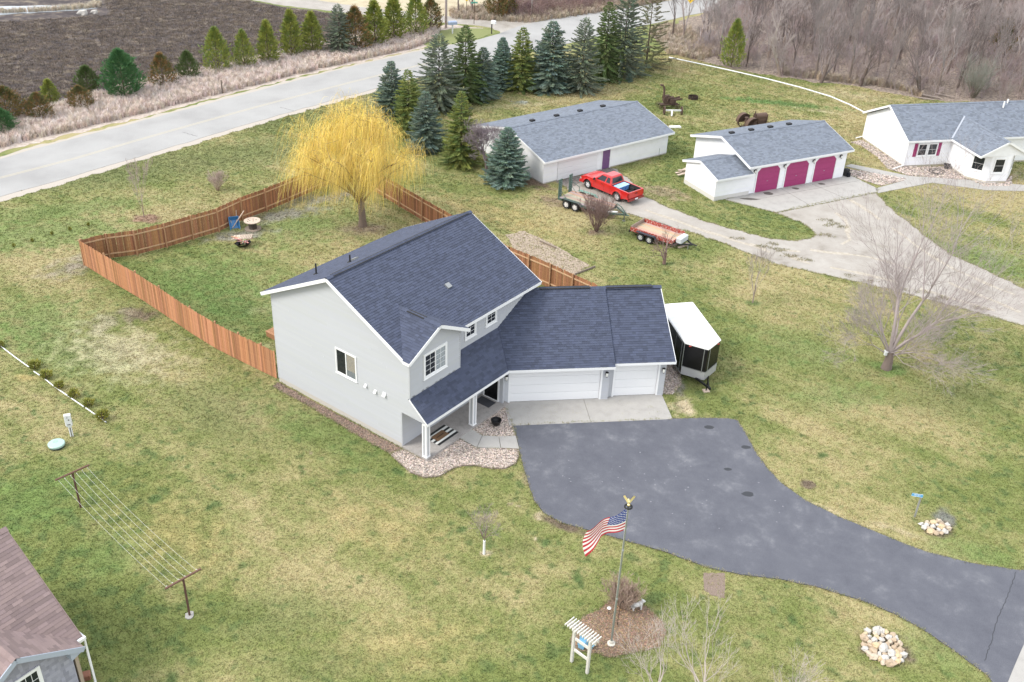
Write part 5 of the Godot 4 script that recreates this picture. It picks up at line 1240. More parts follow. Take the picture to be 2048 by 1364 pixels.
	single("red_block", bl, M.rock, "reddish stone block at the foot of the brown-roofed house wall", "block", G3(Vector2(-15.44, -25.40)), 0.4)

# ---------------------------------------------------------------- things in the yards
func yard_things():
	# wire spool used as a table
	var t := thing("wire_spool", "weathered wooden cable spool used as a table by the fence", "cable spool", G3(Vector2(-18.75, -65.04)))
	var b := mb(tone(1.7)); b.tube(Vector3(0, 0.62, 0), Vector3(0, 0.67, 0), 0.58, 0.58, 24, true); part(t, "tabletop", b, M.old_wood)
	b = mb(tone(0.9)); b.tube(Vector3(0, 0.0, 0), Vector3(0, 0.06, 0), 0.58, 0.58, 24, true); part(t, "base", b, M.old_wood)
	for k in 14:
		b = mb(tone(rnd(0.2, 0.35))); var a := TAU * k / 14
		b.box(Vector3(cos(a) * 0.27, 0.34, sin(a) * 0.27), Vector3(0.02, 0.56, 0.115), Basis(Vector3.UP, -a)); part(t, "stave", b, M.old_wood)
	b = mb(tone(0.3))
	for e in [[0.1, 0.1], [-0.15, 0.05], [0.02, -0.2], [0.25, -0.12], [-0.3, -0.1], [-0.26, 0.2]]: b.tube(Vector3(e[0], 0.671, e[1]), Vector3(e[0], 0.674, e[1]), 0.05, 0.05, 8, true)
	part(t, "bolt_plates", b, M.dark)
	# wheelbarrow tipped against the fence
	t = thing("wheelbarrow", "blue wheelbarrow tipped up against the fence", "wheelbarrow", G3(Vector2(-20.02, -64.99)), 0.4)
	var tb := Transform3D(Basis(Vector3.RIGHT, 1.05), Vector3(0, 0.38, 0))
	b = mb(Color(0.05, 0.2, 0.42)); b.t = tb
	var o := [Vector3(-0.34, 0, -0.5), Vector3(0.34, 0, -0.5), Vector3(0.34, 0, 0.5), Vector3(-0.34, 0, 0.5)]; var i2 := [Vector3(-0.22, -0.28, -0.28), Vector3(0.22, -0.28, -0.28), Vector3(0.2, -0.2, 0.38), Vector3(-0.2, -0.2, 0.38)]
	for k in 4:
		b.quad(i2[k], i2[(k + 1) % 4], o[(k + 1) % 4], o[k]); b.quad(o[k] * 0.98, o[(k + 1) % 4] * 0.98, i2[(k + 1) % 4] * 0.98, i2[k] * 0.98)
	b.quad(i2[3], i2[2], i2[1], i2[0]); b.beam(o[0], o[1], 0.03, 0.03); b.beam(o[1], o[2], 0.03, 0.03); b.beam(o[2], o[3], 0.03, 0.03); b.beam(o[3], o[0], 0.03, 0.03)
	part(t, "tray", b, M.satin)
	for sx in [-0.18, 0.18]:
		b = mb(tone(1.6)); b.t = tb; b.beam(Vector3(sx * 0.5, -0.32, 0.6), Vector3(sx * 1.6, -0.22, -0.95), 0.04, 0.04); part(t, "handle", b, M.old_wood)
		b = mb(); b.t = tb; b.tube(Vector3(sx, -0.3, -0.2), Vector3(sx * 1.2, -0.6, -0.3), 0.015, 0.015, 6); part(t, "leg", b, M.black_metal)
	b = mb(); b.t = tb; b.tube(Vector3(-0.05, -0.36, 0.62), Vector3(0.05, -0.36, 0.62), 0.19, 0.19, 18, true); part(t, "wheel", b, M.rubber)
	var plank := mb(tone(1.9)); var q0 := G3(Vector2(-20.19, -64.97), 0.05); plank.beam(q0, q0 + Vector3(0.85, 1.2, -0.35), 0.09, 0.04)
	single("leaning_plank", plank, M.old_wood, "pale plank leaning across the blue wheelbarrow", "plank")
	# fire pit heaped with pallet wood
	t = thing("fire_pit", "black fire bowl standing on the back lawn", "fire pit", G3(Vector2(-18.76, -62.26)))
	b = mb(); b.lathe([[0.25, 0.02], [0.42, 0.1], [0.52, 0.26], [0.56, 0.28], [0.50, 0.26], [0.3, 0.12]], 20); part(t, "bowl", b, M.black_metal)
	var wood := thing("scrap_wood", "heap of broken pallet slats piled on the fire bowl", "firewood", G3(Vector2(-18.76, -62.26)))
	for k in 11:
		b = mb(tone(rnd(1.3, 2.1))); b.beam(Vector3(-0.65 + 0.12 * k, 0.52 + 0.015 * k, -0.55), Vector3(-0.6 + 0.12 * k, 0.55 + 0.012 * k, 0.15), 0.085, 0.02); part(wood, "slat", b, M.old_wood)
	for k in 22:
		b = mb(Color(rnd(0.8, 1.9), rnd(0.6, 1.5), rnd(0.5, 1.4))); var a := rnd(0, TAU)
		var c := Vector3(rnd(-0.4, 0.4), rnd(0.35, 0.62), rnd(-0.25, 0.45)); var dd := Vector3(cos(a), rnd(-0.2, 0.2), sin(a)) * rnd(0.25, 0.45)
		b.beam(c - dd, c + dd, rnd(0.05, 0.09), 0.03); part(wood, "stick", b, M.old_wood)
	for k in 3:
		b = mb(tone(1.9)); b.beam(Vector3(-0.7, 0.5, -0.5 + 0.3 * k), Vector3(0.65, 0.62, -0.5 + 0.3 * k), 0.07, 0.04); part(wood, "slat", b, M.old_wood)
	# garden bed frame beyond the fence
	var gb := mat("garden_soil", Color(1, 1, 1), 1.0)
	tri_tex(gb, grain(256, 0.05, 4, 71, [[0.0, Color(0.14, 0.105, 0.08)], [0.45, Color(0.29, 0.23, 0.175)], [0.7, Color(0.38, 0.31, 0.235)], [1.0, Color(0.46, 0.39, 0.29)]]), 2.6, true)
	sheet("garden_soil", [Vector2(-0.84, -65.89), Vector2(0.59, -66.72), Vector2(1.86, -65.49), Vector2(5.08, -61.54), Vector2(4.01, -59.96), Vector2(1.67, -61.74), Vector2(-0.07, -63.51)], 0.012, gb, 0.4, 0.15)
	for e in [[Vector2(1.68, -64.98), Vector2(2.80, -63.96), "short weathered plank edging the soil bed, end nearer the willow"], [Vector2(4.02, -60.10), Vector2(5.42, -61.35), "short weathered plank edging the soil bed, end nearer the garage"]]:
		b = mb(tone(0.75)); b.beam(G3(e[0], 0.07), G3(e[1], 0.07), 0.06, 0.14); single("bed_plank", b, M.old_wood, e[2], "plank", Vector3.ZERO, 0, "planks edging the soil bed")
	# white pipes on the grass
	for e in [[[Vector2(-30.35, -49.17), Vector2(-29.03, -48.17), Vector2(-27.68, -47.05), Vector2(-26.32, -45.97)], "longest piece of white pipe running off the frame past small shrubs"], [[Vector2(-26.03, -45.69), Vector2(-25.55, -45.33)], "short piece of white pipe between two small shrubs"], [[Vector2(-25.19, -45.06), Vector2(-24.38, -44.35), Vector2(-23.53, -43.70), Vector2(-22.10, -42.61)], "white pipe piece beside the row of small shrubs"], [[Vector2(-21.97, -42.52), Vector2(-21.23, -41.95), Vector2(-20.47, -41.35)], "end piece of white pipe next to the last small shrub"]]:
		b = mb(Color(0.75, 0.75, 0.75)); var pp := PackedVector3Array()
		for p in e[0]: pp.append(G3(p, 0.04))
		b.path(pp, 0.035, 6); single("white_pipe", b, M.satin, e[1], "pipe", Vector3.ZERO, 0, "white pipe pieces on the side lawn")
	b = mb(Color(0.75, 0.75, 0.75)); var wp := PackedVector3Array()
	for p in [Vector2(16.38, -114.82), Vector2(19.61, -112.70), Vector2(22.62, -110.63), Vector2(25.99, -108.14), Vector2(29.15, -105.38), Vector2(31.64, -102.66), Vector2(33.02, -100.07), Vector2(33.82, -97.83)]: wp.append(G3(p, 0.06))
	b.path(wp, 0.075, 6); single("white_drain_pipe", b, M.satin, "long white pipe crossing the far lawn towards the ranch house", "pipe")
	# pump control box and lid
	t = thing("pump_control_box", "white control box on a grey post beside the green lid", "control box", G3(Vector2(-21.73, -40.10)), 0.35)
	b = mb(); b.cbox(Vector3(0, 1.05, 0.02), Vector3(0.32, 0.62, 0.18), 0.02); b.quad(Vector3(-0.16, 0.74, 0.11), Vector3(-0.05, 0.6, 0.08), Vector3(0.05, 0.6, 0.08), Vector3(0.16, 0.74, 0.11)); part(t, "box", b, M.white_plastic)
	b = mb(); b.cbox(Vector3(0.02, 0.4, -0.06), Vector3(0.11, 0.9, 0.08), 0.01); part(t, "post", b, M.galvanised)
	b = mb(); b.tube(Vector3(-0.05, 0, 0.0), Vector3(-0.05, 0.7, 0.0), 0.03, 0.03, 8); b.tube(Vector3(0.06, 0, 0.02), Vector3(0.06, 0.7, 0.02), 0.025, 0.025, 8); part(t, "conduit", b, M.white_plastic)
	b = mb(); b.box(Vector3(-0.02, 1.22, 0.115), Vector3(0.05, 0.03, 0.01)); b.box(Vector3(0.03, 1.08, 0.115), Vector3(0.06, 0.05, 0.01)); b.box(Vector3(0, 0.8, 0.115), Vector3(0.14, 0.04, 0.01)); part(t, "latch", b, M.dark)
	t = thing("septic_lid", "round pale green plastic lid in the grass", "lid", G3(Vector2(-22.13, -39.25)))
	b = mb(Color(0.36, 0.50, 0.45)); b.lathe([[0.40, 0.12], [0.40, 0.2], [0.37, 0.225], [0.0, 0.235]], 28); part(t, "cover", b, M.satin)
	b = mb(Color(0.03, 0.05, 0.05)); b.lathe([[0.36, -0.02], [0.37, 0.13]], 28); part(t, "collar", b, M.satin)
	b = mb(Color(0.30, 0.43, 0.37)); b.tube(Vector3(-0.08, 0.225, -0.1), Vector3(-0.08, 0.238, -0.1), 0.13, 0.12, 14, true); part(t, "grip", b, M.satin)
	# clothesline
	var ends := [Vector2(-19.26, -34.88), Vector2(-12.47, -28.72)]; var ax: Vector2 = (ends[1] - ends[0]).normalized(); var side := Vector3(-ax.y, 0, ax.x)
	var names := ["rust-brown clothesline T-post nearer the green lid", "rust-brown clothesline T-post standing in a concrete footing"]
	for k in 2:
		t = thing("clothesline_post", names[k], "clothesline post", G3(ends[k]), 0.0, "T-shaped clothesline posts")
		b = mb(Color(1.1, 0.9, 0.85)); b.tube(Vector3.ZERO, Vector3(0, 2.0, 0), 0.045, 0.045, 10); part(t, "pole", b, M.rust)
		b = mb(Color(1.6, 1.4, 1.35)); b.tube(Vector3(0, 2.02, 0) - side * 0.78, Vector3(0, 2.02, 0) + side * 0.78, 0.045, 0.045, 10, true); part(t, "crossbar", b, M.rust)
		if k == 1:
			b = mb(); var pl := PackedVector2Array()
			for e in 11: pl.append(Vector2(cos(TAU * e / 11), sin(TAU * e / 11)) * rnd(0.16, 0.23))
			b.prism(pl, -0.05, 0.04); part(t, "footing", b, M.concrete)
		for e in 6:
			b = mb(); var hp := side * (-0.66 + 0.264 * e); b.tube(Vector3(0, 1.98, 0) + hp, Vector3(0, 1.98, 0) + hp + Vector3(ax.x, -0.3, ax.y) * 0.12 * (1.0 if k == 0 else -1.0), 0.012, 0.012, 5); part(t, "hook", b, M.steel)
	for e in 6:
		b = mb(Color(0.72, 0.72, 0.68)); var pp := PackedVector3Array(); var hp := side * (-0.66 + 0.264 * e)
		for k in 13:
			var w := k / 12.0
			pp.append(G3(ends[0]).lerp(G3(ends[1]), w) + Vector3(ax.x, 0, ax.y) * (0.12 - 0.24 * w) + hp + Vector3(0, 1.94 - 0.22 * 4 * w * (1 - w), 0))
		b.path(pp, 0.0042, 4)
		single("clothesline", b, M.plain, ["white clothesline strung between the T-posts, first from the brown roof", "white clothesline strung between the T-posts, second from the brown roof", "white clothesline strung between the T-posts, third from the brown roof", "white clothesline strung between the T-posts, fourth from the brown roof", "white clothesline strung between the T-posts, fifth from the brown roof", "white clothesline strung between the T-posts, farthest from the brown roof"][5 - e if side.x > 0 else e], "clothesline", Vector3.ZERO, 0, "lines of the clothesline")
	# ring of mulch is ground; fire ring on the far lawn
	b = mb(Color(0.35, 0.35, 0.36)); b.lathe([[0.5, 0.0], [0.5, 0.32], [0.47, 0.32], [0.47, 0.02]], 20); single("fire_ring", b, M.rust, "dark rusty fire ring on the far lawn", "fire ring", G3(Vector2(17.15, -99.94)))
	b = mb(Color(0.7, 0.68, 0.64)); b.cbox(Vector3(0, 0.06, 0), Vector3(1.1, 0.12, 0.5), 0.03); single("pale_slab", b, M.plain, "pale slab lying on grass between the two white garages", "slab", G3(Vector2(14.29, -90.97)), 0.2)
	tractor(); old_machine()

func wheel_part(par: Node3D, p: Vector3, r: float, w: float, side: float, rimc := Color(0.62, 0.62, 0.63), called := "wheel"):  # axle along local z
	var b := mb(); var h := w / 2
	var T := Basis(Vector3.RIGHT, PI / 2)
	b.lathe([[r * 0.62, -h], [r * 0.93, -h], [r, -h * 0.6], [r, h * 0.6], [r * 0.93, h], [r * 0.62, h], [r * 0.62, -h]], 22, p, T)
	var wh := part(par, called, b, M.rubber)
	b = mb(rimc); var e := Vector3(0, 0, side * h * 0.75)
	b.tube(p, p + e, r * 0.63, r * 0.60, 18, true)
	b.tube(p + e, p + e * 1.25, r * 0.2, r * 0.16, 10, true)
	part(wh, "rim", b, M.satin)
	b = mb(Color(0.05, 0.05, 0.05))
	for k in 5:
		var a := TAU * k / 5; var c := p + e * 1.01 + Vector3(cos(a), sin(a), 0) * r * 0.41
		b.tube(c, c + Vector3(0, 0, side * 0.004), r * 0.1, r * 0.1, 8, true)
	part(wh, "rim_opening", b, M.dark)

func spoked(par: Node3D, p: Vector3, r: float, w: float, m: Material, called := "wheel", lugs := 0):
	var T := Basis(Vector3.RIGHT, PI / 2); var b := mb()
	b.lathe([[r * 0.94, -w / 2], [r, -w / 2], [r, w / 2], [r * 0.94, w / 2], [r * 0.94, -w / 2]], 20, p, T)
	b.tube(p - Vector3(0, 0, w * 0.6), p + Vector3(0, 0, w * 0.6), r * 0.12, r * 0.12, 8, true)
	for k in 10: b.tube(p, p + Vector3(cos(TAU * k / 10), sin(TAU * k / 10), 0) * r * 0.95, 0.02, 0.02, 4)
	for k in lugs: b.box(p + Vector3(cos(TAU * k / lugs), sin(TAU * k / lugs), 0) * r * 1.02, Vector3(0.07, 0.03, w * 0.9), Basis(Vector3.BACK, TAU * k / lugs))
	part(par, called, b, m)

func tractor():
	var t := thing("antique_tractor", "rusty antique tractor with big fenders behind the three-door garage", "tractor", G3(Vector2(21.38, -91.48)), 0.42)
	var m: Material = M.rust
	var b := mb(tone(1.2)); b.tube(Vector3(0.35, 1.15, 0), Vector3(1.55, 1.15, 0), 0.3, 0.3, 14, true); b.box(Vector3(0.95, 0.95, 0), Vector3(1.2, 0.4, 0.5)); part(t, "hood", b, m)
	b = mb(); b.box(Vector3(0.95, 0.62, 0), Vector3(1.3, 0.35, 0.4)); b.box(Vector3(-0.1, 0.7, 0), Vector3(0.9, 0.5, 0.5)); part(t, "engine_block", b, m)
	b = mb(); b.box(Vector3(1.55, 0.95, 0), Vector3(0.12, 0.75, 0.56)); part(t, "radiator", b, m)
	b = mb(); b.tube(Vector3(0.35, 1.4, 0), Vector3(-0.1, 1.6, 0), 0.02, 0.02, 6); b.lathe([[0.2, -0.015], [0.22, 0.0], [0.2, 0.015], [0.18, 0.0], [0.2, -0.015]], 14, Vector3(-0.12, 1.6, 0), Basis(Vector3.BACK, 0.8)); part(t, "steering_wheel", b, m)
	b = mb(); b.ball(Vector3(-0.55, 1.15, 0), Vector3(0.22, 0.06, 0.22), 10); b.tube(Vector3(-0.4, 0.8, 0), Vector3(-0.55, 1.12, 0), 0.03, 0.03, 5); part(t, "seat", b, m)
	b = mb(); b.tube(Vector3(0.2, 1.3, 0.15), Vector3(0.2, 1.75, 0.15), 0.05, 0.05, 8, true); part(t, "exhaust", b, m)
	for sg in [-1.0, 1.0]:
		spoked(t, Vector3(-0.35, 0.62, sg * 0.75), 0.6, 0.28, m, "rear_wheel", 16)
		spoked(t, Vector3(1.55, 0.36, sg * 0.62), 0.35, 0.13, m, "front_wheel")
		b = mb(tone(1.15))
		for k in 9:
			var a0 := -0.1 + 2.6 * k / 9; var a1 := -0.1 + 2.6 * (k + 1) / 9; var c := Vector3(-0.35, 0.62, sg * 0.75); var r := 0.72
			var p0 := c + Vector3(-cos(a0), sin(a0), 0) * r; var p1 := c + Vector3(-cos(a1), sin(a1), 0) * r; var zz := Vector3(0, 0, 0.2)
			b.quad(p0 - zz, p1 - zz, p1 + zz, p0 + zz); b.quad(p0 - zz * sg, c - zz * sg, c - zz * sg, p1 - zz * sg)
			b.tri(c - zz * sg, p0 - zz * sg, p1 - zz * sg)
		part(t, "fender", b, m)
	b = mb(); b.tube(Vector3(1.55, 0.4, -0.6), Vector3(1.55, 0.4, 0.6), 0.04, 0.04, 6); b.tube(Vector3(-0.35, 0.62, -0.75), Vector3(-0.35, 0.62, 0.75), 0.07, 0.07, 8); part(t, "axle", b, m)

func old_machine():
	var t := thing("antique_silage_blower", "rusty antique farm machine with tall curved chute on the far lawn", "farm machine", G3(Vector2(14.17, -96.67)), 0.3)
	t.scale = Vector3.ONE * 0.74
	var m: Material = M.rust
	var b := mb(tone(0.8)); b.box(Vector3(0.1, 0.55, 0), Vector3(2.2, 0.1, 0.9)); b.beam(Vector3(-1.2, 0.5, 0.3), Vector3(1.6, 0.45, 0.3), 0.1, 0.12); b.beam(Vector3(-1.2, 0.5, -0.3), Vector3(1.6, 0.45, -0.3), 0.1, 0.12); part(t, "frame", b, m)
	b = mb(); b.tube(Vector3(-0.1, 1.15, -0.25), Vector3(-0.1, 1.15, 0.25), 0.62, 0.62, 16, true); part(t, "fan_housing", b, m)
	b = mb(tone(0.9)); b.cbox(Vector3(0.6, 0.95, 0), Vector3(0.9, 0.7, 0.8), 0.1); b.cbox(Vector3(0.4, 1.35, 0.1), Vector3(0.6, 0.4, 0.5), 0.08); part(t, "cutter_box", b, m)
	b = mb(tone(1.1)); b.quad(Vector3(0.9, 1.0, -0.35), Vector3(0.9, 1.0, 0.35), Vector3(1.9, 1.15, 0.4), Vector3(1.9, 1.15, -0.4)); b.quad(Vector3(0.9, 1.0, 0.35), Vector3(0.9, 1.2, 0.36), Vector3(1.9, 1.4, 0.42), Vector3(1.9, 1.15, 0.4)); b.quad(Vector3(0.9, 1.0, -0.35), Vector3(1.9, 1.15, -0.4), Vector3(1.9, 1.4, -0.42), Vector3(0.9, 1.2, -0.36)); part(t, "feed_table", b, m)
	var pp := [Vector3(-0.62, 1.2, 0), Vector3(-0.65, 1.9, 0), Vector3(-0.68, 2.5, 0), Vector3(-0.78, 2.85, 0), Vector3(-1.0, 3.1, 0), Vector3(-1.25, 3.15, 0)]
	b = mb(tone(1.15))
	for i in 5: b.beam(pp[i], pp[i + 1] + (pp[i + 1] - pp[i]).normalized() * 0.05, 0.2, 0.24, Vector3.BACK)
	part(t, "chute", b, m)
	for k in 14:
		b = mb(tone(rnd(0.55, 1.5))); var c := Vector3(rnd(-0.9, 1.1), rnd(0.6, 1.5), rnd(-0.55, 0.55)); var dd := Vector3(rnd(-1, 1), rnd(-0.7, 0.7), rnd(-0.6, 0.6)).normalized() * rnd(0.25, 0.6)
		if k % 3 == 0: b.tube(c - dd * 0.15, c + dd * 0.15, rnd(0.1, 0.22), rnd(0.1, 0.22), 10, true)
		else: b.beam(c - dd, c + dd, rnd(0.04, 0.1), rnd(0.03, 0.08))
		part(t, "linkage", b, m)
	b = mb(); b.tube(Vector3(0.3, 1.05, 0.5), Vector3(0.3, 1.05, 0.62), 0.3, 0.3, 14, true); part(t, "pulley", b, m)
	for e in [[-1.05, 0.55], [-1.05, -0.55], [1.15, 0.7], [1.15, -0.7]]: spoked(t, Vector3(e[0], 0.36, e[1]), 0.36, 0.1, m)
	t = thing("axle_cart", "pair of rusty iron wheels joined by a white drawbar", "wheel axle", G3(Vector2(14.49, -94.74)), 0.1 - PI / 2)
	for sg in [-1.0, 1.0]: spoked(t, Vector3(0, 0.4, sg * 0.85), 0.4, 0.1, m)
	b = mb(Color(0.7, 0.7, 0.68)); b.beam(Vector3(0, 0.4, -0.8), Vector3(0, 0.4, 0.8), 0.12, 0.12); b.beam(Vector3(0, 0.4, 0.1), Vector3(0.9, 0.15, 0.3), 0.14, 0.08); part(t, "drawbar", b, M.plain)

# ---------------------------------------------------------------- vehicles
func yaw_of(a: Vector2, b: Vector2) -> float:
	return atan2(-(b.y - a.y), b.x - a.x)

func pickup():
	var rear := Vector2(7.67, -73.02); var front := Vector2(5.60, -75.22)
	var yaw := yaw_of(rear, front)
	var d := (front - rear).normalized(); var away := Vector2(-d.y, d.x) * -1.0   # from the near side into the truck
	if away.y > 0: away = -away
	var mid := (rear + front) / 2 + away * 0.74
	var t := thing("pickup_truck", "bright red extended-cab pickup parked on the gravel drive", "pickup", Vector3(mid.x, 0, mid.y), yaw)
	var ra := -1.55; var fa := 1.6; var hw := 0.86
	# body side outline with wheel arches, x forward
	var side := PackedVector2Array()
	for p in [[-2.72, 0.50], [-2.72, 1.06], [-0.82, 1.06], [-0.80, 1.04], [0.95, 1.06], [1.75, 1.02], [2.25, 0.92], [2.42, 0.78], [2.45, 0.42]]: side.append(Vector2(p[0], p[1]))
	side.append(Vector2(2.2, 0.36))
	for k in 9: var a := PI * k / 8.0; side.append(Vector2(fa + cos(a) * 0.46, 0.36 + sin(a) * 0.44))
	side.append(Vector2(0.9, 0.36)); side.append(Vector2(-0.9, 0.38))
	for k in 9: var a := PI * k / 8.0; side.append(Vector2(ra + cos(a) * 0.46, 0.38 + sin(a) * 0.44))
	side.append(Vector2(-2.3, 0.45))
	var b := mb()
	b.slab(Vector3(0, 0, hw), Vector3.RIGHT, Vector3.UP, side, 0.1)
	var mir := PackedVector2Array()
	for p in side: mir.append(Vector2(-p.x, p.y))
	b.slab(Vector3(0, 0, -hw), Vector3.LEFT, Vector3.UP, mir, 0.1)
	# flared fenders
	for sg in [-1.0, 1.0]:
		for ax in [fa, ra]:
			for k in 10:
				var a0 := PI * k / 10.0; var a1 := PI * (k + 1) / 10.0
				var c := Vector3(ax, 0.37, sg * hw)
				var p0 := c + Vector3(cos(a0) * 0.47, sin(a0) * 0.46, 0); var p1 := c + Vector3(cos(a1) * 0.47, sin(a1) * 0.46, 0); var o0 := c + Vector3(cos(a0) * 0.58, sin(a0) * 0.57, 0); var o1 := c + Vector3(cos(a1) * 0.58, sin(a1) * 0.57, 0); var z := Vector3(0, 0, sg * 0.045)
				b.quad(p0 + z, p1 + z, o1, o0); b.quad(p0, p1, p1 + z, p0 + z)
	# hood, grille, floor pan
	var hood := [[0.9, 1.07, 0.72], [1.3, 1.10, 0.70], [1.8, 1.07, 0.66], [2.2, 0.98, 0.60], [2.42, 0.80, 0.56]]
	for i in 4:
		var q = hood[i]; var r = hood[i + 1]
		b.quad(Vector3(q[0], q[1], -q[2]), Vector3(q[0], q[1], q[2]), Vector3(r[0], r[1], r[2]), Vector3(r[0], r[1], -r[2]))
		for sg in [-1.0, 1.0]:
			var e0 := Vector3(q[0], minf(q[1] - 0.03, 1.04 if q[0] < 2.1 else 0.9), sg * hw); var e1 := Vector3(r[0], minf(r[1] - 0.03, 1.04 if r[0] < 2.1 else 0.9), sg * hw)
			b.quad(Vector3(q[0], q[1], sg * q[2]), e0, e1, Vector3(r[0], r[1], sg * r[2]))
	b.quad(Vector3(2.42, 0.4, -hw), Vector3(2.42, 0.4, hw), Vector3(2.42, 0.8, hw), Vector3(2.42, 0.8, -hw))
	b.bx(-0.82, 0.5, -hw + 0.02, 0.9, 1.05, hw - 0.02)
	var body := part(t, "body", b, M.red_paint)
	# bed: floor, liner walls, tailgate
	b = mb(); b.bx(-2.68, 0.58, -hw + 0.1, -0.82, 0.62, hw - 0.1)
	for sg in [-1.0, 1.0]:
		b.bx(-2.68, 0.6, sg * (hw - 0.11) - 0.01, -0.82, 1.04, sg * (hw - 0.11) + 0.01); b.bx(ra - 0.45, 0.62, sg * (hw - 0.2) - 0.09, ra + 0.45, 0.84, sg * (hw - 0.2) + 0.09)
	b.bx(-0.86, 0.6, -hw + 0.1, -0.83, 1.04, hw - 0.1); part(t, "bed_liner", b, M.dark)
	b = mb(); b.bx(-2.76, 0.56, -hw + 0.06, -2.68, 1.07, hw - 0.06)
	var tg := part(t, "tailgate", b, M.red_paint)
	b = mb(); b.bx(-2.785, 0.86, -0.12, -2.755, 0.92, 0.12); part(tg, "handle", b, M.dark)
	b = mb(Color(0.4, 0.02, 0.02)); b.bx(-2.84, 0.36, -hw, -2.70, 0.54, hw); part(t, "rear_bumper", b, M.red_paint)
	b = mb(Color(0.7, 0.7, 0.72)); b.bx(-2.855, 0.4, -0.16, -2.842, 0.52, 0.16); part(t, "licence_plate", b, M.satin)
	for sg in [-1.0, 1.0]:
		b = mb(Color(0.25, 0.01, 0.01)); b.bx(-2.77, 0.64, sg * (hw - 0.03) - 0.035, -2.62, 0.98, sg * (hw - 0.03) + 0.036); part(t, "tail_light", b, M.satin)
		b = mb(Color(0.75, 0.72, 0.66)); b.bx(2.3, 0.62, sg * (hw - 0.1) - 0.1, 2.44, 0.78, sg * (hw - 0.1) + 0.105); part(t, "headlight", b, M.satin)
	b = mb(); b.bx(2.4, 0.34, -hw, 2.52, 0.55, hw); part(t, "front_bumper", b, M.red_paint)
	b = mb(); b.bx(2.425, 0.56, -0.5, 2.45, 0.78, 0.5); part(t, "grille", b, M.dark)
	# cab
	var lo := [[1.0, 0.76], [-0.82, 0.76]]; var hi := [[0.28, 0.60], [-0.62, 0.60]]; var y0 := 1.05; var y1 := 1.60
	b = mb()
	var A := Vector3(1.0, y0, -0.76); var B := Vector3(1.0, y0, 0.76); var C := Vector3(-0.82, y0, 0.76); var D := Vector3(-0.82, y0, -0.76)
	var E := Vector3(0.28, y1 - 0.02, -0.60); var F := Vector3(0.28, y1 - 0.02, 0.60); var Gq := Vector3(-0.64, y1 - 0.02, 0.60); var H := Vector3(-0.64, y1 - 0.02, -0.60)
	b.quad(A, E, F, B); b.quad(B, F, Gq, C); b.quad(C, Gq, H, D); b.quad(D, H, E, A)
	var r1 := [Vector3(0.16, y1 + 0.045, -0.5), Vector3(0.16, y1 + 0.045, 0.5), Vector3(-0.56, y1 + 0.045, 0.5), Vector3(-0.56, y1 + 0.045, -0.5)]; var r0 := [E, F, Gq, H]
	for k in 4: b.quad(r0[k], r1[k], r1[(k + 1) % 4], r0[(k + 1) % 4])
	b.quad(r1[0], r1[3], r1[2], r1[1])
	var cab := part(t, "cab", b, M.red_paint)
	var pane := func(p0: Vector3, p1: Vector3, p2: Vector3, p3: Vector3, nn: Vector3, called: String):
		var q := mb(); q.quad(p0 + nn * 0.006, p1 + nn * 0.006, p2 + nn * 0.006, p3 + nn * 0.006); part(cab, called, q, M.glass_dark)
	var mixp := func(a: Vector3, bb: Vector3, c: Vector3, dd: Vector3, u: float, v: float) -> Vector3: return a.lerp(bb, u).lerp(dd.lerp(c, u), v)
	var wsn := (E - A).cross(B - A).normalized(); wsn = wsn if wsn.x > 0 else -wsn
	pane.call(mixp.call(A, B, F, E, 0.06, 0.1), mixp.call(A, B, F, E, 0.94, 0.1), mixp.call(A, B, F, E, 0.93, 0.9), mixp.call(A, B, F, E, 0.07, 0.9), wsn, "windshield")
	for sg in [1.0, -1.0]:
		var a := Vector3(1.0, y0, sg * 0.76); var c2 := Vector3(-0.82, y0, sg * 0.76); var dd2 := Vector3(-0.64, y1 - 0.02, sg * 0.60); var e2 := Vector3(0.28, y1 - 0.02, sg * 0.60); var nn := Vector3(0, 0.28, sg * 0.96)
		pane.call(mixp.call(a, c2, dd2, e2, 0.10, 0.1), mixp.call(a, c2, dd2, e2, 0.58, 0.1), mixp.call(a, c2, dd2, e2, 0.56, 0.88), mixp.call(a, c2, dd2, e2, 0.06, 0.88), nn, "door_window")
		pane.call(mixp.call(a, c2, dd2, e2, 0.66, 0.12), mixp.call(a, c2, dd2, e2, 0.9, 0.12), mixp.call(a, c2, dd2, e2, 0.9, 0.88), mixp.call(a, c2, dd2, e2, 0.64, 0.88), nn, "quarter_window")
		var q := mb(); q.cbox(Vector3(0.82, 1.14, sg * 0.98), Vector3(0.1, 0.16, 0.2), 0.02); part(t, "wing_mirror", q, M.dark)
		q = mb(); q.bx(-0.02, 0.9, sg * (hw + 0.005) - 0.012, 0.16, 0.94, sg * (hw + 0.005) + 0.012); part(t, "door_handle", q, M.dark)
		q = mb(Color(0.5, 0.5, 0.5))
		for xx in [0.93, 0.28 - 0.42, -0.80]: q.bx(xx - 0.006, 0.45, sg * hw - 0.003, xx + 0.006, 1.03, sg * hw + 0.003)
		part(t, "door_seam", q, M.dark)
		wheel_part(t, Vector3(ra, 0.36, sg * 0.74), 0.36, 0.24, sg); wheel_part(t, Vector3(fa, 0.36, sg * 0.74), 0.36, 0.24, sg)
	pane.call(mixp.call(C, D, H, Gq, 0.08, 0.15), mixp.call(C, D, H, Gq, 0.92, 0.15), mixp.call(C, D, H, Gq, 0.9, 0.88), mixp.call(C, D, H, Gq, 0.1, 0.88), Vector3(-0.95, 0.3, 0), "rear_window")
	b = mb(); b.bx(-2.6, 0.34, -0.6, 2.3, 0.5, 0.6); part(t, "chassis", b, M.dark)
	# load
	var tx := Transform3D(Basis(Vector3.UP, yaw), Vector3(mid.x, 0, mid.y))
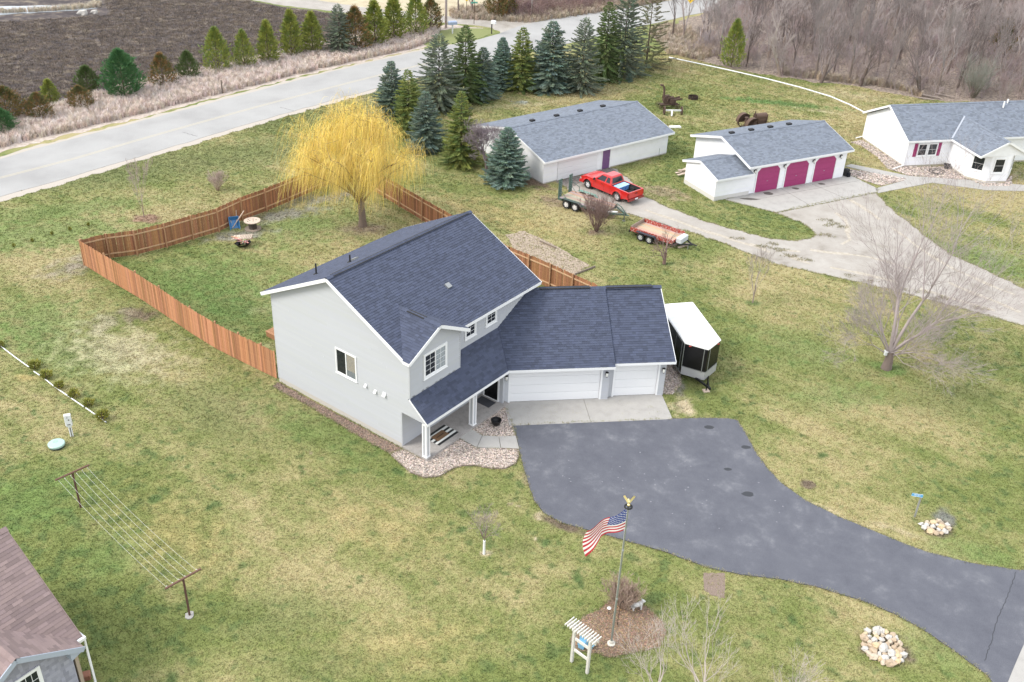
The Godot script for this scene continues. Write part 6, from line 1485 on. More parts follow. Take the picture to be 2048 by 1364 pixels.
	var bins := ["blue storage tote in the pickup bed, nearest the viewer", "blue storage tote in the middle of the pickup bed", "blue storage tote by the far side of the pickup bed"]
	for k in 3:
		b = mb(Color(0.10, 0.25, 0.55)); b.cbox(Vector3(0, 0.2, 0), Vector3(0.55, 0.38, 0.38), 0.03)
		var bn := thing("storage_tote", bins[k], "storage tote", tx * Vector3(-1.2 - 0.02 * k, 0.625, 0.42 - 0.42 * k), yaw + rnd(-0.05, 0.05), "blue totes in the pickup bed")
		part(bn, "bin", b, M.satin)
		b = mb(Color(0.34, 0.52, 0.80)); b.cbox(Vector3(0, 0.405, 0), Vector3(0.6, 0.05, 0.42), 0.02); part(bn, "lid", b, M.satin)
	b = mb(); b.lathe([[0.2, -0.09], [0.32, -0.09], [0.34, 0.0], [0.32, 0.09], [0.2, 0.09], [0.2, -0.09]], 18); single("spare_tyre", b, M.rubber, "black tyre lying in the rear of the pickup bed", "tyre", tx * Vector3(-2.2, 0.72, -0.25), yaw)

func flatbed():
	# origin at the ground under the rear near corner, x towards the tongue, z towards the viewer
	var a := Vector3(3.13, 0.60, -71.75); var bq := Vector3(6.39, 0.60, -69.38)
	var A := Vector2(a.x, a.z); var B := Vector2(bq.x, bq.z)
	var yaw := yaw_of(A, B); var L := A.distance_to(B) + 0.1; var W := 1.8
	var t := thing("flatbed_trailer", "green equipment trailer with plank deck and raised loading ramps", "trailer", Vector3(A.x, 0, A.y), yaw)
	for k in 8:
		var b := mb(Color(rnd(0.95, 1.5), rnd(0.9, 1.35), rnd(0.85, 1.3))); b.bx(0.0, 0.58, -W + W * k / 8.0 + 0.006, L, 0.62, -W + W * (k + 1) / 8.0 - 0.006); part(t, "deck_plank", b, M.old_wood)
	var b := mb()
	for z in [0.0, -W]: b.beam(Vector3(-0.1, 0.5, z), Vector3(L, 0.5, z), 0.08, 0.16)
	for k in 6: b.beam(Vector3(L * k / 5.0, 0.5, 0), Vector3(L * k / 5.0, 0.5, -W), 0.06, 0.1)
	part(t, "frame", b, M.green_paint)
	b = mb(); b.beam(Vector3(L, 0.5, -0.1), Vector3(L + 1.35, 0.5, -W / 2), 0.09, 0.13); b.beam(Vector3(L, 0.5, -W + 0.1), Vector3(L + 1.35, 0.5, -W / 2), 0.09, 0.13); b.tube(Vector3(L + 1.3, 0.5, -W / 2), Vector3(L + 1.6, 0.5, -W / 2), 0.06, 0.05, 8, true)
	b.path(PackedVector3Array([Vector3(L, 0.62, -W + 0.3), Vector3(L + 0.25, 0.95, -W + 0.5), Vector3(L + 0.8, 0.95, -W / 2 - 0.1), Vector3(L + 1.3, 0.6, -W / 2)]), 0.04, 6); part(t, "tongue", b, M.green_paint)
	b = mb(Color(0.5, 0.5, 0.5)); b.tube(Vector3(L + 1.25, 0.0, -W / 2 + 0.1), Vector3(L + 1.25, 0.85, -W / 2 + 0.1), 0.035, 0.035, 8); b.tube(Vector3(L + 1.25, 0, -W / 2 + 0.1), Vector3(L + 1.25, 0.03, -W / 2 + 0.1), 0.12, 0.12, 10, true); part(t, "jack", b, M.galvanised)
	b = mb(Color(0.55, 0.55, 0.53)); b.box(Vector3(L + 0.35, 0.6, -W / 2 + 0.42), Vector3(0.9, 0.05, 0.22), Basis(Vector3.UP, 0.55)); part(t, "tool_tray", b, M.satin)
	for e in [-0.2, -W + 0.2]:
		b = mb(); b.bx(-0.14, 0.5, e - 0.19, -0.06, 2.0, e + 0.19)
		var rp := part(t, "ramp", b, M.green_paint)
		for k in 9:
			var q := mb(Color(2.2, 2.0, 2.1)); q.bx(-0.05, 0.62 + 0.15 * k, e - 0.13, -0.02, 0.67 + 0.15 * k, e + 0.13); part(rp, "tread", q, M.green_paint)
		b = mb(); b.tube(Vector3(-0.1, 1.2, e), Vector3(0.5, 0.6, e), 0.02, 0.02, 5); part(rp, "brace", b, M.green_paint)
	b = mb(); b.path(PackedVector3Array([Vector3(-0.1, 0.6, -W + 0.02), Vector3(-0.1, 1.35, -W + 0.02), Vector3(0.62, 1.1, -W + 0.02), Vector3(0.62, 0.6, -W + 0.02)]), 0.025, 6); part(t, "side_rail", b, M.green_paint)
	var wx := [0.82, 1.62]
	for sg in [1.0, -1.0]:
		var z := 0.18 if sg > 0 else -W - 0.18
		for xx in wx: wheel_part(t, Vector3(xx, 0.34, z), 0.34, 0.2, sg, Color(0.72, 0.7, 0.68))
		b = mb(Color(2.2, 2.4, 2.3) if sg < 0 else Color(0.5, 0.5, 0.5)); b.bx(0.5, 0.72, z - 0.14, 1.95, 0.75, z + 0.14); b.quad(Vector3(1.95, 0.75, z - 0.14), Vector3(1.95, 0.75, z + 0.14), Vector3(2.2, 0.5, z + 0.14), Vector3(2.2, 0.5, z - 0.14)); b.quad(Vector3(0.22, 0.5, z - 0.14), Vector3(0.22, 0.5, z + 0.14), Vector3(0.5, 0.75, z + 0.14), Vector3(0.5, 0.75, z - 0.14)); part(t, "fender", b, M.green_paint)
	b = mb(); b.tube(Vector3(0.82, 0.34, 0.1), Vector3(0.82, 0.34, -W - 0.1), 0.05, 0.05, 6); b.tube(Vector3(1.62, 0.34, 0.1), Vector3(1.62, 0.34, -W - 0.1), 0.05, 0.05, 6); part(t, "axle", b, M.dark)

func red_trailer():
	var a := Vector3(8.17, 0.75, -66.62); var bq := Vector3(10.93, 0.75, -64.62)
	var A := Vector2(a.x, a.z); var B := Vector2(bq.x, bq.z)
	var yaw := yaw_of(A, B); var L := A.distance_to(B); var W := 1.95
	var t := thing("utility_trailer", "small red utility trailer with wooden floor and peeling sides", "trailer", Vector3(A.x, 0, A.y), yaw)
	for k in 7:
		var b := mb(Color(rnd(1.2, 1.75), rnd(1.15, 1.6), rnd(1.0, 1.4))); b.bx(0.05, 0.46, -W + W * k / 7.0 + 0.006, L - 0.02, 0.5, -W + W * (k + 1) / 7.0 - 0.006); part(t, "floor_plank", b, M.old_wood)
	var b := mb(); b.bx(0, 0.44, -0.06, L, 0.74, 0.0); part(t, "side_board", b, M.red_worn)
	b = mb(); b.bx(0, 0.44, -W, L, 0.76, -W + 0.06); part(t, "side_board", b, M.red_worn)
	b = mb(tone(0.9)); b.bx(0, 0.46, -W + 0.06, 0.05, 0.80, -0.06); part(t, "tail_board", b, M.old_wood)
	b = mb(); b.bx(L - 0.05, 0.44, -W + 0.06, L, 0.62, -0.06); part(t, "head_board", b, M.red_worn)
	b = mb(); b.beam(Vector3(-0.05, 0.4, -0.2), Vector3(L, 0.4, -0.2), 0.08, 0.12); b.beam(Vector3(-0.05, 0.4, -W + 0.2), Vector3(L, 0.4, -W + 0.2), 0.08, 0.12); b.beam(Vector3(-0.05, 0.4, 0.02), Vector3(-0.05, 0.4, -W - 0.02), 0.1, 0.14); part(t, "frame", b, M.dark)
	b = mb(); b.beam(Vector3(L, 0.4, -0.15), Vector3(L + 1.15, 0.42, -W / 2), 0.07, 0.1); b.beam(Vector3(L, 0.4, -W + 0.15), Vector3(L + 1.15, 0.42, -W / 2), 0.07, 0.1); b.tube(Vector3(L + 1.1, 0.44, -W / 2), Vector3(L + 1.5, 0.46, -W / 2), 0.05, 0.05, 8, true); part(t, "tongue", b, M.dark)
	b = mb(); b.tube(Vector3(L + 0.9, 0.05, -W / 2 + 0.15), Vector3(L + 0.9, 0.5, -W / 2 + 0.15), 0.03, 0.03, 6); part(t, "jack", b, M.galvanised)
	for sg in [1.0, -1.0]:
		var z := 0.16 if sg > 0 else -W - 0.16
		for xx in [1.0, 1.72]: wheel_part(t, Vector3(xx, 0.3, z), 0.3, 0.18, sg, Color(0.5, 0.5, 0.5))
		b = mb(Color(1.6, 1.6, 2.0)); b.bx(0.62, 0.63, z - 0.13, 2.1, 0.66, z + 0.13); b.quad(Vector3(2.1, 0.66, z - 0.13), Vector3(2.1, 0.66, z + 0.13), Vector3(2.25, 0.45, z + 0.13), Vector3(2.25, 0.45, z - 0.13)); part(t, "fender", b, M.dark)
	b = mb(); b.tube(Vector3(1.0, 0.3, 0.1), Vector3(1.0, 0.3, -W - 0.1), 0.045, 0.045, 6); b.tube(Vector3(1.72, 0.3, 0.1), Vector3(1.72, 0.3, -W - 0.1), 0.045, 0.045, 6); part(t, "axle", b, M.dark)
	var tx := Transform3D(Basis(Vector3.UP, yaw), Vector3(A.x, 0, A.y))
	b = mb(Color(0.55, 0.57, 0.6)); b.cbox(Vector3(0, 0.19, 0), Vector3(0.45, 0.38, 1.05), 0.05); single("white_toolbox", b, M.satin, "white toolbox on the front of the red trailer", "toolbox", tx * Vector3(L + 0.3, 0.46, -W / 2), yaw)
	b = mb(tone(1.8)); b.box(Vector3(0, 0.05, 0), Vector3(0.9, 0.06, 0.16)); b.box(Vector3(0.35, 0.12, 0.02), Vector3(0.4, 0.1, 0.25), Basis(Vector3.UP, 0.4)); single("wood_blocks", b, M.old_wood, "pale wood blocks on the grass under the red trailer tongue", "blocks", G3(Vector2(11.84, -65.19)), 0.6)

func cargo_trailer():
	var fl := Vector3(9.55, 2.40, -47.79); var rl := Vector3(8.81, 2.40, -50.89); var fr := Vector3(11.69, 2.40, -48.13)
	var d := Vector2(fl.x - rl.x, fl.z - rl.z).normalized()   # towards the nose
	var yaw := atan2(-d.y, d.x)
	var t := thing("cargo_trailer", "black enclosed cargo trailer with white roof beside the garage", "trailer", Vector3(fl.x, 0, fl.z), yaw)
	# local x forward, near (left) side at z = 0, far side z = W
	var sgn := 1.0 if Vector2(fr.x - fl.x, fr.z - fl.z).dot(Vector2(-d.y, d.x)) > 0 else -1.0
	var W := 2.1 * sgn; var L := 4.3; var y0 := 0.42; var y1 := 2.38; var nz := 0.85
	var plan := PackedVector2Array([Vector2(-L, 0), Vector2(0, 0), Vector2(nz - 0.08, W * 0.44), Vector2(nz, W * 0.5), Vector2(nz - 0.08, W * 0.56), Vector2(0, W), Vector2(-L, W)])
	var b := mb(); b.prism(plan, y0, y1); var body := part(t, "body", b, M.black_gloss)
	b = mb(); var big := PackedVector2Array()
	for p in plan: big.append(Vector2(p.x * 1.005 + 0.02, (p.y - W / 2) * 1.02 + W / 2))
	b.prism(big, y1, y1 + 0.06); part(t, "roof", b, M.trailer_roof)
	b = mb(Color(0.8, 0.8, 0.8))
	var in2 := PackedVector2Array()
	for p in big: in2.append(Vector2(p.x - 0.03, (p.y - W / 2) * 0.96 + W / 2))
	b.col = Color(1, 1, 1); b.prism(in2, y1 + 0.06, y1 + 0.085); part(t, "roof_crown", b, M.trailer_roof)
	for k in 6:
		b = mb(Color(0.92, 0.92, 0.92)); b.bx(-L + 0.6 * k + 0.4, y1 + 0.085, 0.06 if W > 0 else W + 0.06, -L + 0.6 * k + 0.43, y1 + 0.092, W - 0.06 if W > 0 else -0.06); part(t, "roof_bow", b, M.trailer_roof)
	# stone guard along the nose, corner strips, side door
	var ring := [Vector2(0, 0), Vector2(nz - 0.08, W * 0.44), Vector2(nz, W * 0.5), Vector2(nz - 0.08, W * 0.56), Vector2(0, W)]
	b = mb()
	for i in 4:
		var p: Vector2 = ring[i]; var q: Vector2 = ring[i + 1]; var nn := (q - p).orthogonal().normalized(); nn = nn if nn.x > 0 else -nn
		var P := Vector3(p.x, 0, p.y) + Vector3(nn.x, 0, nn.y) * 0.006; var Q := Vector3(q.x, 0, q.y) + Vector3(nn.x, 0, nn.y) * 0.006
		b.quad(P + Vector3(0, y0 - 0.02, 0), Q + Vector3(0, y0 - 0.02, 0), Q + Vector3(0, y0 + 0.5, 0), P + Vector3(0, y0 + 0.5, 0))
	part(body, "stone_guard", b, M.tread_plate)
	b = mb(Color(0.8, 0.8, 0.8)); var gz := 0.006 * -sgn
	for p in [Vector2(-0.02, 0.0), Vector2(nz - 0.12, W * 0.42), Vector2(nz - 0.12, W * 0.58)]: b.box(Vector3(p.x + 0.01, (y0 + y1) / 2 + 0.2, p.y + gz), Vector3(0.035, y1 - y0 - 0.45, 0.035))
	for i in 4:
		var p: Vector2 = ring[i]; var q: Vector2 = ring[i + 1]; b.beam(Vector3(p.x + 0.012, y0 + 0.5, p.y), Vector3(q.x + 0.012, y0 + 0.5, q.y), 0.025, 0.03)
	b.beam(Vector3(-L, y0 + 0.01, gz), Vector3(0, y0 + 0.01, gz), 0.03, 0.07); part(body, "corner_strip", b, M.galvanised)
	b = mb(); b.bx(-1.2, y0 + 0.1, minf(gz * 3, 0), -0.32, y1 - 0.1, maxf(gz * 3, 0)); var dr := part(t, "side_door", b, M.black_gloss)
	b = mb(Color(0.8, 0.8, 0.8))
	for e in [[-1.22, y0 + 0.08, -1.19, y1 - 0.08], [-0.33, y0 + 0.08, -0.30, y1 - 0.08], [-1.22, y1 - 0.1, -0.30, y1 - 0.07]]: b.bx(e[0], e[1], minf(gz * 4, 0), e[2], e[3], maxf(gz * 4, 0))
	part(dr, "door_frame", b, M.galvanised)
	for e in [Vector2(0.2, W * 0.11), Vector2(0.2, W * 0.89)]:
		b = mb(Color(0.5, 0.06, 0.05)); b.box(Vector3(e.x + 0.04, y1 - 0.05, e.y), Vector3(0.06, 0.04, 0.14)); part(t, "marker_light", b, M.satin)
	b = mb(); b.beam(Vector3(-0.3, y0 - 0.03, W * 0.2), Vector3(nz + 0.75, y0 - 0.02, W * 0.5), 0.07, 0.12); b.beam(Vector3(-0.3, y0 - 0.03, W * 0.8), Vector3(nz + 0.75, y0 - 0.02, W * 0.5), 0.07, 0.12); b.box(Vector3(nz + 0.8, y0 + 0.02, W * 0.5), Vector3(0.3, 0.1, 0.12)); part(t, "tongue", b, M.black_metal)
	b = mb(Color(0.7, 0.7, 0.7)); b.tube(Vector3(nz + 0.5, 0.06, W * 0.5), Vector3(nz + 0.5, 1.0, W * 0.5), 0.035, 0.035, 8, true); b.tube(Vector3(nz + 0.5, 0.95, W * 0.5), Vector3(nz + 0.62, 0.95, W * 0.5 + 0.12), 0.015, 0.015, 5); part(t, "jack", b, M.black_metal)
	b = mb(tone(1.6)); b.box(Vector3(nz + 0.5, 0.03, W * 0.5), Vector3(0.3, 0.06, 0.36)); part(t, "jack_pad", b, M.old_wood)
	for e in [-2.4, -1.65]:
		for z in [0.12 * sgn, W - 0.12 * sgn]: wheel_part(t, Vector3(e, 0.33, z), 0.33, 0.2, -sgn if absf(z) < 1 else sgn)
	b = mb(); b.bx(-L, y0 - 0.14, minf(0.1 * sgn, W - 0.1 * sgn), 0, y0, maxf(0.1 * sgn, W - 0.1 * sgn)); part(t, "chassis", b, M.dark)

func vehicles():
	pickup(); flatbed(); red_trailer(); cargo_trailer()

# ---------------------------------------------------------------- front lawn: flagpole, arbor, signs, rocks
func flag_texture() -> ImageTexture:
	var im := Image.create(608, 320, false, Image.FORMAT_RGB8)
	var red := lin(0.46, 0.03, 0.045); var white := lin(0.76, 0.75, 0.73); var blue := lin(0.045, 0.07, 0.24)
	for k in 13: im.fill_rect(Rect2i(0, 320 * k / 13, 608, 320 / 13 + 1), red if k % 2 == 0 else white)
	var cw := 243; var ch := 320 * 7 / 13
	im.fill_rect(Rect2i(0, 0, cw, ch), blue)
	for r in 9:
		for c in (6 if r % 2 == 0 else 5):
			var cx := int(cw * (1 + 2 * c + r % 2) / 12.0); var cy := int(ch * (r + 1) / 10.0)
			var pts := PackedVector2Array()
			for e in 10: pts.append(Vector2(cx, cy) + Vector2(sin(TAU * e / 10), -cos(TAU * e / 10)) * (10.0 if e % 2 == 0 else 4.0))
			for y in range(cy - 10, cy + 11):
				for x in range(cx - 10, cx + 11):
					if x >= 0 and y >= 0 and x < cw and y < ch and Geometry2D.is_point_in_polygon(Vector2(x, y), pts): im.set_pixel(x, y, white)
	im.fill_rect(Rect2i(0, 0, 8, 320), white)
	return ImageTexture.create_from_image(im)

func front_things():
	var fp := G3(Vector2(4.47, -28.20))
	var t := thing("flagpole", "tall grey flagpole with gold eagle in the mulch bed", "flagpole", fp)
	var b := mb(Color(0.75, 0.78, 0.74)); b.tube(Vector3(0, 0, 0), Vector3(0, 2.5, 0), 0.042, 0.04, 12); b.tube(Vector3(0, 2.5, 0), Vector3(0, 5.0, 0), 0.036, 0.033, 12); b.tube(Vector3(0, 5.0, 0), Vector3(0, 7.05, 0), 0.032, 0.026, 12); part(t, "pole", b, M.galvanised)
	b = mb()
	for y in [2.5, 5.0]: b.lathe([[0.046, y - 0.05], [0.046, y + 0.02], [0.035, y + 0.04]], 12)
	part(t, "collar", b, M.galvanised)
	b = mb(Color(1.2, 1.2, 1.15)); b.lathe([[0.17, 0.0], [0.16, 0.06], [0.09, 0.09], [0.08, 0.18], [0.05, 0.2]], 14); part(t, "base", b, M.wall_concrete)
	b = mb(); b.lathe([[0.13, 7.06], [0.16, 7.08], [0.16, 7.11], [0.13, 7.13], [0.10, 7.11], [0.10, 7.08], [0.13, 7.06]], 20)
	for k in 3: b.beam(Vector3(0, 7.09, 0), Vector3(cos(TAU * k / 3), 0, sin(TAU * k / 3)) * 0.12 + Vector3(0, 7.09, 0), 0.03, 0.02)
	part(t, "solar_ring", b, M.black_metal)
	b = mb(); b.ball(Vector3(0, 7.18, 0), Vector3(0.06, 0.06, 0.06), 10); b.ball(Vector3(0, 7.32, 0), Vector3(0.05, 0.1, 0.05), 10); b.ball(Vector3(-0.03, 7.44, 0.02), Vector3(0.035, 0.04, 0.035), 8); b.tube(Vector3(-0.05, 7.44, 0.03), Vector3(-0.09, 7.42, 0.05), 0.014, 0.003, 6)
	for sg in [-1.0, 1.0]:
		b.quad(Vector3(0, 7.36, 0), Vector3(sg * 0.16, 7.55, -0.06), Vector3(sg * 0.22, 7.5, -0.08), Vector3(sg * 0.04, 7.24, 0)); b.quad(Vector3(sg * 0.04, 7.24, -0.02), Vector3(sg * 0.22, 7.5, -0.1), Vector3(sg * 0.16, 7.55, -0.08), Vector3(0, 7.36, -0.02))
	part(t, "eagle", b, M.gold)
	# flag hanging to the side of the pole
	var fm := StandardMaterial3D.new(); fm.resource_name = "flag_cloth"; fm.albedo_texture = flag_texture(); fm.roughness = 0.85; fm.cull_mode = BaseMaterial3D.CULL_DISABLED
	fm.backlight_enabled = true; fm.backlight = Color(0.3, 0.3, 0.3)
	var nx := 34; var ny := 18
	var at := func(s: float, w: float) -> Vector3:
		var top := Vector3(-0.03, 7.03, 0).lerp(Vector3(-0.76, 6.45, 0.0), s * 2.0) if s < 0.5 else Vector3(-0.76, 6.45, 0).lerp(Vector3(-1.40, 5.95, 0.0), s * 2.0 - 1.0)
		var bot := Vector3(-0.05, 5.98, 0).lerp(Vector3(-0.86, 5.55, 0.0), s * 2.0) if s < 0.5 else Vector3(-0.86, 5.55, 0).lerp(Vector3(-1.36, 4.55, 0.0), s * 2.0 - 1.0)
		var p := top.lerp(bot, w)
		p.x += -0.14 * sin(PI * w) * s + 0.06 * sin(PI * w) * (1.0 - s)
		p.z += sin(s * 8.5 + w * 1.6) * 0.11 * minf(1.0, s * 3.0) + 0.06 * sin(w * 4.0 + s * 3.0) * s
		return p
	var vs := PackedVector3Array(); var ns := PackedVector3Array(); var us := PackedVector2Array()
	for i in nx:
		for j in ny:
			for q in [[0, 0], [1, 1], [1, 0], [0, 0], [0, 1], [1, 1]]:
				var s: float = float(i + q[0]) / nx; var w: float = float(j + q[1]) / ny
				var p: Vector3 = at.call(s, w)
				vs.append(p); us.append(Vector2(s, w))
				var nn: Vector3 = ((at.call(s + 0.01, w) as Vector3) - p).cross((at.call(s, w + 0.01) as Vector3) - p).normalized()
				ns.append(nn if nn.z > 0 else -nn)
	var arr := []; arr.resize(Mesh.ARRAY_MAX); arr[Mesh.ARRAY_VERTEX] = vs; arr[Mesh.ARRAY_NORMAL] = ns; arr[Mesh.ARRAY_TEX_UV] = us
	var am := ArrayMesh.new(); am.add_surface_from_arrays(Mesh.PRIMITIVE_TRIANGLES, arr)
	var fl := single("flag", am, fm, "American flag with stars and stripes hanging from the flagpole", "flag", fp)
	b = mb(Color(0.6, 0.6, 0.58)); b.tube(Vector3(-0.045, 1.2, 0.03), Vector3(-0.035, 7.0, 0.03), 0.005, 0.005, 4); part(t, "halyard", b, M.plain)
	# mulch bed
	var bed := [Vector2(3.36, -29.52), Vector2(3.89, -29.88), Vector2(4.23, -30.15), Vector2(4.61, -30.59), Vector2(5.21, -30.77), Vector2(5.92, -30.44), Vector2(6.31, -29.96), Vector2(6.69, -29.44), Vector2(6.75, -28.86), Vector2(6.38, -28.18), Vector2(5.35, -27.80), Vector2(4.35, -27.51), Vector2(3.73, -27.70), Vector2(2.94, -27.81), Vector2(2.84, -28.32), Vector2(3.10, -28.99)]
	var bk := mat("wood_chips", Color(1, 1, 1), 1.0)
	tri_tex(bk, grain(512, 0.07, 3, 81, [[0.0, Color(0.08, 0.055, 0.04)], [0.4, Color(0.16, 0.11, 0.078)], [0.65, Color(0.25, 0.18, 0.125)], [1.0, Color(0.40, 0.33, 0.24)]]), 1.3, true)
	sheet("mulch_bed", bed, 0.02, bk, 0.15, 0.06)
	var mm := MultiMesh.new(); mm.transform_format = MultiMesh.TRANSFORM_3D; mm.use_colors = true
	var ch := mb(); ch.box(Vector3.ZERO, Vector3(0.07, 0.008, 0.028)); mm.mesh = ch.mesh(); mm.instance_count = 2600
	var k := 0
	while k < 2600:
		var p := Vector2(rnd(2.6, 7.2), rnd(-31.2, -27.0))
		if not inside(p, [bed]): continue
		mm.set_instance_transform(k, Transform3D(Basis(Vector3(rnd(-1, 1), 3, rnd(-1, 1)).normalized(), rnd(0, 6.3)) * Basis(Vector3.RIGHT, rnd(-0.5, 0.5)), G3(p, 0.03)))
		var w := rnd(0.45, 1.5); mm.set_instance_color(k, tint(Color(0.28 * w * rnd(0.9, 1.1), 0.18 * w * rnd(0.85, 1.15), 0.115 * w * rnd(0.8, 1.25)))); k += 1
	var mo := MultiMeshInstance3D.new(); mo.name = "wood_chips"; mo.multimesh = mm; mo.material_override = M.plain; add_child(mo)
	mo.set_meta("kind", "stuff"); mo.set_meta("label", "brown wood chips strewn over the flagpole bed"); mo.set_meta("category", "wood chips")
	# rectangular bare patch
	sheet("bare_soil_patch", [Vector2(8.75, -32.43), Vector2(9.68, -32.46), Vector2(9.59, -31.76), Vector2(9.43, -30.97), Vector2(8.94, -31.08), Vector2(8.62, -31.41)], 0.008, M.mulch, 0.1, 0.04)
	# arbor
	var p1 := G3(Vector2(2.87, -27.23)); var p2 := G3(Vector2(3.45, -26.70))
	var d := (p2 - p1); var L := d.length(); d /= L; var n := Vector3(-d.z, 0, d.x)
	t = thing("garden_arbor", "small weathered white garden arbor with slatted top", "arbor", p1)
	for q in [Vector3.ZERO, d * L]:
		b = mb(); b.cbox(q + Vector3(0, 0.97, 0), Vector3(0.11, 1.96, 0.11), 0.01, Basis(d, Vector3.UP, d.cross(Vector3.UP))); part(t, "post", b, M.white_wood)
	for y in [0.72, 1.32]:
		b = mb(Color(1.1, 1.1, 1.1)); b.beam(Vector3(0, y, 0) + d * 0.05, d * (L - 0.05) + Vector3(0, y, 0), 0.05, 0.12); part(t, "rail", b, M.white_wood)
	for s in [-0.08, 0.08]:
		b = mb(Color(1.15, 1.15, 1.15)); b.beam(n * s - d * 0.32 + Vector3(0, 1.9, 0), n * s + d * (L + 0.32) + Vector3(0, 1.9, 0), 0.04, 0.13); part(t, "top_beam", b, M.white_wood)
	for e in 12:
		b = mb(tone(rnd(1.05, 1.2))); var c := d * lerpf(-0.28, L + 0.28, e / 11.0) + Vector3(0, 2.0, 0); b.beam(c - n * 0.27, c + n * 0.27, 0.035, 0.07); part(t, "top_slat", b, M.white_wood)
	b = mb(Color(0.18, 0.38, 0.55)); b.cbox(Vector3(0, 0.28, 0), Vector3(0.3, 0.2, 0.2), 0.02); b.box(Vector3(0, 0.09, 0), Vector3(0.24, 0.18, 0.16)); b.box(Vector3(0, 0.5, -0.09), Vector3(0.3, 0.26, 0.03))
	single("blue_garden_seat", b, M.satin, "little sky-blue ornamental seat behind the arbor", "ornament", G3(Vector2(3.28, -27.93)), -0.5)
	b = mb(Color(0.16, 0.33, 0.42)); b.lathe([[0.1, 0], [0.15, 0.22], [0.17, 0.25], [0.13, 0.25], [0.11, 0.1]], 12); single("blue_pot", b, M.satin, "small dull blue pot on the mulch behind the arbor post", "pot", G3(Vector2(3.62, -27.93)))
	# white dog statue: one continuous body
	b = mb(Color(0.62, 0.61, 0.58))
	b.ball(Vector3(0, 0.25, 0), Vector3(0.2, 0.11, 0.11), 12); b.ball(Vector3(0.16, 0.28, 0), Vector3(0.11, 0.12, 0.115), 10); b.ball(Vector3(0.27, 0.38, 0), Vector3(0.085, 0.08, 0.075), 10); b.ball(Vector3(0.35, 0.355, 0), Vector3(0.05, 0.035, 0.04), 8); b.tube(Vector3(0.16, 0.3, 0), Vector3(0.26, 0.38, 0), 0.09, 0.07, 10)
	for sg in [-1.0, 1.0]:
		b.tube(Vector3(0.18, 0.24, sg * 0.07), Vector3(0.19, 0.0, sg * 0.075), 0.05, 0.035, 8, true); b.tube(Vector3(-0.14, 0.24, sg * 0.065), Vector3(-0.17, 0.12, sg * 0.07), 0.065, 0.04, 8); b.tube(Vector3(-0.17, 0.12, sg * 0.07), Vector3(-0.14, 0.0, sg * 0.07), 0.04, 0.035, 8, true); b.ball(Vector3(0.25, 0.42, sg * 0.07), Vector3(0.03, 0.05, 0.018), 6)
	b.tube(Vector3(-0.18, 0.3, 0), Vector3(-0.26, 0.42, 0), 0.025, 0.012, 6)
	single("dog_statue", b, M.plain, "small white dog statue at the edge of the bed shrub", "statue", G3(Vector2(5.62, -30.12), 0.02), 0.3)
	t = thing("solar_light", "little solar path light with white top in the mulch bed", "path light", G3(Vector2(4.46, -29.77), 0.02))
	b = mb(Color(0.2, 0.2, 0.2)); b.tube(Vector3.ZERO, Vector3(0, 0.3, 0), 0.012, 0.012, 6); part(t, "stake", b, M.dark)
	b = mb(Color(0.75, 0.75, 0.75)); b.lathe([[0.03, 0.28], [0.05, 0.33], [0.09, 0.35], [0.06, 0.38], [0, 0.39]], 12); part(t, "lamp_head", b, M.satin)
	b = mb(); b.tube(Vector3.ZERO, Vector3(0.05, 1.15, -0.1), 0.012, 0.01, 6); b.path(PackedVector3Array([Vector3(0.05, 1.15, -0.1), Vector3(0.08, 1.25, -0.1), Vector3(0.14, 1.25, -0.1), Vector3(0.16, 1.18, -0.1)]), 0.01, 5)
	single("plant_hook", b, M.black_metal, "thin black shepherd hook beside the flagpole", "plant hook", G3(Vector2(4.77, -29.17), 0.02))
	# address sign
	t = thing("address_sign", "blue house number sign on a grey post by the driveway", "sign", G3(Vector2(19.30, -36.78)))
	b = mb(); b.box(Vector3(0, 0.68, 0), Vector3(0.075, 1.36, 0.05)); part(t, "post", b, M.galvanised)
	var sy := -0.22; var sb := Basis(Vector3.UP, sy)
	b = mb(Color(0.10, 0.36, 0.62)); b.cbox(Vector3(-0.2, 1.33, 0.03), Vector3(0.5, 0.17, 0.012), 0.005, sb); part(t, "plate", b, M.satin)
	b = mb(Color(0.72, 0.76, 0.78))
	for e in [[-0.2, 1.41, 0.5, 0.012], [-0.2, 1.25, 0.5, 0.012]]: b.box(Vector3(e[0], e[1], 0.038) , Vector3(e[2], e[3], 0.004), sb)
	part(t, "plate_border", b, M.satin)
	var tm := TextMesh.new(); var ft := SystemFont.new(); ft.font_names = PackedStringArray(["Droid Sans"]); tm.font = ft; tm.text = "4151"; tm.font_size = 32; tm.pixel_size = 0.0042; tm.depth = 0.006
	var to := part(t, "house_number", tm, untinted(mat("sign_white", Color(0.78, 0.8, 0.82), 0.5), Color(0.78, 0.8, 0.82))); to.transform = Transform3D(sb, Vector3(-0.2, 1.335, 0.04))
	# rock piles: every rock is a thing
	var meshes := []
	for i in 8: meshes.append(rock_mesh(100 + i, 8, 0.34))
	var piles := [[Vector2(15.42, -28.67), 0.80, 0.92, 46, "pale tan boulder in the rock pile over the culvert on the near lawn", "rocks of the near pile"], [Vector2(20.07, -36.06), 0.72, 0.42, 19, "pale cream boulder in the rock pile below the address sign", "rocks below the address sign"]]
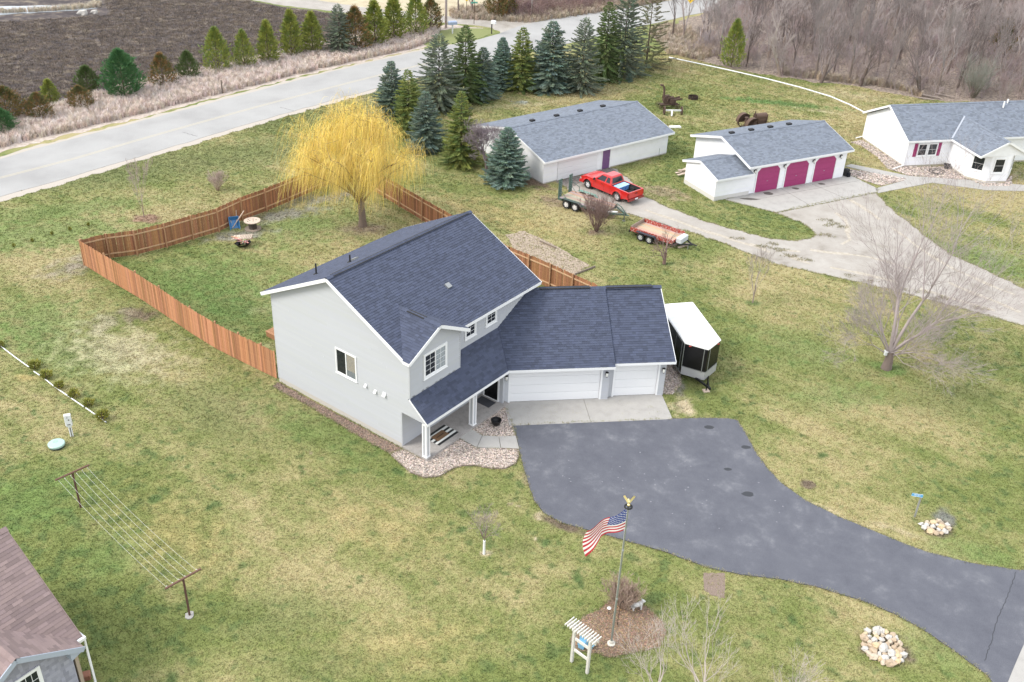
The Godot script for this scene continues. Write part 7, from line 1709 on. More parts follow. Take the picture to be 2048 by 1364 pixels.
	for pl in piles:
		var placed := []
		var tries := 0
		while placed.size() < pl[3] and tries < 4000:
			tries += 1
			var a := rnd(0, TAU); var rr := sqrt(rnd(0, 1)); var r := rnd(0.095, 0.19)
			var q: Vector2 = pl[0] + Vector2(cos(a) * pl[1], sin(a) * pl[2]) * rr
			var ok := true
			for o in placed:
				if o[0].distance_to(q) < (o[1] + r) * (0.78 if tries < 2000 else 0.55): ok = false
			if ok: placed.append([q, r, rr])
		for o in placed:
			var w := rnd(0.75, 1.3); var warm := rnd(0.0, 1.0)
			var ro := MeshInstance3D.new(); ro.mesh = meshes[rng.randi() % 8]; ro.name = uname("boulder")
			ro.material_override = rock_mat(rng.randi() % 5)
			add_child(ro); ro.transform = Transform3D(Basis(Vector3.UP, rnd(0, 6.3)) * Basis(Vector3.RIGHT, rnd(-0.4, 0.4)) * Basis.from_scale(Vector3(o[1] * rnd(0.95, 1.35), o[1] * rnd(0.7, 0.95), o[1])), G3(o[0], o[1] * 0.5 + 0.14 * (1.0 - o[2]) * (1.0 - o[2])))
			tag(ro, pl[4], "rock", pl[5])
	for e in [[Vector2(-53.14, -122.68), 0.62, "larger pale boulder at the pond edge in the burnt field"], [Vector2(-52.03, -123.39), 0.42, "smaller pale boulder at the pond edge in the burnt field"]]:
		var ro := MeshInstance3D.new(); ro.mesh = meshes[2]; ro.name = uname("boulder"); ro.material_override = rock_mat(1); add_child(ro); ro.position = G3(e[0], 0.2); ro.scale = Vector3(e[1], e[1] * 0.7, e[1]); tag(ro, e[2], "rock", "boulders by the pond")

func rock_mat(i: int) -> Material:
	var key := "rock_%d" % i
	if not M.has(key):
		var c: Color = [Color(0.52, 0.43, 0.33), Color(0.50, 0.47, 0.43), Color(0.55, 0.43, 0.27), Color(0.44, 0.34, 0.24), Color(0.56, 0.53, 0.49)][i]
		tri_tex(mat(key, c, 0.9), M.g1, 0.8)
	return M[key]

# ---------------------------------------------------------------- along the road
func post_sign(called: String, label: String, at: Vector2, h: float, kind: String, yaw := 0.0):
	var t := thing(called, label, "sign", G3(at), yaw)
	var b := mb(); b.box(Vector3(0, h / 2, 0), Vector3(0.07, h, 0.05)); part(t, "post", b, M.rust)
	if kind == "diamond":
		b = mb(Color(0.80, 0.52, 0.03)); b.box(Vector3(0, h - 0.35, 0.04), Vector3(0.76, 0.76, 0.012), Basis(Vector3.BACK, PI / 4)); part(t, "plate", b, M.satin)
		b = mb(Color(0.02, 0.02, 0.02)); b.box(Vector3(0, h - 0.42, 0.052), Vector3(0.08, 0.4, 0.004)); b.box(Vector3(0, h - 0.3, 0.052), Vector3(0.4, 0.08, 0.004)); part(t, "symbol", b, M.satin)
	else:
		b = mb(Color(0.12, 0.38, 0.30)); b.box(Vector3(0, h - 0.05, 0.0), Vector3(0.85, 0.2, 0.012)); b.box(Vector3(0, h + 0.16, 0), Vector3(0.012, 0.2, 0.85)); part(t, "name_plate", b, M.satin)

func roadside():
	var t := thing("utility_pole", "tall grey wooden utility pole near the road junction", "utility pole", G3(Vector2(-9.65, -123.85)))
	var b := mb(Color(1.9, 1.9, 2.0)); b.tube(Vector3.ZERO, Vector3(0, 10.0, 0), 0.16, 0.12, 12, true); part(t, "pole", b, M.bark)
	b = mb(Color(0.75, 0.75, 0.78)); b.beam(Vector3(-1.1, 9.5, 0.15), Vector3(1.1, 9.5, 0.15), 0.1, 0.12); part(t, "crossarm", b, M.bark)
	post_sign("warning_sign", "yellow diamond road sign before the bare trees at the junction", Vector2(-7.61, -131.09), 2.5, "diamond", 0.1)
	post_sign("warning_sign", "yellow diamond road sign half hidden by a trunk at the road bend", Vector2(21.17, -135.03), 2.6, "diamond", -0.3)
	post_sign("street_sign", "green street name sign at the gravel side road", Vector2(-6.40, -126.40), 2.6, "street", 0.3)
	t = thing("mailbox", "pale blue mailbox on a white post beside the utility pole", "mailbox", G3(Vector2(-8.69, -121.40)), 0.4)
	b = mb(Color(0.30, 0.36, 0.48)); b.cbox(Vector3(0, 1.25, 0), Vector3(1.1, 0.4, 0.5), 0.1); part(t, "box", b, M.satin)
	b = mb(Color(0.7, 0.7, 0.7)); b.box(Vector3(0, 0.55, 0), Vector3(0.14, 1.1, 0.14)); part(t, "post", b, M.satin)
	t = thing("mailbox", "white mailbox on a black post at the junction curve", "mailbox", G3(Vector2(-4.00, -121.98)), -0.2)
	b = mb(Color(0.75, 0.75, 0.75)); b.cbox(Vector3(0.15, 1.4, 0), Vector3(0.6, 0.4, 0.35), 0.08); part(t, "box", b, M.satin)
	b = mb(Color(0.03, 0.03, 0.03)); b.box(Vector3(-0.05, 0.7, 0), Vector3(0.12, 1.5, 0.12)); part(t, "post", b, M.satin)
	b = mb(tone(0.5)); b.box(Vector3(0, 0.65, 0), Vector3(0.12, 1.3, 0.12)); single("marker_post", b, M.old_wood, "lone dark wooden post in the dry grass by the road", "post", G3(Vector2(-29.01, -95.10)), 0.3)

# ---------------------------------------------------------------- vegetation
func brush(b: MB, p: Vector3, d: Vector3, l: float, w: float):  # a needle-covered twig: two crossed slender blades
	var s := d.cross(Vector3.UP)
	if s.length() < 0.05: s = d.cross(Vector3.RIGHT)
	s = s.normalized(); var q := d.cross(s).normalized()
	var m := p + d * l * 0.45; var e := p + d * l
	for k in [s, q]:
		var a: Vector3 = m + k * w; var c: Vector3 = m - k * w
		var n: Vector3 = (e - p).cross(a - p).normalized()
		b.v.append(p); b.v.append(a); b.v.append(e); b.v.append(p); b.v.append(e); b.v.append(c)
		for i in 6:
			b.n.append(n); b.c.append(b.col)

func shade_of(c: Color, v: float) -> Color:
	var k := rnd(1.0 - v, 1.0 + v)
	return Color(c.r * k * rnd(0.93, 1.07), c.g * k, c.b * k * rnd(0.9, 1.1))

func spruce(called: String, label: String, sd: int, h: float, r: float, col: Color, col2: Color, droop: float, dens: float, at: Vector3, yaw := 0.0, group := "") -> Node3D:
	rng.seed = sd
	var b := mb(); var y := h * 0.03
	while y < h * 0.985:
		var f := 1.0 - y / h
		var rad := r * 1.5 * pow(f, 0.7) * (0.9 + 0.1 * sin(y * 9.0 + sd)) + 0.05
		if y < h * 0.1: rad *= 0.82 + 1.8 * y / h
		var nb := maxi(4, int((6.0 + 11.0 * f) * dens))
		var a0 := rnd(0, TAU)
		for i in nb:
			var a := a0 + TAU * i / nb + rnd(-0.25, 0.25); var l := rad * rnd(0.66, 1.12)
			var dir := Vector3(cos(a), -droop * f + 0.25 * (1.0 - f) + rnd(-0.1, 0.1), sin(a)).normalized()
			var side := Vector3(-sin(a), 0, cos(a))
			var k := maxi(2, int(l / 0.12))
			var base := shade_of(col.lerp(col2, rnd(0, 1)), 0.2)
			for j in k:
				var u := (j + 0.6) / k
				if u < 0.22: continue
				var p := Vector3(0, y, 0) + dir * l * u + Vector3(0, 0.10 * l * u * u, 0)
				b.col = shade_of(base, 0.16)
				var tl := (0.10 + 0.26 * (1.0 - u) * minf(l, 1.2)) * rnd(0.8, 1.25)
				for sg in [-1.0, 1.0]:
					brush(b, p, (dir * 0.75 + side * sg * rnd(0.6, 1.0) + Vector3(0, rnd(-0.25, 0.1), 0)).normalized(), tl + 0.08, 0.036 + 0.018 * rnd(0, 1))
			b.col = shade_of(base, 0.15)
			brush(b, Vector3(0, y, 0) + dir * l * 0.8 + Vector3(0, 0.07 * l, 0), (dir + Vector3(0, 0.2, 0)).normalized(), l * 0.26 + 0.06, 0.035)
		y += (0.13 + 0.09 * f) / dens * (h / 6.0) * rnd(0.8, 1.2)
	b.col = col; brush(b, Vector3(0, h * 0.96, 0), Vector3.UP, h * 0.06, 0.03)
	var t := thing(called, label, "tree", at, yaw, group)
	part(t, "crown", b, M.leaf)
	var tr := mb(Color(0.6, 0.55, 0.5)); tr.tube(Vector3(0, -0.1, 0), Vector3(0, h * 0.95, 0), 0.03 * r + 0.05, 0.015, 7); part(t, "trunk", tr, M.bark)
	return t

func cedar(called: String, label: String, sd: int, h: float, r: float, col: Color, col2: Color, fat: float, at: Vector3, group := "", n := 2000) -> Node3D:
	rng.seed = sd
	var b := mb()
	var nz := FastNoiseLite.new(); nz.seed = sd; nz.frequency = 1.1
	var limbs := []
	for i in n:
		var u := pow(rnd(0, 1), 0.8)
		var prof := pow(sin(PI * clampf(pow(u, fat) * 0.93 + 0.07, 0, 1)), 0.75)
		var a := rnd(0, TAU); var q := sqrt(rnd(0.2, 1.0)) * (1.0 if rng.randf() < 0.88 else rnd(1.0, 1.28))
		var bump := 1.0 + 0.62 * nz.get_noise_3d(cos(a) * 1.2, u * h * 1.1, sin(a) * 1.2)
		var p := Vector3(cos(a) * r * prof * q * bump, h * (0.03 + 0.95 * u), sin(a) * r * prof * q * bump)
		b.col = shade_of(col.lerp(col2, clampf(0.5 + nz.get_noise_3dv(p * 1.4) * 1.4 + rnd(-0.3, 0.3), 0, 1)), 0.25)
		var d := Vector3(cos(a) * 0.8, rnd(0.35, 1.1), sin(a) * 0.8).normalized()
		brush(b, p - d * 0.08, (d + Vector3(rnd(-0.5, 0.5), rnd(-0.3, 0.3), rnd(-0.5, 0.5))).normalized(), rnd(0.16, 0.44) * (0.7 + 0.1 * h), rnd(0.03, 0.055) * (0.7 + 0.08 * h))
	var t := thing(called, label, "tree", at, rnd(0, 6), group)
	part(t, "crown", b, M.leaf)
	var tr := mb(Color(0.7, 0.6, 0.5)); tr.tube(Vector3(0, -0.1, 0), Vector3(0, h * 0.85, 0), 0.05 + 0.02 * r, 0.02, 6)
	for i in 7:
		var a := TAU * i / 7.0 + rnd(-0.3, 0.3); tr.tube(Vector3(0, h * 0.08, 0), Vector3(cos(a) * r * 0.55, h * rnd(0.22, 0.4), sin(a) * r * 0.55), 0.03, 0.012, 4)
	part(t, "trunk", tr, M.bark)
	return t

# bare tree: trunk and crown collected in two builders
var gmaxd := 5
var gspread := 0.6
var gup := 0.25
var gkids := 3
var gtw := 0.006
func grow(tb: MB, cb: MB, p: Vector3, d: Vector3, l: float, r: float, dep: int):
	var b := tb if dep == 0 else cb
	var segs := 3 if dep < 2 else 2
	var q := p; var dd := d
	var r2 := r * (0.62 if dep > 0 else 0.7)
	var nodes := []
	for i in segs:
		var e := q + dd * l / segs
		var ra := lerpf(r, r2, float(i) / segs); var rb := lerpf(r, r2, float(i + 1) / segs)
		b.tube(q, e, ra, rb, 8 if dep == 0 else (5 if dep < 2 else 3))
		q = e
		dd = (dd + Vector3(rnd(-1, 1), rnd(-0.6, 1) , rnd(-1, 1)) * 0.16 + Vector3.UP * gup * 0.15).normalized()
		nodes.append([q, dd, rb])
	if dep >= gmaxd: return
	var kids := gkids + (1 if dep == 0 else 0)
	for k in kids:
		var nd = nodes[segs - 1] if k < 2 else nodes[rng.randi() % segs]
		var ax: Vector3 = (nd[1] as Vector3).cross(Vector3(rnd(-1, 1), rnd(-1, 1), rnd(-1, 1))).normalized()
		var ang := rnd(0.25, 1.0) * gspread * (0.6 if k == 0 else 1.25)
		var cd: Vector3 = ((nd[1] as Vector3).rotated(ax, ang) + Vector3.UP * gup).normalized()
		grow(tb, cb, nd[0], cd, l * rnd(0.58, 0.85), maxf(gtw, nd[2] * (0.8 if k == 0 else 0.6)), dep + 1)

func bare_tree(called: String, label: String, cat: String, sd: int, l: float, r: float, at: Vector3, col: Color, group := "", lean := Vector3.UP, stems := 1, sc := 1.0) -> Node3D:
	rng.seed = sd
	var tb := mb(col); var cb := mb(col)
	for s in stems:
		var d := lean
		if stems > 1: d = Vector3(cos(TAU * s / stems + rnd(-0.3, 0.3)) * rnd(0.15, 0.7), 1.0, sin(TAU * s / stems + rnd(-0.3, 0.3)) * rnd(0.15, 0.7)).normalized()
		grow(tb, cb, Vector3(0, -0.05, 0) + (Vector3(d.x, 0, d.z) * 0.12 if stems > 1 else Vector3.ZERO), d, l * (rnd(0.75, 1.15) if stems > 1 else 1.0), r, 0)
	var t := thing(called, label, cat, at, 0.0, group)
	t.scale = Vector3.ONE * sc
	part(t, "trunk" if stems == 1 else "stems", tb, M.bark); part(t, "crown", cb, M.twig)
	return t

func ribbon(b: MB, pts: PackedVector3Array, w: float, s: Vector3):
	for i in pts.size() - 1:
		var a := pts[i]; var e := pts[i + 1]; var n := s.cross(e - a).normalized()
		var w1 := w * (1.0 - 0.6 * i / pts.size()); var w2 := w * (1.0 - 0.6 * (i + 1) / pts.size())
		b.v.append(a - s * w1); b.v.append(e + s * w2); b.v.append(a + s * w1); b.v.append(a - s * w1); b.v.append(e - s * w2); b.v.append(e + s * w2)
		for k in 6: b.n.append(n); b.c.append(b.col)

func willow():
	rng.seed = 77
	var t := thing("willow_tree", "weeping willow with golden-yellow hanging twigs in the back yard", "tree", G3(Vector2(-11.15, -66.35)))
	var tb := mb(Color(1.05, 0.95, 0.85)); var cb := mb(); var lb := mb(Color(0.95, 0.8, 0.6))
	tb.tube(Vector3(0, -0.1, 0), Vector3(0.02, 0.5, 0), 0.36, 0.26, 12); tb.tube(Vector3(0.02, 0.5, 0), Vector3(-0.05, 2.3, 0), 0.26, 0.22, 12)
	var ends := []
	for i in 15:
		var a := TAU * i / 15.0 + rnd(-0.25, 0.25)
		var p := Vector3(-0.05, rnd(1.5, 2.3), 0); var d := Vector3(cos(a) * rnd(0.28, 0.8), 1.0, sin(a) * rnd(0.28, 0.8)).normalized(); var r := rnd(0.07, 0.13)
		var l := rnd(0.95, 1.45)
		for s in 5:
			var e := p + d * l
			lb.tube(p, e, r, r * 0.72, 6); r *= 0.72
			d = (d + Vector3(cos(a) * 0.16, rnd(-0.12, 0.12), sin(a) * 0.16) + Vector3(rnd(-0.2, 0.2), 0, rnd(-0.2, 0.2))).normalized()
			p = e; l *= 0.93
			if s >= 1: ends.append([p, d, r])
			for z in 2:
				if s < 1: continue
				var d2 := (d + Vector3(rnd(-1, 1), rnd(-0.2, 0.6), rnd(-1, 1)) * 0.9).normalized(); var q := p + d2 * rnd(0.5, 1.1)
				lb.tube(p, q, r * 0.6, r * 0.35, 4); ends.append([q, d2, r * 0.35])
	for i in 150:  # fill the dome between the limbs
		var a := rnd(0, TAU); var u := sqrt(rnd(0, 1)); var lobe := 1.0 + 0.2 * sin(a * 3.0 + 1.0) + 0.14 * sin(a * 7.0)
		var p := Vector3(cos(a) * u * 3.6 * lobe - 0.4, 0, sin(a) * u * 3.4 * lobe)
		p.y = 2.8 + 6.5 * sqrt(maxf(0.0, 1.0 - u * u * 0.9)) * rnd(0.68, 1.0)
		var near: Array = ends[0]
		for e in ends:
			if (e[0] as Vector3).distance_to(p) < (near[0] as Vector3).distance_to(p): near = e
		lb.tube(near[0], p, 0.018, 0.009, 3); ends.append([p, (p - (near[0] as Vector3)).normalized(), 0.01])
	for e in ends:
		if (e[0] as Vector3).x > 1.2 and (e[0] as Vector3).y < 5.5 and rng.randf() < 0.55: continue
		for k in 25:
			var p: Vector3 = (e[0] as Vector3) + Vector3(rnd(-0.35, 0.35), rnd(-0.3, 0.25), rnd(-0.35, 0.35))
			var a := rnd(0, TAU); var out := Vector3(cos(a), 0, sin(a)) * rnd(0.1, 0.6) + (e[1] as Vector3) * rnd(0.1, 0.5)
			var len := rnd(0.9, 4.0) * clampf(0.45 + p.y / 6.5, 0.6, 1.25)
			var pts := PackedVector3Array([p]); var v := out * rnd(0.8, 1.5) + Vector3(0, rnd(0.1, 0.9), 0); var q := p
			for s in 8:
				q += v * len / 8.0 * 0.95; v = v.lerp(Vector3(out.x * 0.15 - 0.15, -1.15, out.z * 0.15), 0.32) + Vector3(rnd(-0.1, 0.1), 0, rnd(-0.1, 0.1))
				if q.y < 0.7 or (q.y < 2.6 and Vector2(q.x, q.z).length() < 1.5 and k % 5 > 0): break
				pts.append(q)
			var g := rnd(0.72, 1.18)
			cb.col = Color(0.80 * g, 0.605 * g * rnd(0.93, 1.07), 0.145 * g * rnd(0.7, 1.5))
			ribbon(cb, pts, rnd(0.005, 0.0095), Vector3(rnd(-1, 1), 0.15, rnd(-1, 1)).normalized())
	part(t, "trunk", tb, M.bark); part(t, "limbs", lb, M.bark)
	part(t, "crown", cb, M.leaf)

const BLUE := Color(0.155, 0.225, 0.195)
const GREY := Color(0.185, 0.225, 0.155)
const GREEN := Color(0.12, 0.18, 0.055)
const YEL := Color(0.35, 0.37, 0.08)
const RUST := Color(0.32, 0.185, 0.07)
const DARK := Color(0.11, 0.14, 0.05)

func trees():
	willow()
	var sp := "spruces in the row screening the road"
	var A := spruce("spruce_tree", "blue spruce with stepped branches standing left of the narrow pointed spruce", 1, 5.1, 1.45, BLUE, GREY, 0.22, 1.0, G3(Vector2(-8.09, -82.26)), 0.0, sp)
	var B := spruce("spruce_tree", "narrow pointed green spruce leaning on the long white garage", 2, 6.3, 1.4, GREEN, Color(0.24, 0.26, 0.06), 0.3, 0.95, G3(Vector2(-4.88, -79.13)), 0.0, sp)
	var C := spruce("spruce_tree", "compact blue spruce at the front corner of the long white garage", 3, 4.7, 1.5, Color(0.16, 0.235, 0.19), Color(0.22, 0.295, 0.235), 0.1, 1.15, G3(Vector2(-1.03, -75.44)), 0.0, sp)
	var D := spruce("spruce_tree", "large open grey-green spruce nearest the road in the row", 4, 7.2, 2.35, GREY, Color(0.15, 0.17, 0.12), 0.28, 0.9, G3(Vector2(-7.91, -93.31)), 0.0, sp)
	var E := spruce("spruce_tree", "big dark green spruce beside the open grey-green one", 5, 7.3, 2.0, DARK, GREEN, 0.42, 0.95, G3(Vector2(-5.61, -96.08)), 0.0, sp)
	copy(A, "spruce_tree", "young blue spruce top rising behind the golden willow", G3(Vector2(-11.74, -88.50)), 1.0, Vector3(1.1, 1.12, 1.1))
	copy(B, "spruce_tree", "yellow-green spruce just behind the golden willow crown", G3(Vector2(-9.97, -86.05)), 2.0, Vector3(1.05, 0.92, 1.05))
	copy(A, "spruce_tree", "small blue spruce tucked against the big dark green spruce", G3(Vector2(-3.95, -97.10)), 3.0, Vector3(1.05, 0.98, 1.05))
	copy(C, "spruce_tree", "slim blue spruce in the gap showing the road", G3(Vector2(-2.18, -100.45)), 1.5, Vector3(0.85, 1.1, 0.85))
	copy(B, "spruce_tree", "yellowish green spruce next to the slim blue one", G3(Vector2(-0.21, -100.41)), 4.0, Vector3(1.1, 1.0, 1.1))
	copy(A, "spruce_tree", "widest blue-grey spruce in the middle of the row", G3(Vector2(2.73, -100.84)), 2.2, Vector3(1.5, 1.34, 1.5))
	copy(D, "spruce_tree", "tall green-grey spruce right of the widest blue-grey one", G3(Vector2(5.89, -100.96)), 0.8, Vector3(0.86, 1.03, 0.86))
	copy(E, "spruce_tree", "tall dark spruce behind the row at the lawn edge", G3(Vector2(8.41, -105.14)), 1.2, Vector3(0.95, 1.1, 0.95))
	copy(D, "spruce_tree", "tallest spruce whose tip leaves the frame", G3(Vector2(10.43, -106.89)), 3.6, Vector3(0.98, 1.3, 0.98))
	copy(C, "spruce_tree", "tiny spruce seedling alone on the far lawn", G3(Vector2(11.07, -104.82)), 0.3, Vector3(0.22, 0.2, 0.22))
	spruce("pine_tree", "thin sparse pine at the end of the spruce row", 6, 8.8, 2.3, Color(0.14, 0.15, 0.07), Color(0.17, 0.155, 0.09), 0.1, 0.55, G3(Vector2(13.41, -110.94)), 0.0)
	# evergreens along the burnt field
	var cg := "small evergreens lining the burnt field"
	var c1 := cedar("cedar_tree", "rusty brown cedar cut by the frame edge", 21, 3.1, 1.6, RUST, DARK, 0.8, G3(Vector2(-45.00, -84.74)), cg)
	var c2 := cedar("cedar_tree", "dense round-bodied green pine, greenest of the field row", 22, 4.5, 1.75, Color(0.065, 0.17, 0.065), Color(0.10, 0.22, 0.075), 0.75, G3(Vector2(-37.57, -92.63)), cg, 3600)
	var c3 := cedar("cedar_tree", "yellow-green cedar with broad ragged crown, first of the tall group", 23, 4.5, 1.35, YEL, Color(0.2, 0.27, 0.07), 0.6, G3(Vector2(-31.27, -101.99)), cg)
	var c4 := cedar("cedar_tree", "rusty sparse cedar showing its bare lower trunk", 24, 3.3, 1.25, RUST, DARK, 0.55, G3(Vector2(-35.06, -96.31)), cg, 1300)
	var c5 := cedar("cedar_tree", "slim bright yellow-green cedar third in the tall group", 25, 4.5, 1.0, YEL, Color(0.2, 0.25, 0.06), 0.6, G3(Vector2(-26.92, -105.60)), cg)
	copy(c2, "cedar_tree", "small green pine at the frame edge below the rusty cedar", G3(Vector2(-44.03, -81.64)), 1.0, Vector3(0.62, 0.5, 0.62))
	copy(c1, "cedar_tree", "round rust-topped cedar bush third from the frame edge", G3(Vector2(-42.44, -85.35)), 2.0, Vector3(0.72, 0.8, 0.72))
	copy(c5, "cedar_tree", "small yellow-green cone behind the round rusty bush", G3(Vector2(-43.44, -90.00)), 1.0, Vector3(0.75, 0.5, 0.75))
	copy(c1, "cedar_tree", "rusty cedar bush before the dark green one", G3(Vector2(-40.07, -88.58)), 4.0, Vector3(0.72, 0.72, 0.72))
	var c6 := cedar("cedar_tree", "dark olive cedar bush left of the greenest pine", 26, 2.5, 1.15, DARK, GREEN, 0.75, G3(Vector2(-41.42, -93.78)), cg, 1500)
	copy(c6, "cedar_tree", "dark narrow cedar right of the sparse rusty one", G3(Vector2(-33.33, -98.89)), 2.0, Vector3(0.88, 1.15, 0.88))
	copy(c3, "cedar_tree", "yellow-green cedar second in the tall group with short bare trunk", G3(Vector2(-28.96, -103.61)), 2.0, Vector3(0.8, 0.88, 0.8))
	copy(c5, "cedar_tree", "green cone cedar fourth in the tall group", G3(Vector2(-25.06, -108.59)), 3.0, Vector3(1.12, 1.1, 1.12))
	copy(c5, "cedar_tree", "green cone cedar fifth in the tall group", G3(Vector2(-23.13, -110.09)), 0.5, Vector3(1.15, 1.0, 1.15))
	copy(D, "spruce_tree", "dark bluish spruce among the cedars along the field", G3(Vector2(-20.32, -110.95)), 0.5, Vector3(0.72, 0.74, 0.72), cg)
	copy(c4, "cedar_tree", "tall cedar with browned rusty foliage beside the dark spruce", G3(Vector2(-18.73, -112.03)), 0.5, Vector3(1.35, 1.45, 1.35))
	copy(c5, "cedar_tree", "green cone cedar right of the browned tall cedar", G3(Vector2(-16.95, -114.42)), 2.5, Vector3(1.3, 1.1, 1.3))
	copy(c5, "cedar_tree", "dense green cone cedar with rounded base by the verge", G3(Vector2(-15.13, -117.11)), 1.5, Vector3(1.25, 1.08, 1.25))
	copy(c3, "cedar_tree", "olive cedar before the last rusty one", G3(Vector2(-12.84, -119.53)), 1.5, Vector3(0.95, 1.1, 0.95))
	copy(c1, "cedar_tree", "last rusty cedar of the row near the utility pole", G3(Vector2(-11.31, -122.12)), 1.5, Vector3(0.85, 1.2, 0.85))
	copy(c1, "cedar_tree", "brownish cedar among bare trees beyond the junction", G3(Vector2(-3.63, -129.97)), 2.5, Vector3(0.95, 1.35, 0.95), "evergreens among the far bare trees")
	copy(c4, "cedar_tree", "thin dark cedar right behind the brownish one beyond the junction", G3(Vector2(-2.45, -130.97)), 0.2, Vector3(0.9, 1.4, 0.9), "evergreens among the far bare trees")
	copy(c3, "cedar_tree", "leaning olive-green cedar at the woods edge", G3(Vector2(23.00, -112.24)), 0.2, Vector3(0.9, 1.15, 0.9), "evergreens among the far bare trees")
	copy(c4, "cedar_tree", "yellowish cedar in the woods above the ranch house", G3(Vector2(57.02, -122.62)), 0.9, Vector3(1.1, 1.3, 1.1), "evergreens among the far bare trees")
	# bare trees on the lawns
	gmaxd = 6; gspread = 0.62; gup = 0.07; gkids = 4; gtw = 0.0042
	rng.seed = 33
	var mt := thing("bare_maple", "large leafless spreading tree on the lawn beside the gravel drive", "tree", G3(Vector2(21.85, -49.96)))
	var mtb := mb(Color(1.2, 1.1, 1.1)); var mcb := mb(Color(1.5, 1.4, 1.4))
	mtb.tube(Vector3(0, -0.1, 0), Vector3(0.03, 0.5, 0), 0.33, 0.25, 10); mtb.tube(Vector3(0.03, 0.5, 0), Vector3(0, 1.15, 0), 0.25, 0.2, 10)
	for e in [[-0.12, 0.06, 4.0, 0.17], [0.2, 0.1, 4.3, 0.16], [0.72, 0.25, 3.6, 0.12], [0.3, -0.6, 2.5, 0.11], [-0.55, -0.35, 2.3, 0.10], [1.15, -0.3, 2.2, 0.09], [-0.8, 0.4, 2.1, 0.085], [0.9, 0.9, 2.0, 0.08], [-1.4, 0.1, 1.7, 0.06], [1.6, 0.35, 1.7, 0.06], [0.1, 1.3, 1.7, 0.06]]:
		grow(mtb, mcb, Vector3(0, rnd(0.75, 1.15), 0), Vector3(e[0], 1.0, e[1]).normalized(), e[2] * 0.86, e[3] * 0.72, 1)
	part(mt, "trunk", mtb, M.bark); part(mt, "crown", mcb, M.twig)
	var wb := mb(Color(0.72, 0.72, 0.72)); wb.cbox(Vector3(0, 0.11, 0), Vector3(0.16, 0.22, 0.14), 0.01); wb.slab(Vector3(-0.1, 0.22, 0.1), Vector3.RIGHT, Vector3(0, 0.35, -0.94).normalized(), P2([0, 0, 0.2, 0, 0.2, 0.22, 0, 0.22]), 0.015)
	single("bird_house", wb, M.satin, "small white box low on the big bare tree trunk", "birdhouse", G3(Vector2(21.85, -49.96), 1.0) + Vector3(-0.32, 0, 0.15), 0.3)
	gkids = 3; gmaxd = 5; gspread = 0.36; gup = 0.3; gtw = 0.006
	bare_tree("sapling", "slim bare sapling with pale base right of the cargo trailer", "tree", 35, 1.4, 0.045, G3(Vector2(15.39, -57.26)), Color(1.6, 1.5, 1.45))
	bare_tree("sapling", "tall slim bare sapling in a round mulch ring by the road", "tree", 36, 1.25, 0.035, G3(Vector2(-26.91, -66.24)), Color(1.5, 1.3, 1.25))
	gspread = 0.8; gup = 0.05
	gmaxd = 6; gkids = 4; gtw = 0.007
	var ap := bare_tree("apple_tree", "crooked bare grey tree in front of the long garage gable", "tree", 38, 1.35, 0.15, G3(Vector2(-2.68, -77.50)), Color(1.1, 1.0, 1.1))
	gmaxd = 5; gkids = 3; gtw = 0.006
	bare_tree("small_bare_tree", "small reddish bare tree in front of the red trailer", "tree", 40, 0.9, 0.13, G3(Vector2(10.22, -62.34)), Color(1.15, 0.9, 0.85))
	gmaxd = 4; gspread = 0.5; gup = 0.18; gtw = 0.006
	bare_tree("bare_shrub", "many-stemmed bare shrub in front of the green flatbed trailer", "shrub", 41, 0.95, 0.022, G3(Vector2(5.77, -67.17)), Color(0.95, 0.72, 0.66), "", Vector3.UP, 26)
	bare_tree("bare_shrub", "pale fan-shaped bare shrub on the roadside lawn", "shrub", 42, 0.5, 0.014, G3(Vector2(-23.04, -71.61)), Color(1.9, 1.7, 1.5), "", Vector3.UP, 16)
	bare_tree("bare_shrub", "twiggy tan shrub at the back of the flagpole bed", "shrub", 43, 0.5, 0.012, G3(Vector2(5.03, -30.19)), Color(1.7, 1.4, 1.15), "", Vector3.UP, 30)
	# sapling with a white guard
	gmaxd = 4; gspread = 0.75; gup = 0.1; gtw = 0.004
	var lp := bare_tree("guarded_sapling", "small round-headed sapling with a white trunk guard", "tree", 44, 0.5, 0.02, G3(Vector2(-0.82, -33.01), 0.85), Color(1.3, 1.15, 1.1), "", Vector3.UP, 5)
	lp.position = G3(Vector2(-0.82, -33.01)); for c in lp.get_children(): c.position.y = 0.98
	var tk := mb(); tk.tube(Vector3.ZERO, Vector3(0, 1.0, 0), 0.03, 0.022, 8); part(lp, "trunk", tk, M.bark)
	var gd := mb(Color(0.78, 0.78, 0.77)); gd.tube(Vector3(0, 0, 0), Vector3(0, 0.78, 0), 0.06, 0.055, 10, true); part(lp, "trunk_guard", gd, M.satin)
	# near trees whose crowns rise into the frame from below
	gmaxd = 5; gspread = 0.6; gup = 0.18; gtw = 0.0048; gkids = 3
	bare_tree("near_bare_tree", "bare pale twigs rising at the frame bottom nearest the arbor", "tree", 51, 1.5, 0.07, G3(Vector2(5.69, -24.66)), Color(1.95, 1.85, 1.75), "bare trees at the frame bottom")
	bare_tree("near_bare_tree", "tallest bare twigs at the frame bottom below the soil rectangle", "tree", 52, 1.75, 0.08, G3(Vector2(7.42, -24.53)), Color(1.95, 1.85, 1.75), "bare trees at the frame bottom")
	bare_tree("near_bare_tree", "bare twigs at the frame bottom nearest the rock pile", "tree", 53, 1.35, 0.06, G3(Vector2(10.34, -24.47)), Color(1.95, 1.85, 1.75), "bare trees at the frame bottom")
	gkids = 3
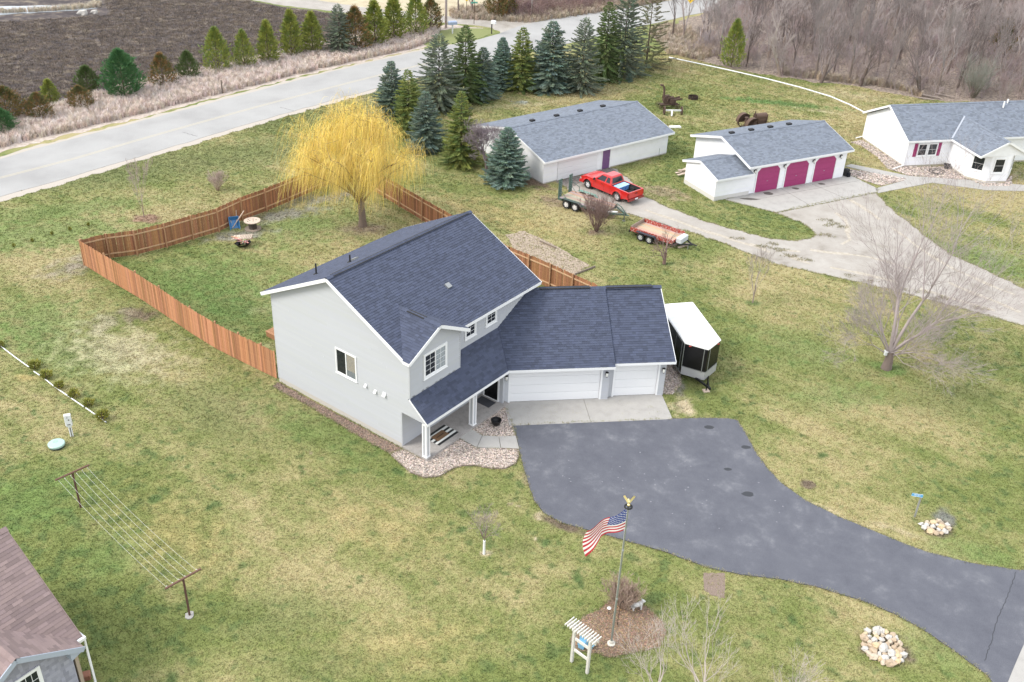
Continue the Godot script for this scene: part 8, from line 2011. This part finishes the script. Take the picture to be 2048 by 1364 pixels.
	# little evergreen shrubs along the pipe
	var ls := cedar("small_shrub", "little olive juniper at the end of the white pipe", 61, 0.5, 0.33, Color(0.34, 0.32, 0.06), Color(0.22, 0.24, 0.05), 0.9, G3(Vector2(-20.77, -41.68)), "little junipers along the white pipe", 150)
	ls.set_meta("category", "shrub")
	for e in [[Vector2(-28.93, -48.07), "little olive juniper at the frame edge beside the white pipe"], [Vector2(-26.10, -46.04), "little olive juniper second along the white pipe"], [Vector2(-25.13, -45.17), "little olive juniper third along the white pipe"], [Vector2(-24.06, -44.28), "little olive juniper fourth along the white pipe"], [Vector2(-23.00, -43.55), "little olive juniper fifth along the white pipe"], [Vector2(-21.92, -42.76), "little olive juniper sixth along the white pipe"]]:
		copy(ls, "small_shrub", e[1], G3(e[0]), rnd(0, 6), Vector3.ONE * rnd(0.7, 0.95))
	for e in [[Vector2(-33.78, -60.58), "small weedy seedling nearest the frame edge on the roadside lawn"], [Vector2(-32.90, -61.45), "small weedy seedling second from the frame edge on the roadside lawn"], [Vector2(-32.04, -62.66), "small weedy seedling in the middle of the roadside lawn row"], [Vector2(-31.16, -63.49), "small weedy seedling fourth along the roadside lawn row"], [Vector2(-30.19, -64.34), "small weedy seedling closest to the sapling mulch ring"]]:
		copy(ls, "seedling", e[1], G3(e[0]), rnd(0, 6), Vector3(0.3, 0.5, 0.3), "seedlings on the roadside lawn")
	tall_grass()
	lawn_tufts()
	edge_tufts()

func tuft(sd: int, n: int, h: float, spread: float, w: float) -> ArrayMesh:
	rng.seed = sd
	var b := mb()
	for i in n:
		var a := rnd(0, TAU); var p := Vector3(rnd(-1, 1) * spread * 0.5, 0, rnd(-1, 1) * spread * 0.5); var lean := Vector3(cos(a), 0, sin(a)) * rnd(0.1, 0.6)
		var hh := h * rnd(0.6, 1.15); var s := Vector3(-sin(a), 0, cos(a)) * w; var m := p + (Vector3.UP + lean * 0.5) * hh * 0.55; var e := p + (Vector3.UP * 0.85 + lean) * hh
		b.col = tone(rnd(0.7, 1.15))
		b.tri(p - s, p + s, m + s * 0.8); b.tri(p - s, m + s * 0.8, m - s * 0.8); b.tri(m - s * 0.8, m + s * 0.8, e)
	return b.mesh()

func scatter(called: String, label: String, cat: String, mesh: Mesh, polys: Array, n: int, cols: Array, smin: float, smax: float, m: Material, sd: int, avoid := []):
	rng.seed = sd
	var lo := Vector2(1e9, 1e9); var hi := -lo
	for q in polys:
		for p in q: lo = lo.min(p); hi = hi.max(p)
	var xs := []; var g := 0
	while xs.size() < n and g < n * 40:
		g += 1
		var p := Vector2(rnd(lo.x, hi.x), rnd(lo.y, hi.y))
		if inside(p, polys) and not inside(p, avoid): xs.append(p)
	var mm := MultiMesh.new(); mm.transform_format = MultiMesh.TRANSFORM_3D; mm.use_colors = true; mm.mesh = mesh; mm.instance_count = xs.size()
	for i in xs.size():
		var s := rnd(smin, smax)
		mm.set_instance_transform(i, Transform3D(Basis(Vector3.UP, rnd(0, 6.3)).scaled(Vector3(s, s * rnd(0.8, 1.2), s)), G3(xs[i])))
		mm.set_instance_color(i, tint(shade_of((cols[0] as Color).lerp(cols[1], rnd(0, 1)), 0.15)))
	var o := MultiMeshInstance3D.new(); o.name = uname(called); o.multimesh = mm; o.material_override = m; add_child(o)
	o.set_meta("kind", "stuff"); o.set_meta("label", label); o.set_meta("category", cat)

func lawn_tufts():
	rng.seed = 4242
	var k := GPX / GW
	var bands := [[-24.0, -42.0, 105000, 0.05], [-42.0, -60.0, 90000, 0.065], [-60.0, -84.0, 80000, 0.085], [-84.0, -118.0, 70000, 0.11]]
	var hull := PackedVector2Array([Vector2(-18.94, -23.80), Vector2(21.15, -25.92), Vector2(56.74, -106.93), Vector2(29.81, -108.34), Vector2(16.17, -117.09), Vector2(11.57, -117.41), Vector2(-3.47, -110.06), Vector2(-9.74, -103.84), Vector2(-14.75, -98.29), Vector2(-23.86, -87.16), Vector2(-29.65, -79.34), Vector2(-39.84, -66.98)])
	var hx := Transform3D(Basis(Vector3.UP, HYAW), Vector3(HX, 0, HZ)); var house := PackedVector2Array()
	for q in [Vector3(-0.6, 0, -0.1), Vector3(-0.6, 0, 11.4), Vector3(6.6, 0, 11.4), Vector3(12.6, 0, 17.0), Vector3(18, 0, 12), Vector3(10.5, 0, -0.1)]:
		var w: Vector3 = hx * (q as Vector3); house.append(Vector2(w.x, w.z))
	var skip := [house]; var thin := []
	for c in get_children():
		if c.has_meta("plan") and not String(c.name).begins_with("mulch_bed") and not String(c.name).begins_with("garden_soil") and not String(c.name).begins_with("bare_soil"): skip.append(c.get_meta("plan"))
		elif c.has_meta("plan"): thin.append(c.get_meta("plan"))
	var boxes := []
	for q in skip:
		var r := Rect2(q[0], Vector2.ZERO)
		for p in q: r = r.expand(p)
		boxes.append(r)
	for b in bands:
		var mm := MultiMesh.new(); mm.transform_format = MultiMesh.TRANSFORM_3D; mm.use_colors = true; mm.mesh = tuft(300, 5, b[3], b[3] * 1.6, b[3] * 0.16); mm.instance_count = b[2]
		rng.seed = int(4243 - b[0])
		var n := 0; var g := 0
		while n < b[2] and g < b[2] * 12:
			g += 1
			var p := Vector2(rnd(-48, 62), rnd(b[1], b[0]))
			if not Geometry2D.is_point_in_polygon(p, hull): continue
			var bad := false
			for i in skip.size():
				if (boxes[i] as Rect2).has_point(p) and Geometry2D.is_point_in_polygon(p, skip[i]): bad = true; break
			if bad or (rng.randf() < 0.6 and inside(p, thin)): continue
			var i := clampi(int((p.x - GX0) * k), 0, GPX - 1); var j := clampi(int((p.y - GZ0) * k), 0, GPZ - 1); var o := (j * GPX + i) * 3
			var c := Color(gmap[o] / 255.0, gmap[o + 1] / 255.0, gmap[o + 2] / 255.0).srgb_to_linear()
			var s := rnd(0.7, 1.35); var f := rnd(0.8, 1.25)
			mm.set_instance_transform(n, Transform3D(Basis(Vector3.UP, rnd(0, 6.3)).scaled(Vector3(s, s * rnd(0.6, 1.1), s)), G3(p)))
			mm.set_instance_color(n, tint(Color(c.r * f * rnd(0.9, 1.1), c.g * f, c.b * f * rnd(0.85, 1.15)))); n += 1
		mm.visible_instance_count = n
		var o2 := MultiMeshInstance3D.new(); o2.name = uname("grass"); o2.multimesh = mm; o2.material_override = M.leaf; add_child(o2)
		o2.set_meta("kind", "stuff"); o2.set_meta("label", "short spring grass of the lawns"); o2.set_meta("category", "grass")

func edge_tufts():  # longer grass leaning over the paving edges
	rng.seed = 777
	var xs := []
	for c in get_children():
		if not c.has_meta("plan"): continue
		var nm := String(c.name)
		if not (nm.begins_with("driveway") or nm.begins_with("gravel_driveway") or nm.begins_with("stone_bed") or nm.begins_with("concrete_pad") or nm.begins_with("mulch")): continue
		var e: PackedVector2Array = c.get_meta("plan")
		for i in e.size():
			var a := e[i]; var b := e[(i + 1) % e.size()]; var n := maxi(1, int(a.distance_to(b) / 0.045)); var o := (b - a).orthogonal().normalized()
			for k in n: xs.append(a.lerp(b, rnd(0, 1)) + o * rnd(-0.07, 0.07))
	var mm := MultiMesh.new(); mm.transform_format = MultiMesh.TRANSFORM_3D; mm.use_colors = true; mm.mesh = tuft(301, 6, 0.1, 0.12, 0.009); mm.instance_count = xs.size()
	for i in xs.size():
		var s := rnd(0.5, 1.3)
		mm.set_instance_transform(i, Transform3D(Basis(Vector3.UP, rnd(0, 6.3)).scaled(Vector3.ONE * s), G3(xs[i], 0.0)))
		mm.set_instance_color(i, tint(shade_of(Color(0.22, 0.24, 0.085).lerp(Color(0.42, 0.36, 0.22), rnd(0, 1)), 0.2)))
	var o2 := MultiMeshInstance3D.new(); o2.name = uname("edge_grass"); o2.multimesh = mm; o2.material_override = M.leaf; add_child(o2)
	o2.set_meta("kind", "stuff"); o2.set_meta("label", "longer grass along the edges of drives and beds"); o2.set_meta("category", "grass")

func tall_grass():
	var t1 := tuft(91, 26, 0.7, 0.35, 0.012)
	scatter("dry_grass", "tall pinkish-tan dry grass between the field and the road", "dry grass", t1, [[Vector2(-46.64, -81.05), Vector2(-45.35, -83.77), Vector2(-41.66, -90.99), Vector2(-36.78, -97.37), Vector2(-31.10, -103.83), Vector2(-24.75, -111.04), Vector2(-19.12, -117.55), Vector2(-13.29, -122.73), Vector2(-10.29, -122.78), Vector2(-10.48, -118.12), Vector2(-12.86, -113.82), Vector2(-20.90, -105.04), Vector2(-29.06, -95.09), Vector2(-35.91, -86.50), Vector2(-41.28, -80.51), Vector2(-44.38, -76.37)]], 9000, [Color(0.62, 0.51, 0.45), Color(0.74, 0.64, 0.57)], 0.7, 1.2, M.leaf, 92)
	scatter("dry_grass", "tan dry grass along the far side of the junction", "dry grass", t1, [[Vector2(-9.51, -128.38), Vector2(0.50, -128.14), Vector2(9.60, -135.09), Vector2(18.97, -143.21), Vector2(19.81, -150.97), Vector2(-9.87, -133.11)], [Vector2(15.35, -126.77), Vector2(16.39, -116.49), Vector2(19.80, -114.14), Vector2(22.51, -117.06), Vector2(20.48, -128.16), Vector2(17.57, -130.17)], [Vector2(27.98, -109.93), Vector2(39.97, -106.25), Vector2(41.70, -103.42), Vector2(40.55, -108.12), Vector2(28.38, -111.90)]], 4000, [Color(0.40, 0.32, 0.25), Color(0.52, 0.43, 0.33)], 0.7, 1.3, M.leaf, 93)
	var wd := tuft(95, 9, 0.12, 0.3, 0.01); var spots := []
	for c in [Vector2(23.61, -71.01), Vector2(23.98, -70.50), Vector2(24.64, -69.85), Vector2(23.55, -70.00), Vector2(22.58, -68.31), Vector2(22.91, -68.17), Vector2(17.84, -65.80), Vector2(18.84, -65.41), Vector2(18.49, -66.36), Vector2(19.18, -64.47), Vector2(22.88, -61.76), Vector2(24.07, -61.14), Vector2(25.80, -60.15), Vector2(28.10, -59.03), Vector2(30.31, -57.88), Vector2(20.30, -63.95), Vector2(16.25, -66.97), Vector2(27.36, -59.80)]:
		var q := []
		for k in 8: q.append(c + Vector2(cos(TAU * k / 8) * rnd(0.3, 0.9), sin(TAU * k / 8) * rnd(0.15, 0.35)))
		spots.append(q)
	scatter("drive_weeds", "sparse weeds growing through the gravel drive", "weeds", wd, spots, 420, [Color(0.20, 0.20, 0.09), Color(0.30, 0.25, 0.16)], 0.6, 1.3, M.leaf, 96)
	scatter("burnt_stubble", "charred and straw-coloured stubble over the burnt field", "stubble", tuft(97, 8, 0.16, 0.5, 0.014), [[Vector2(-47.28, -84.17), Vector2(-46.04, -85.27), Vector2(-42.23, -92.42), Vector2(-37.31, -98.97), Vector2(-31.58, -105.62), Vector2(-25.16, -113.06), Vector2(-19.46, -119.77), Vector2(-15.43, -125.53), Vector2(-21.90, -127.67), Vector2(-31.23, -130.45), Vector2(-39.52, -135.35), Vector2(-45.72, -140.82), Vector2(-55.99, -135.63), Vector2(-50.07, -122.99), Vector2(-60.76, -117.39), Vector2(-62.42, -113.65)]], 26000, [Color(0.04, 0.031, 0.031), Color(0.29, 0.225, 0.165)], 0.6, 1.3, M.leaf, 98)
	scatter("pond_reeds", "pale reeds along the pond edge", "reeds", t1, [[Vector2(-62.61, -121.43), Vector2(-58.49, -122.95), Vector2(-54.94, -124.65), Vector2(-52.55, -126.41), Vector2(-52.92, -128.22), Vector2(-54.37, -128.76), Vector2(-53.99, -126.94), Vector2(-57.87, -124.36), Vector2(-63.04, -122.36)]], 350, [Color(0.5, 0.43, 0.33), Color(0.6, 0.52, 0.42)], 0.6, 1.0, M.leaf, 94)

func woods():
	# bare trees of the wood: four kinds, copied
	var wg := "bare trees of the wood beyond the lawn"
	var wl := "leafless grey-brown tree in the dense wood beyond the far lawn"
	gmaxd = 5; gspread = 0.5; gup = 0.22; gkids = 3; gtw = 0.011
	var kinds := []
	for k in 4:
		gspread = [0.45, 0.6, 0.5, 0.7][k]; gup = [0.3, 0.15, 0.22, 0.1][k]
		var o := bare_tree("woodland_tree", wl, "tree", 70 + k, [2.2, 1.9, 2.0, 1.5][k], [0.11, 0.13, 0.09, 0.10][k], Vector3.ZERO, [Color(1.05, 1.0, 0.98), Color(1.5, 1.43, 1.4), Color(0.65, 0.58, 0.56), Color(1.45, 1.35, 1.32)][k], wg)
		kinds.append(o)
	rng.seed = 990
	var area := [Vector2(19.80, -116.20), Vector2(22.44, -112.94), Vector2(27.90, -109.54), Vector2(32.61, -108.76), Vector2(36.15, -107.83), Vector2(39.75, -105.52), Vector2(42.05, -104.48), Vector2(53.14, -104.70), Vector2(63.41, -105.31), Vector2(100.18, -170.94), Vector2(37.86, -158.07), Vector2(25.58, -136.94), Vector2(21.76, -128.39)]
	var lo := Vector2(1e9, 1e9); var hi := -lo
	for p in area: lo = lo.min(p); hi = hi.max(p)
	var spots := []
	var g := 0
	while spots.size() < 255 and g < 60000:
		g += 1
		var p := Vector2(rnd(lo.x, hi.x), rnd(lo.y, hi.y))
		if not Geometry2D.is_point_in_polygon(p, PackedVector2Array(area)): continue
		var ok := true
		for q in spots:
			if q.distance_to(p) < 2.3: ok = false; break
		if ok: spots.append(p)
	for i in spots.size():
		var k := rng.randi() % 4; var s := rnd(0.75, 1.35)
		if i < 4:
			kinds[i].position = G3(spots[i]); kinds[i].rotation.y = rnd(0, 6.3); kinds[i].scale = Vector3.ONE * s
		else:
			copy(kinds[k], "woodland_tree", wl, G3(spots[i]), rnd(0, 6.3), Vector3(s * rnd(0.9, 1.15), s, s * rnd(0.9, 1.15)))
	# bare trees at the junction and road bend
	var js := [[Vector2(-8.58, -130.38), 0, 1.15, "bare twin-trunked tree left of the yellow sign at the junction"], [Vector2(-6.95, -131.75), 1, 1.2, "bare forked tree right of the yellow sign at the junction"], [Vector2(-1.43, -130.90), 2, 1.0, "bare tree just right of the brownish far cedar"], [Vector2(0.61, -130.22), 0, 0.9, "thin bare tree above the road junction apron"], [Vector2(17.91, -124.80), 2, 1.1, "slim bare tree standing alone left of the bend sign"], [Vector2(19.04, -123.59), 1, 1.2, "dark bare trunk crossing the yellow bend sign"], [Vector2(20.83, -121.59), 3, 1.2, "bare tree first of the wood beside the olive cedar"]]
	for e in js: copy(kinds[e[1]], "roadside_bare_tree", e[3], G3(e[0]), rnd(0, 6), Vector3.ONE * e[2], "bare trees near the road")
	gmaxd = 5; gspread = 0.65; gup = 0.12; gkids = 3; gtw = 0.012
	for e in [[Vector2(31.89, -107.56), 1, "dark double-trunked tree leaning at the wood's edge above the white pipe", 120, 0.2], [Vector2(41.39, -104.39), 2, "stout dark trunk at the wood's edge left of the ranch ridge", 121, -0.15], [Vector2(27.90, -109.54), 3, "pale leaning tree at the wood's edge near the olive cedar", 122, -0.3], [Vector2(35.95, -107.08), 0, "grey forked tree at the wood's edge over the dry grass", 123, 0.1]]:
		bare_tree("edge_tree", e[2], "tree", e[3], 2.1, 0.2, G3(e[0]), Color(0.75, 0.68, 0.66) if e[1] != 3 else Color(1.7, 1.6, 1.5), "trees at the wood's edge", Vector3(e[4], 1, 0).normalized())
	# undergrowth
	gmaxd = 3; gspread = 0.7; gup = 0.1; gtw = 0.008
	rng.seed = 555
	var tb := mb(); var cb := mb()
	for s in 7: grow(cb, cb, Vector3(rnd(-0.2, 0.2), 0, rnd(-0.2, 0.2)), Vector3(rnd(-0.7, 0.7), 1, rnd(-0.7, 0.7)).normalized(), rnd(0.5, 0.8), 0.012, 1)
	scatter("undergrowth", "tangled bare brush under the woodland trees", "brush", cb.mesh(), [[Vector2(19.03, -116.92), Vector2(22.37, -112.54), Vector2(27.82, -109.15), Vector2(32.48, -108.19), Vector2(36.00, -107.27), Vector2(39.58, -104.98), Vector2(41.81, -103.77), Vector2(52.77, -103.81), Vector2(60.16, -104.02), Vector2(98.74, -174.49), Vector2(32.26, -160.49), Vector2(24.48, -134.02)]], 2600, [Color(1.1, 1.0, 0.98), Color(1.6, 1.42, 1.38)], 0.7, 1.6, M.twig, 556)
	scatter("undergrowth", "reddish bare brush beyond the junction", "brush", cb.mesh(), [[Vector2(-3.29, -129.51), Vector2(0.49, -128.65), Vector2(9.66, -136.21), Vector2(18.30, -143.38), Vector2(19.43, -154.27), Vector2(-3.64, -140.02)]], 380, [Color(0.9, 0.65, 0.62), Color(1.2, 0.9, 0.85)], 0.7, 1.5, M.twig, 557)
	# the big grey thicket and fallen branches at the wood's edge
	var th := bare_tree("grey_thicket", "big grey-green tangled thicket beside the ranch house roof", "shrub", 88, 1.3, 0.04, G3(Vector2(47.03, -104.51)), Color(1.0, 1.1, 0.95), "", Vector3.UP, 22, 1.35)
	for e in [[Vector2(41.50, -104.40), Vector2(43.21, -103.30), 0.12, "pale fallen log at the woods edge by the ranch roof"], [Vector2(43.27, -105.00), Vector2(44.91, -103.71), 0.09, "thinner fallen log near the grey thicket"], [Vector2(40.88, -103.30), Vector2(42.33, -102.51), 0.08, "short fallen log on the grass side of the woods edge"]]:
		var lg := mb(tone(1.5)); lg.tube(G3(e[0], 0.15), G3(e[1], 0.2), e[2], e[2] * 0.6, 7, true); single("fallen_log", lg, M.bark, e[3], "log", Vector3.ZERO, 0, "fallen logs at the wood's edge")
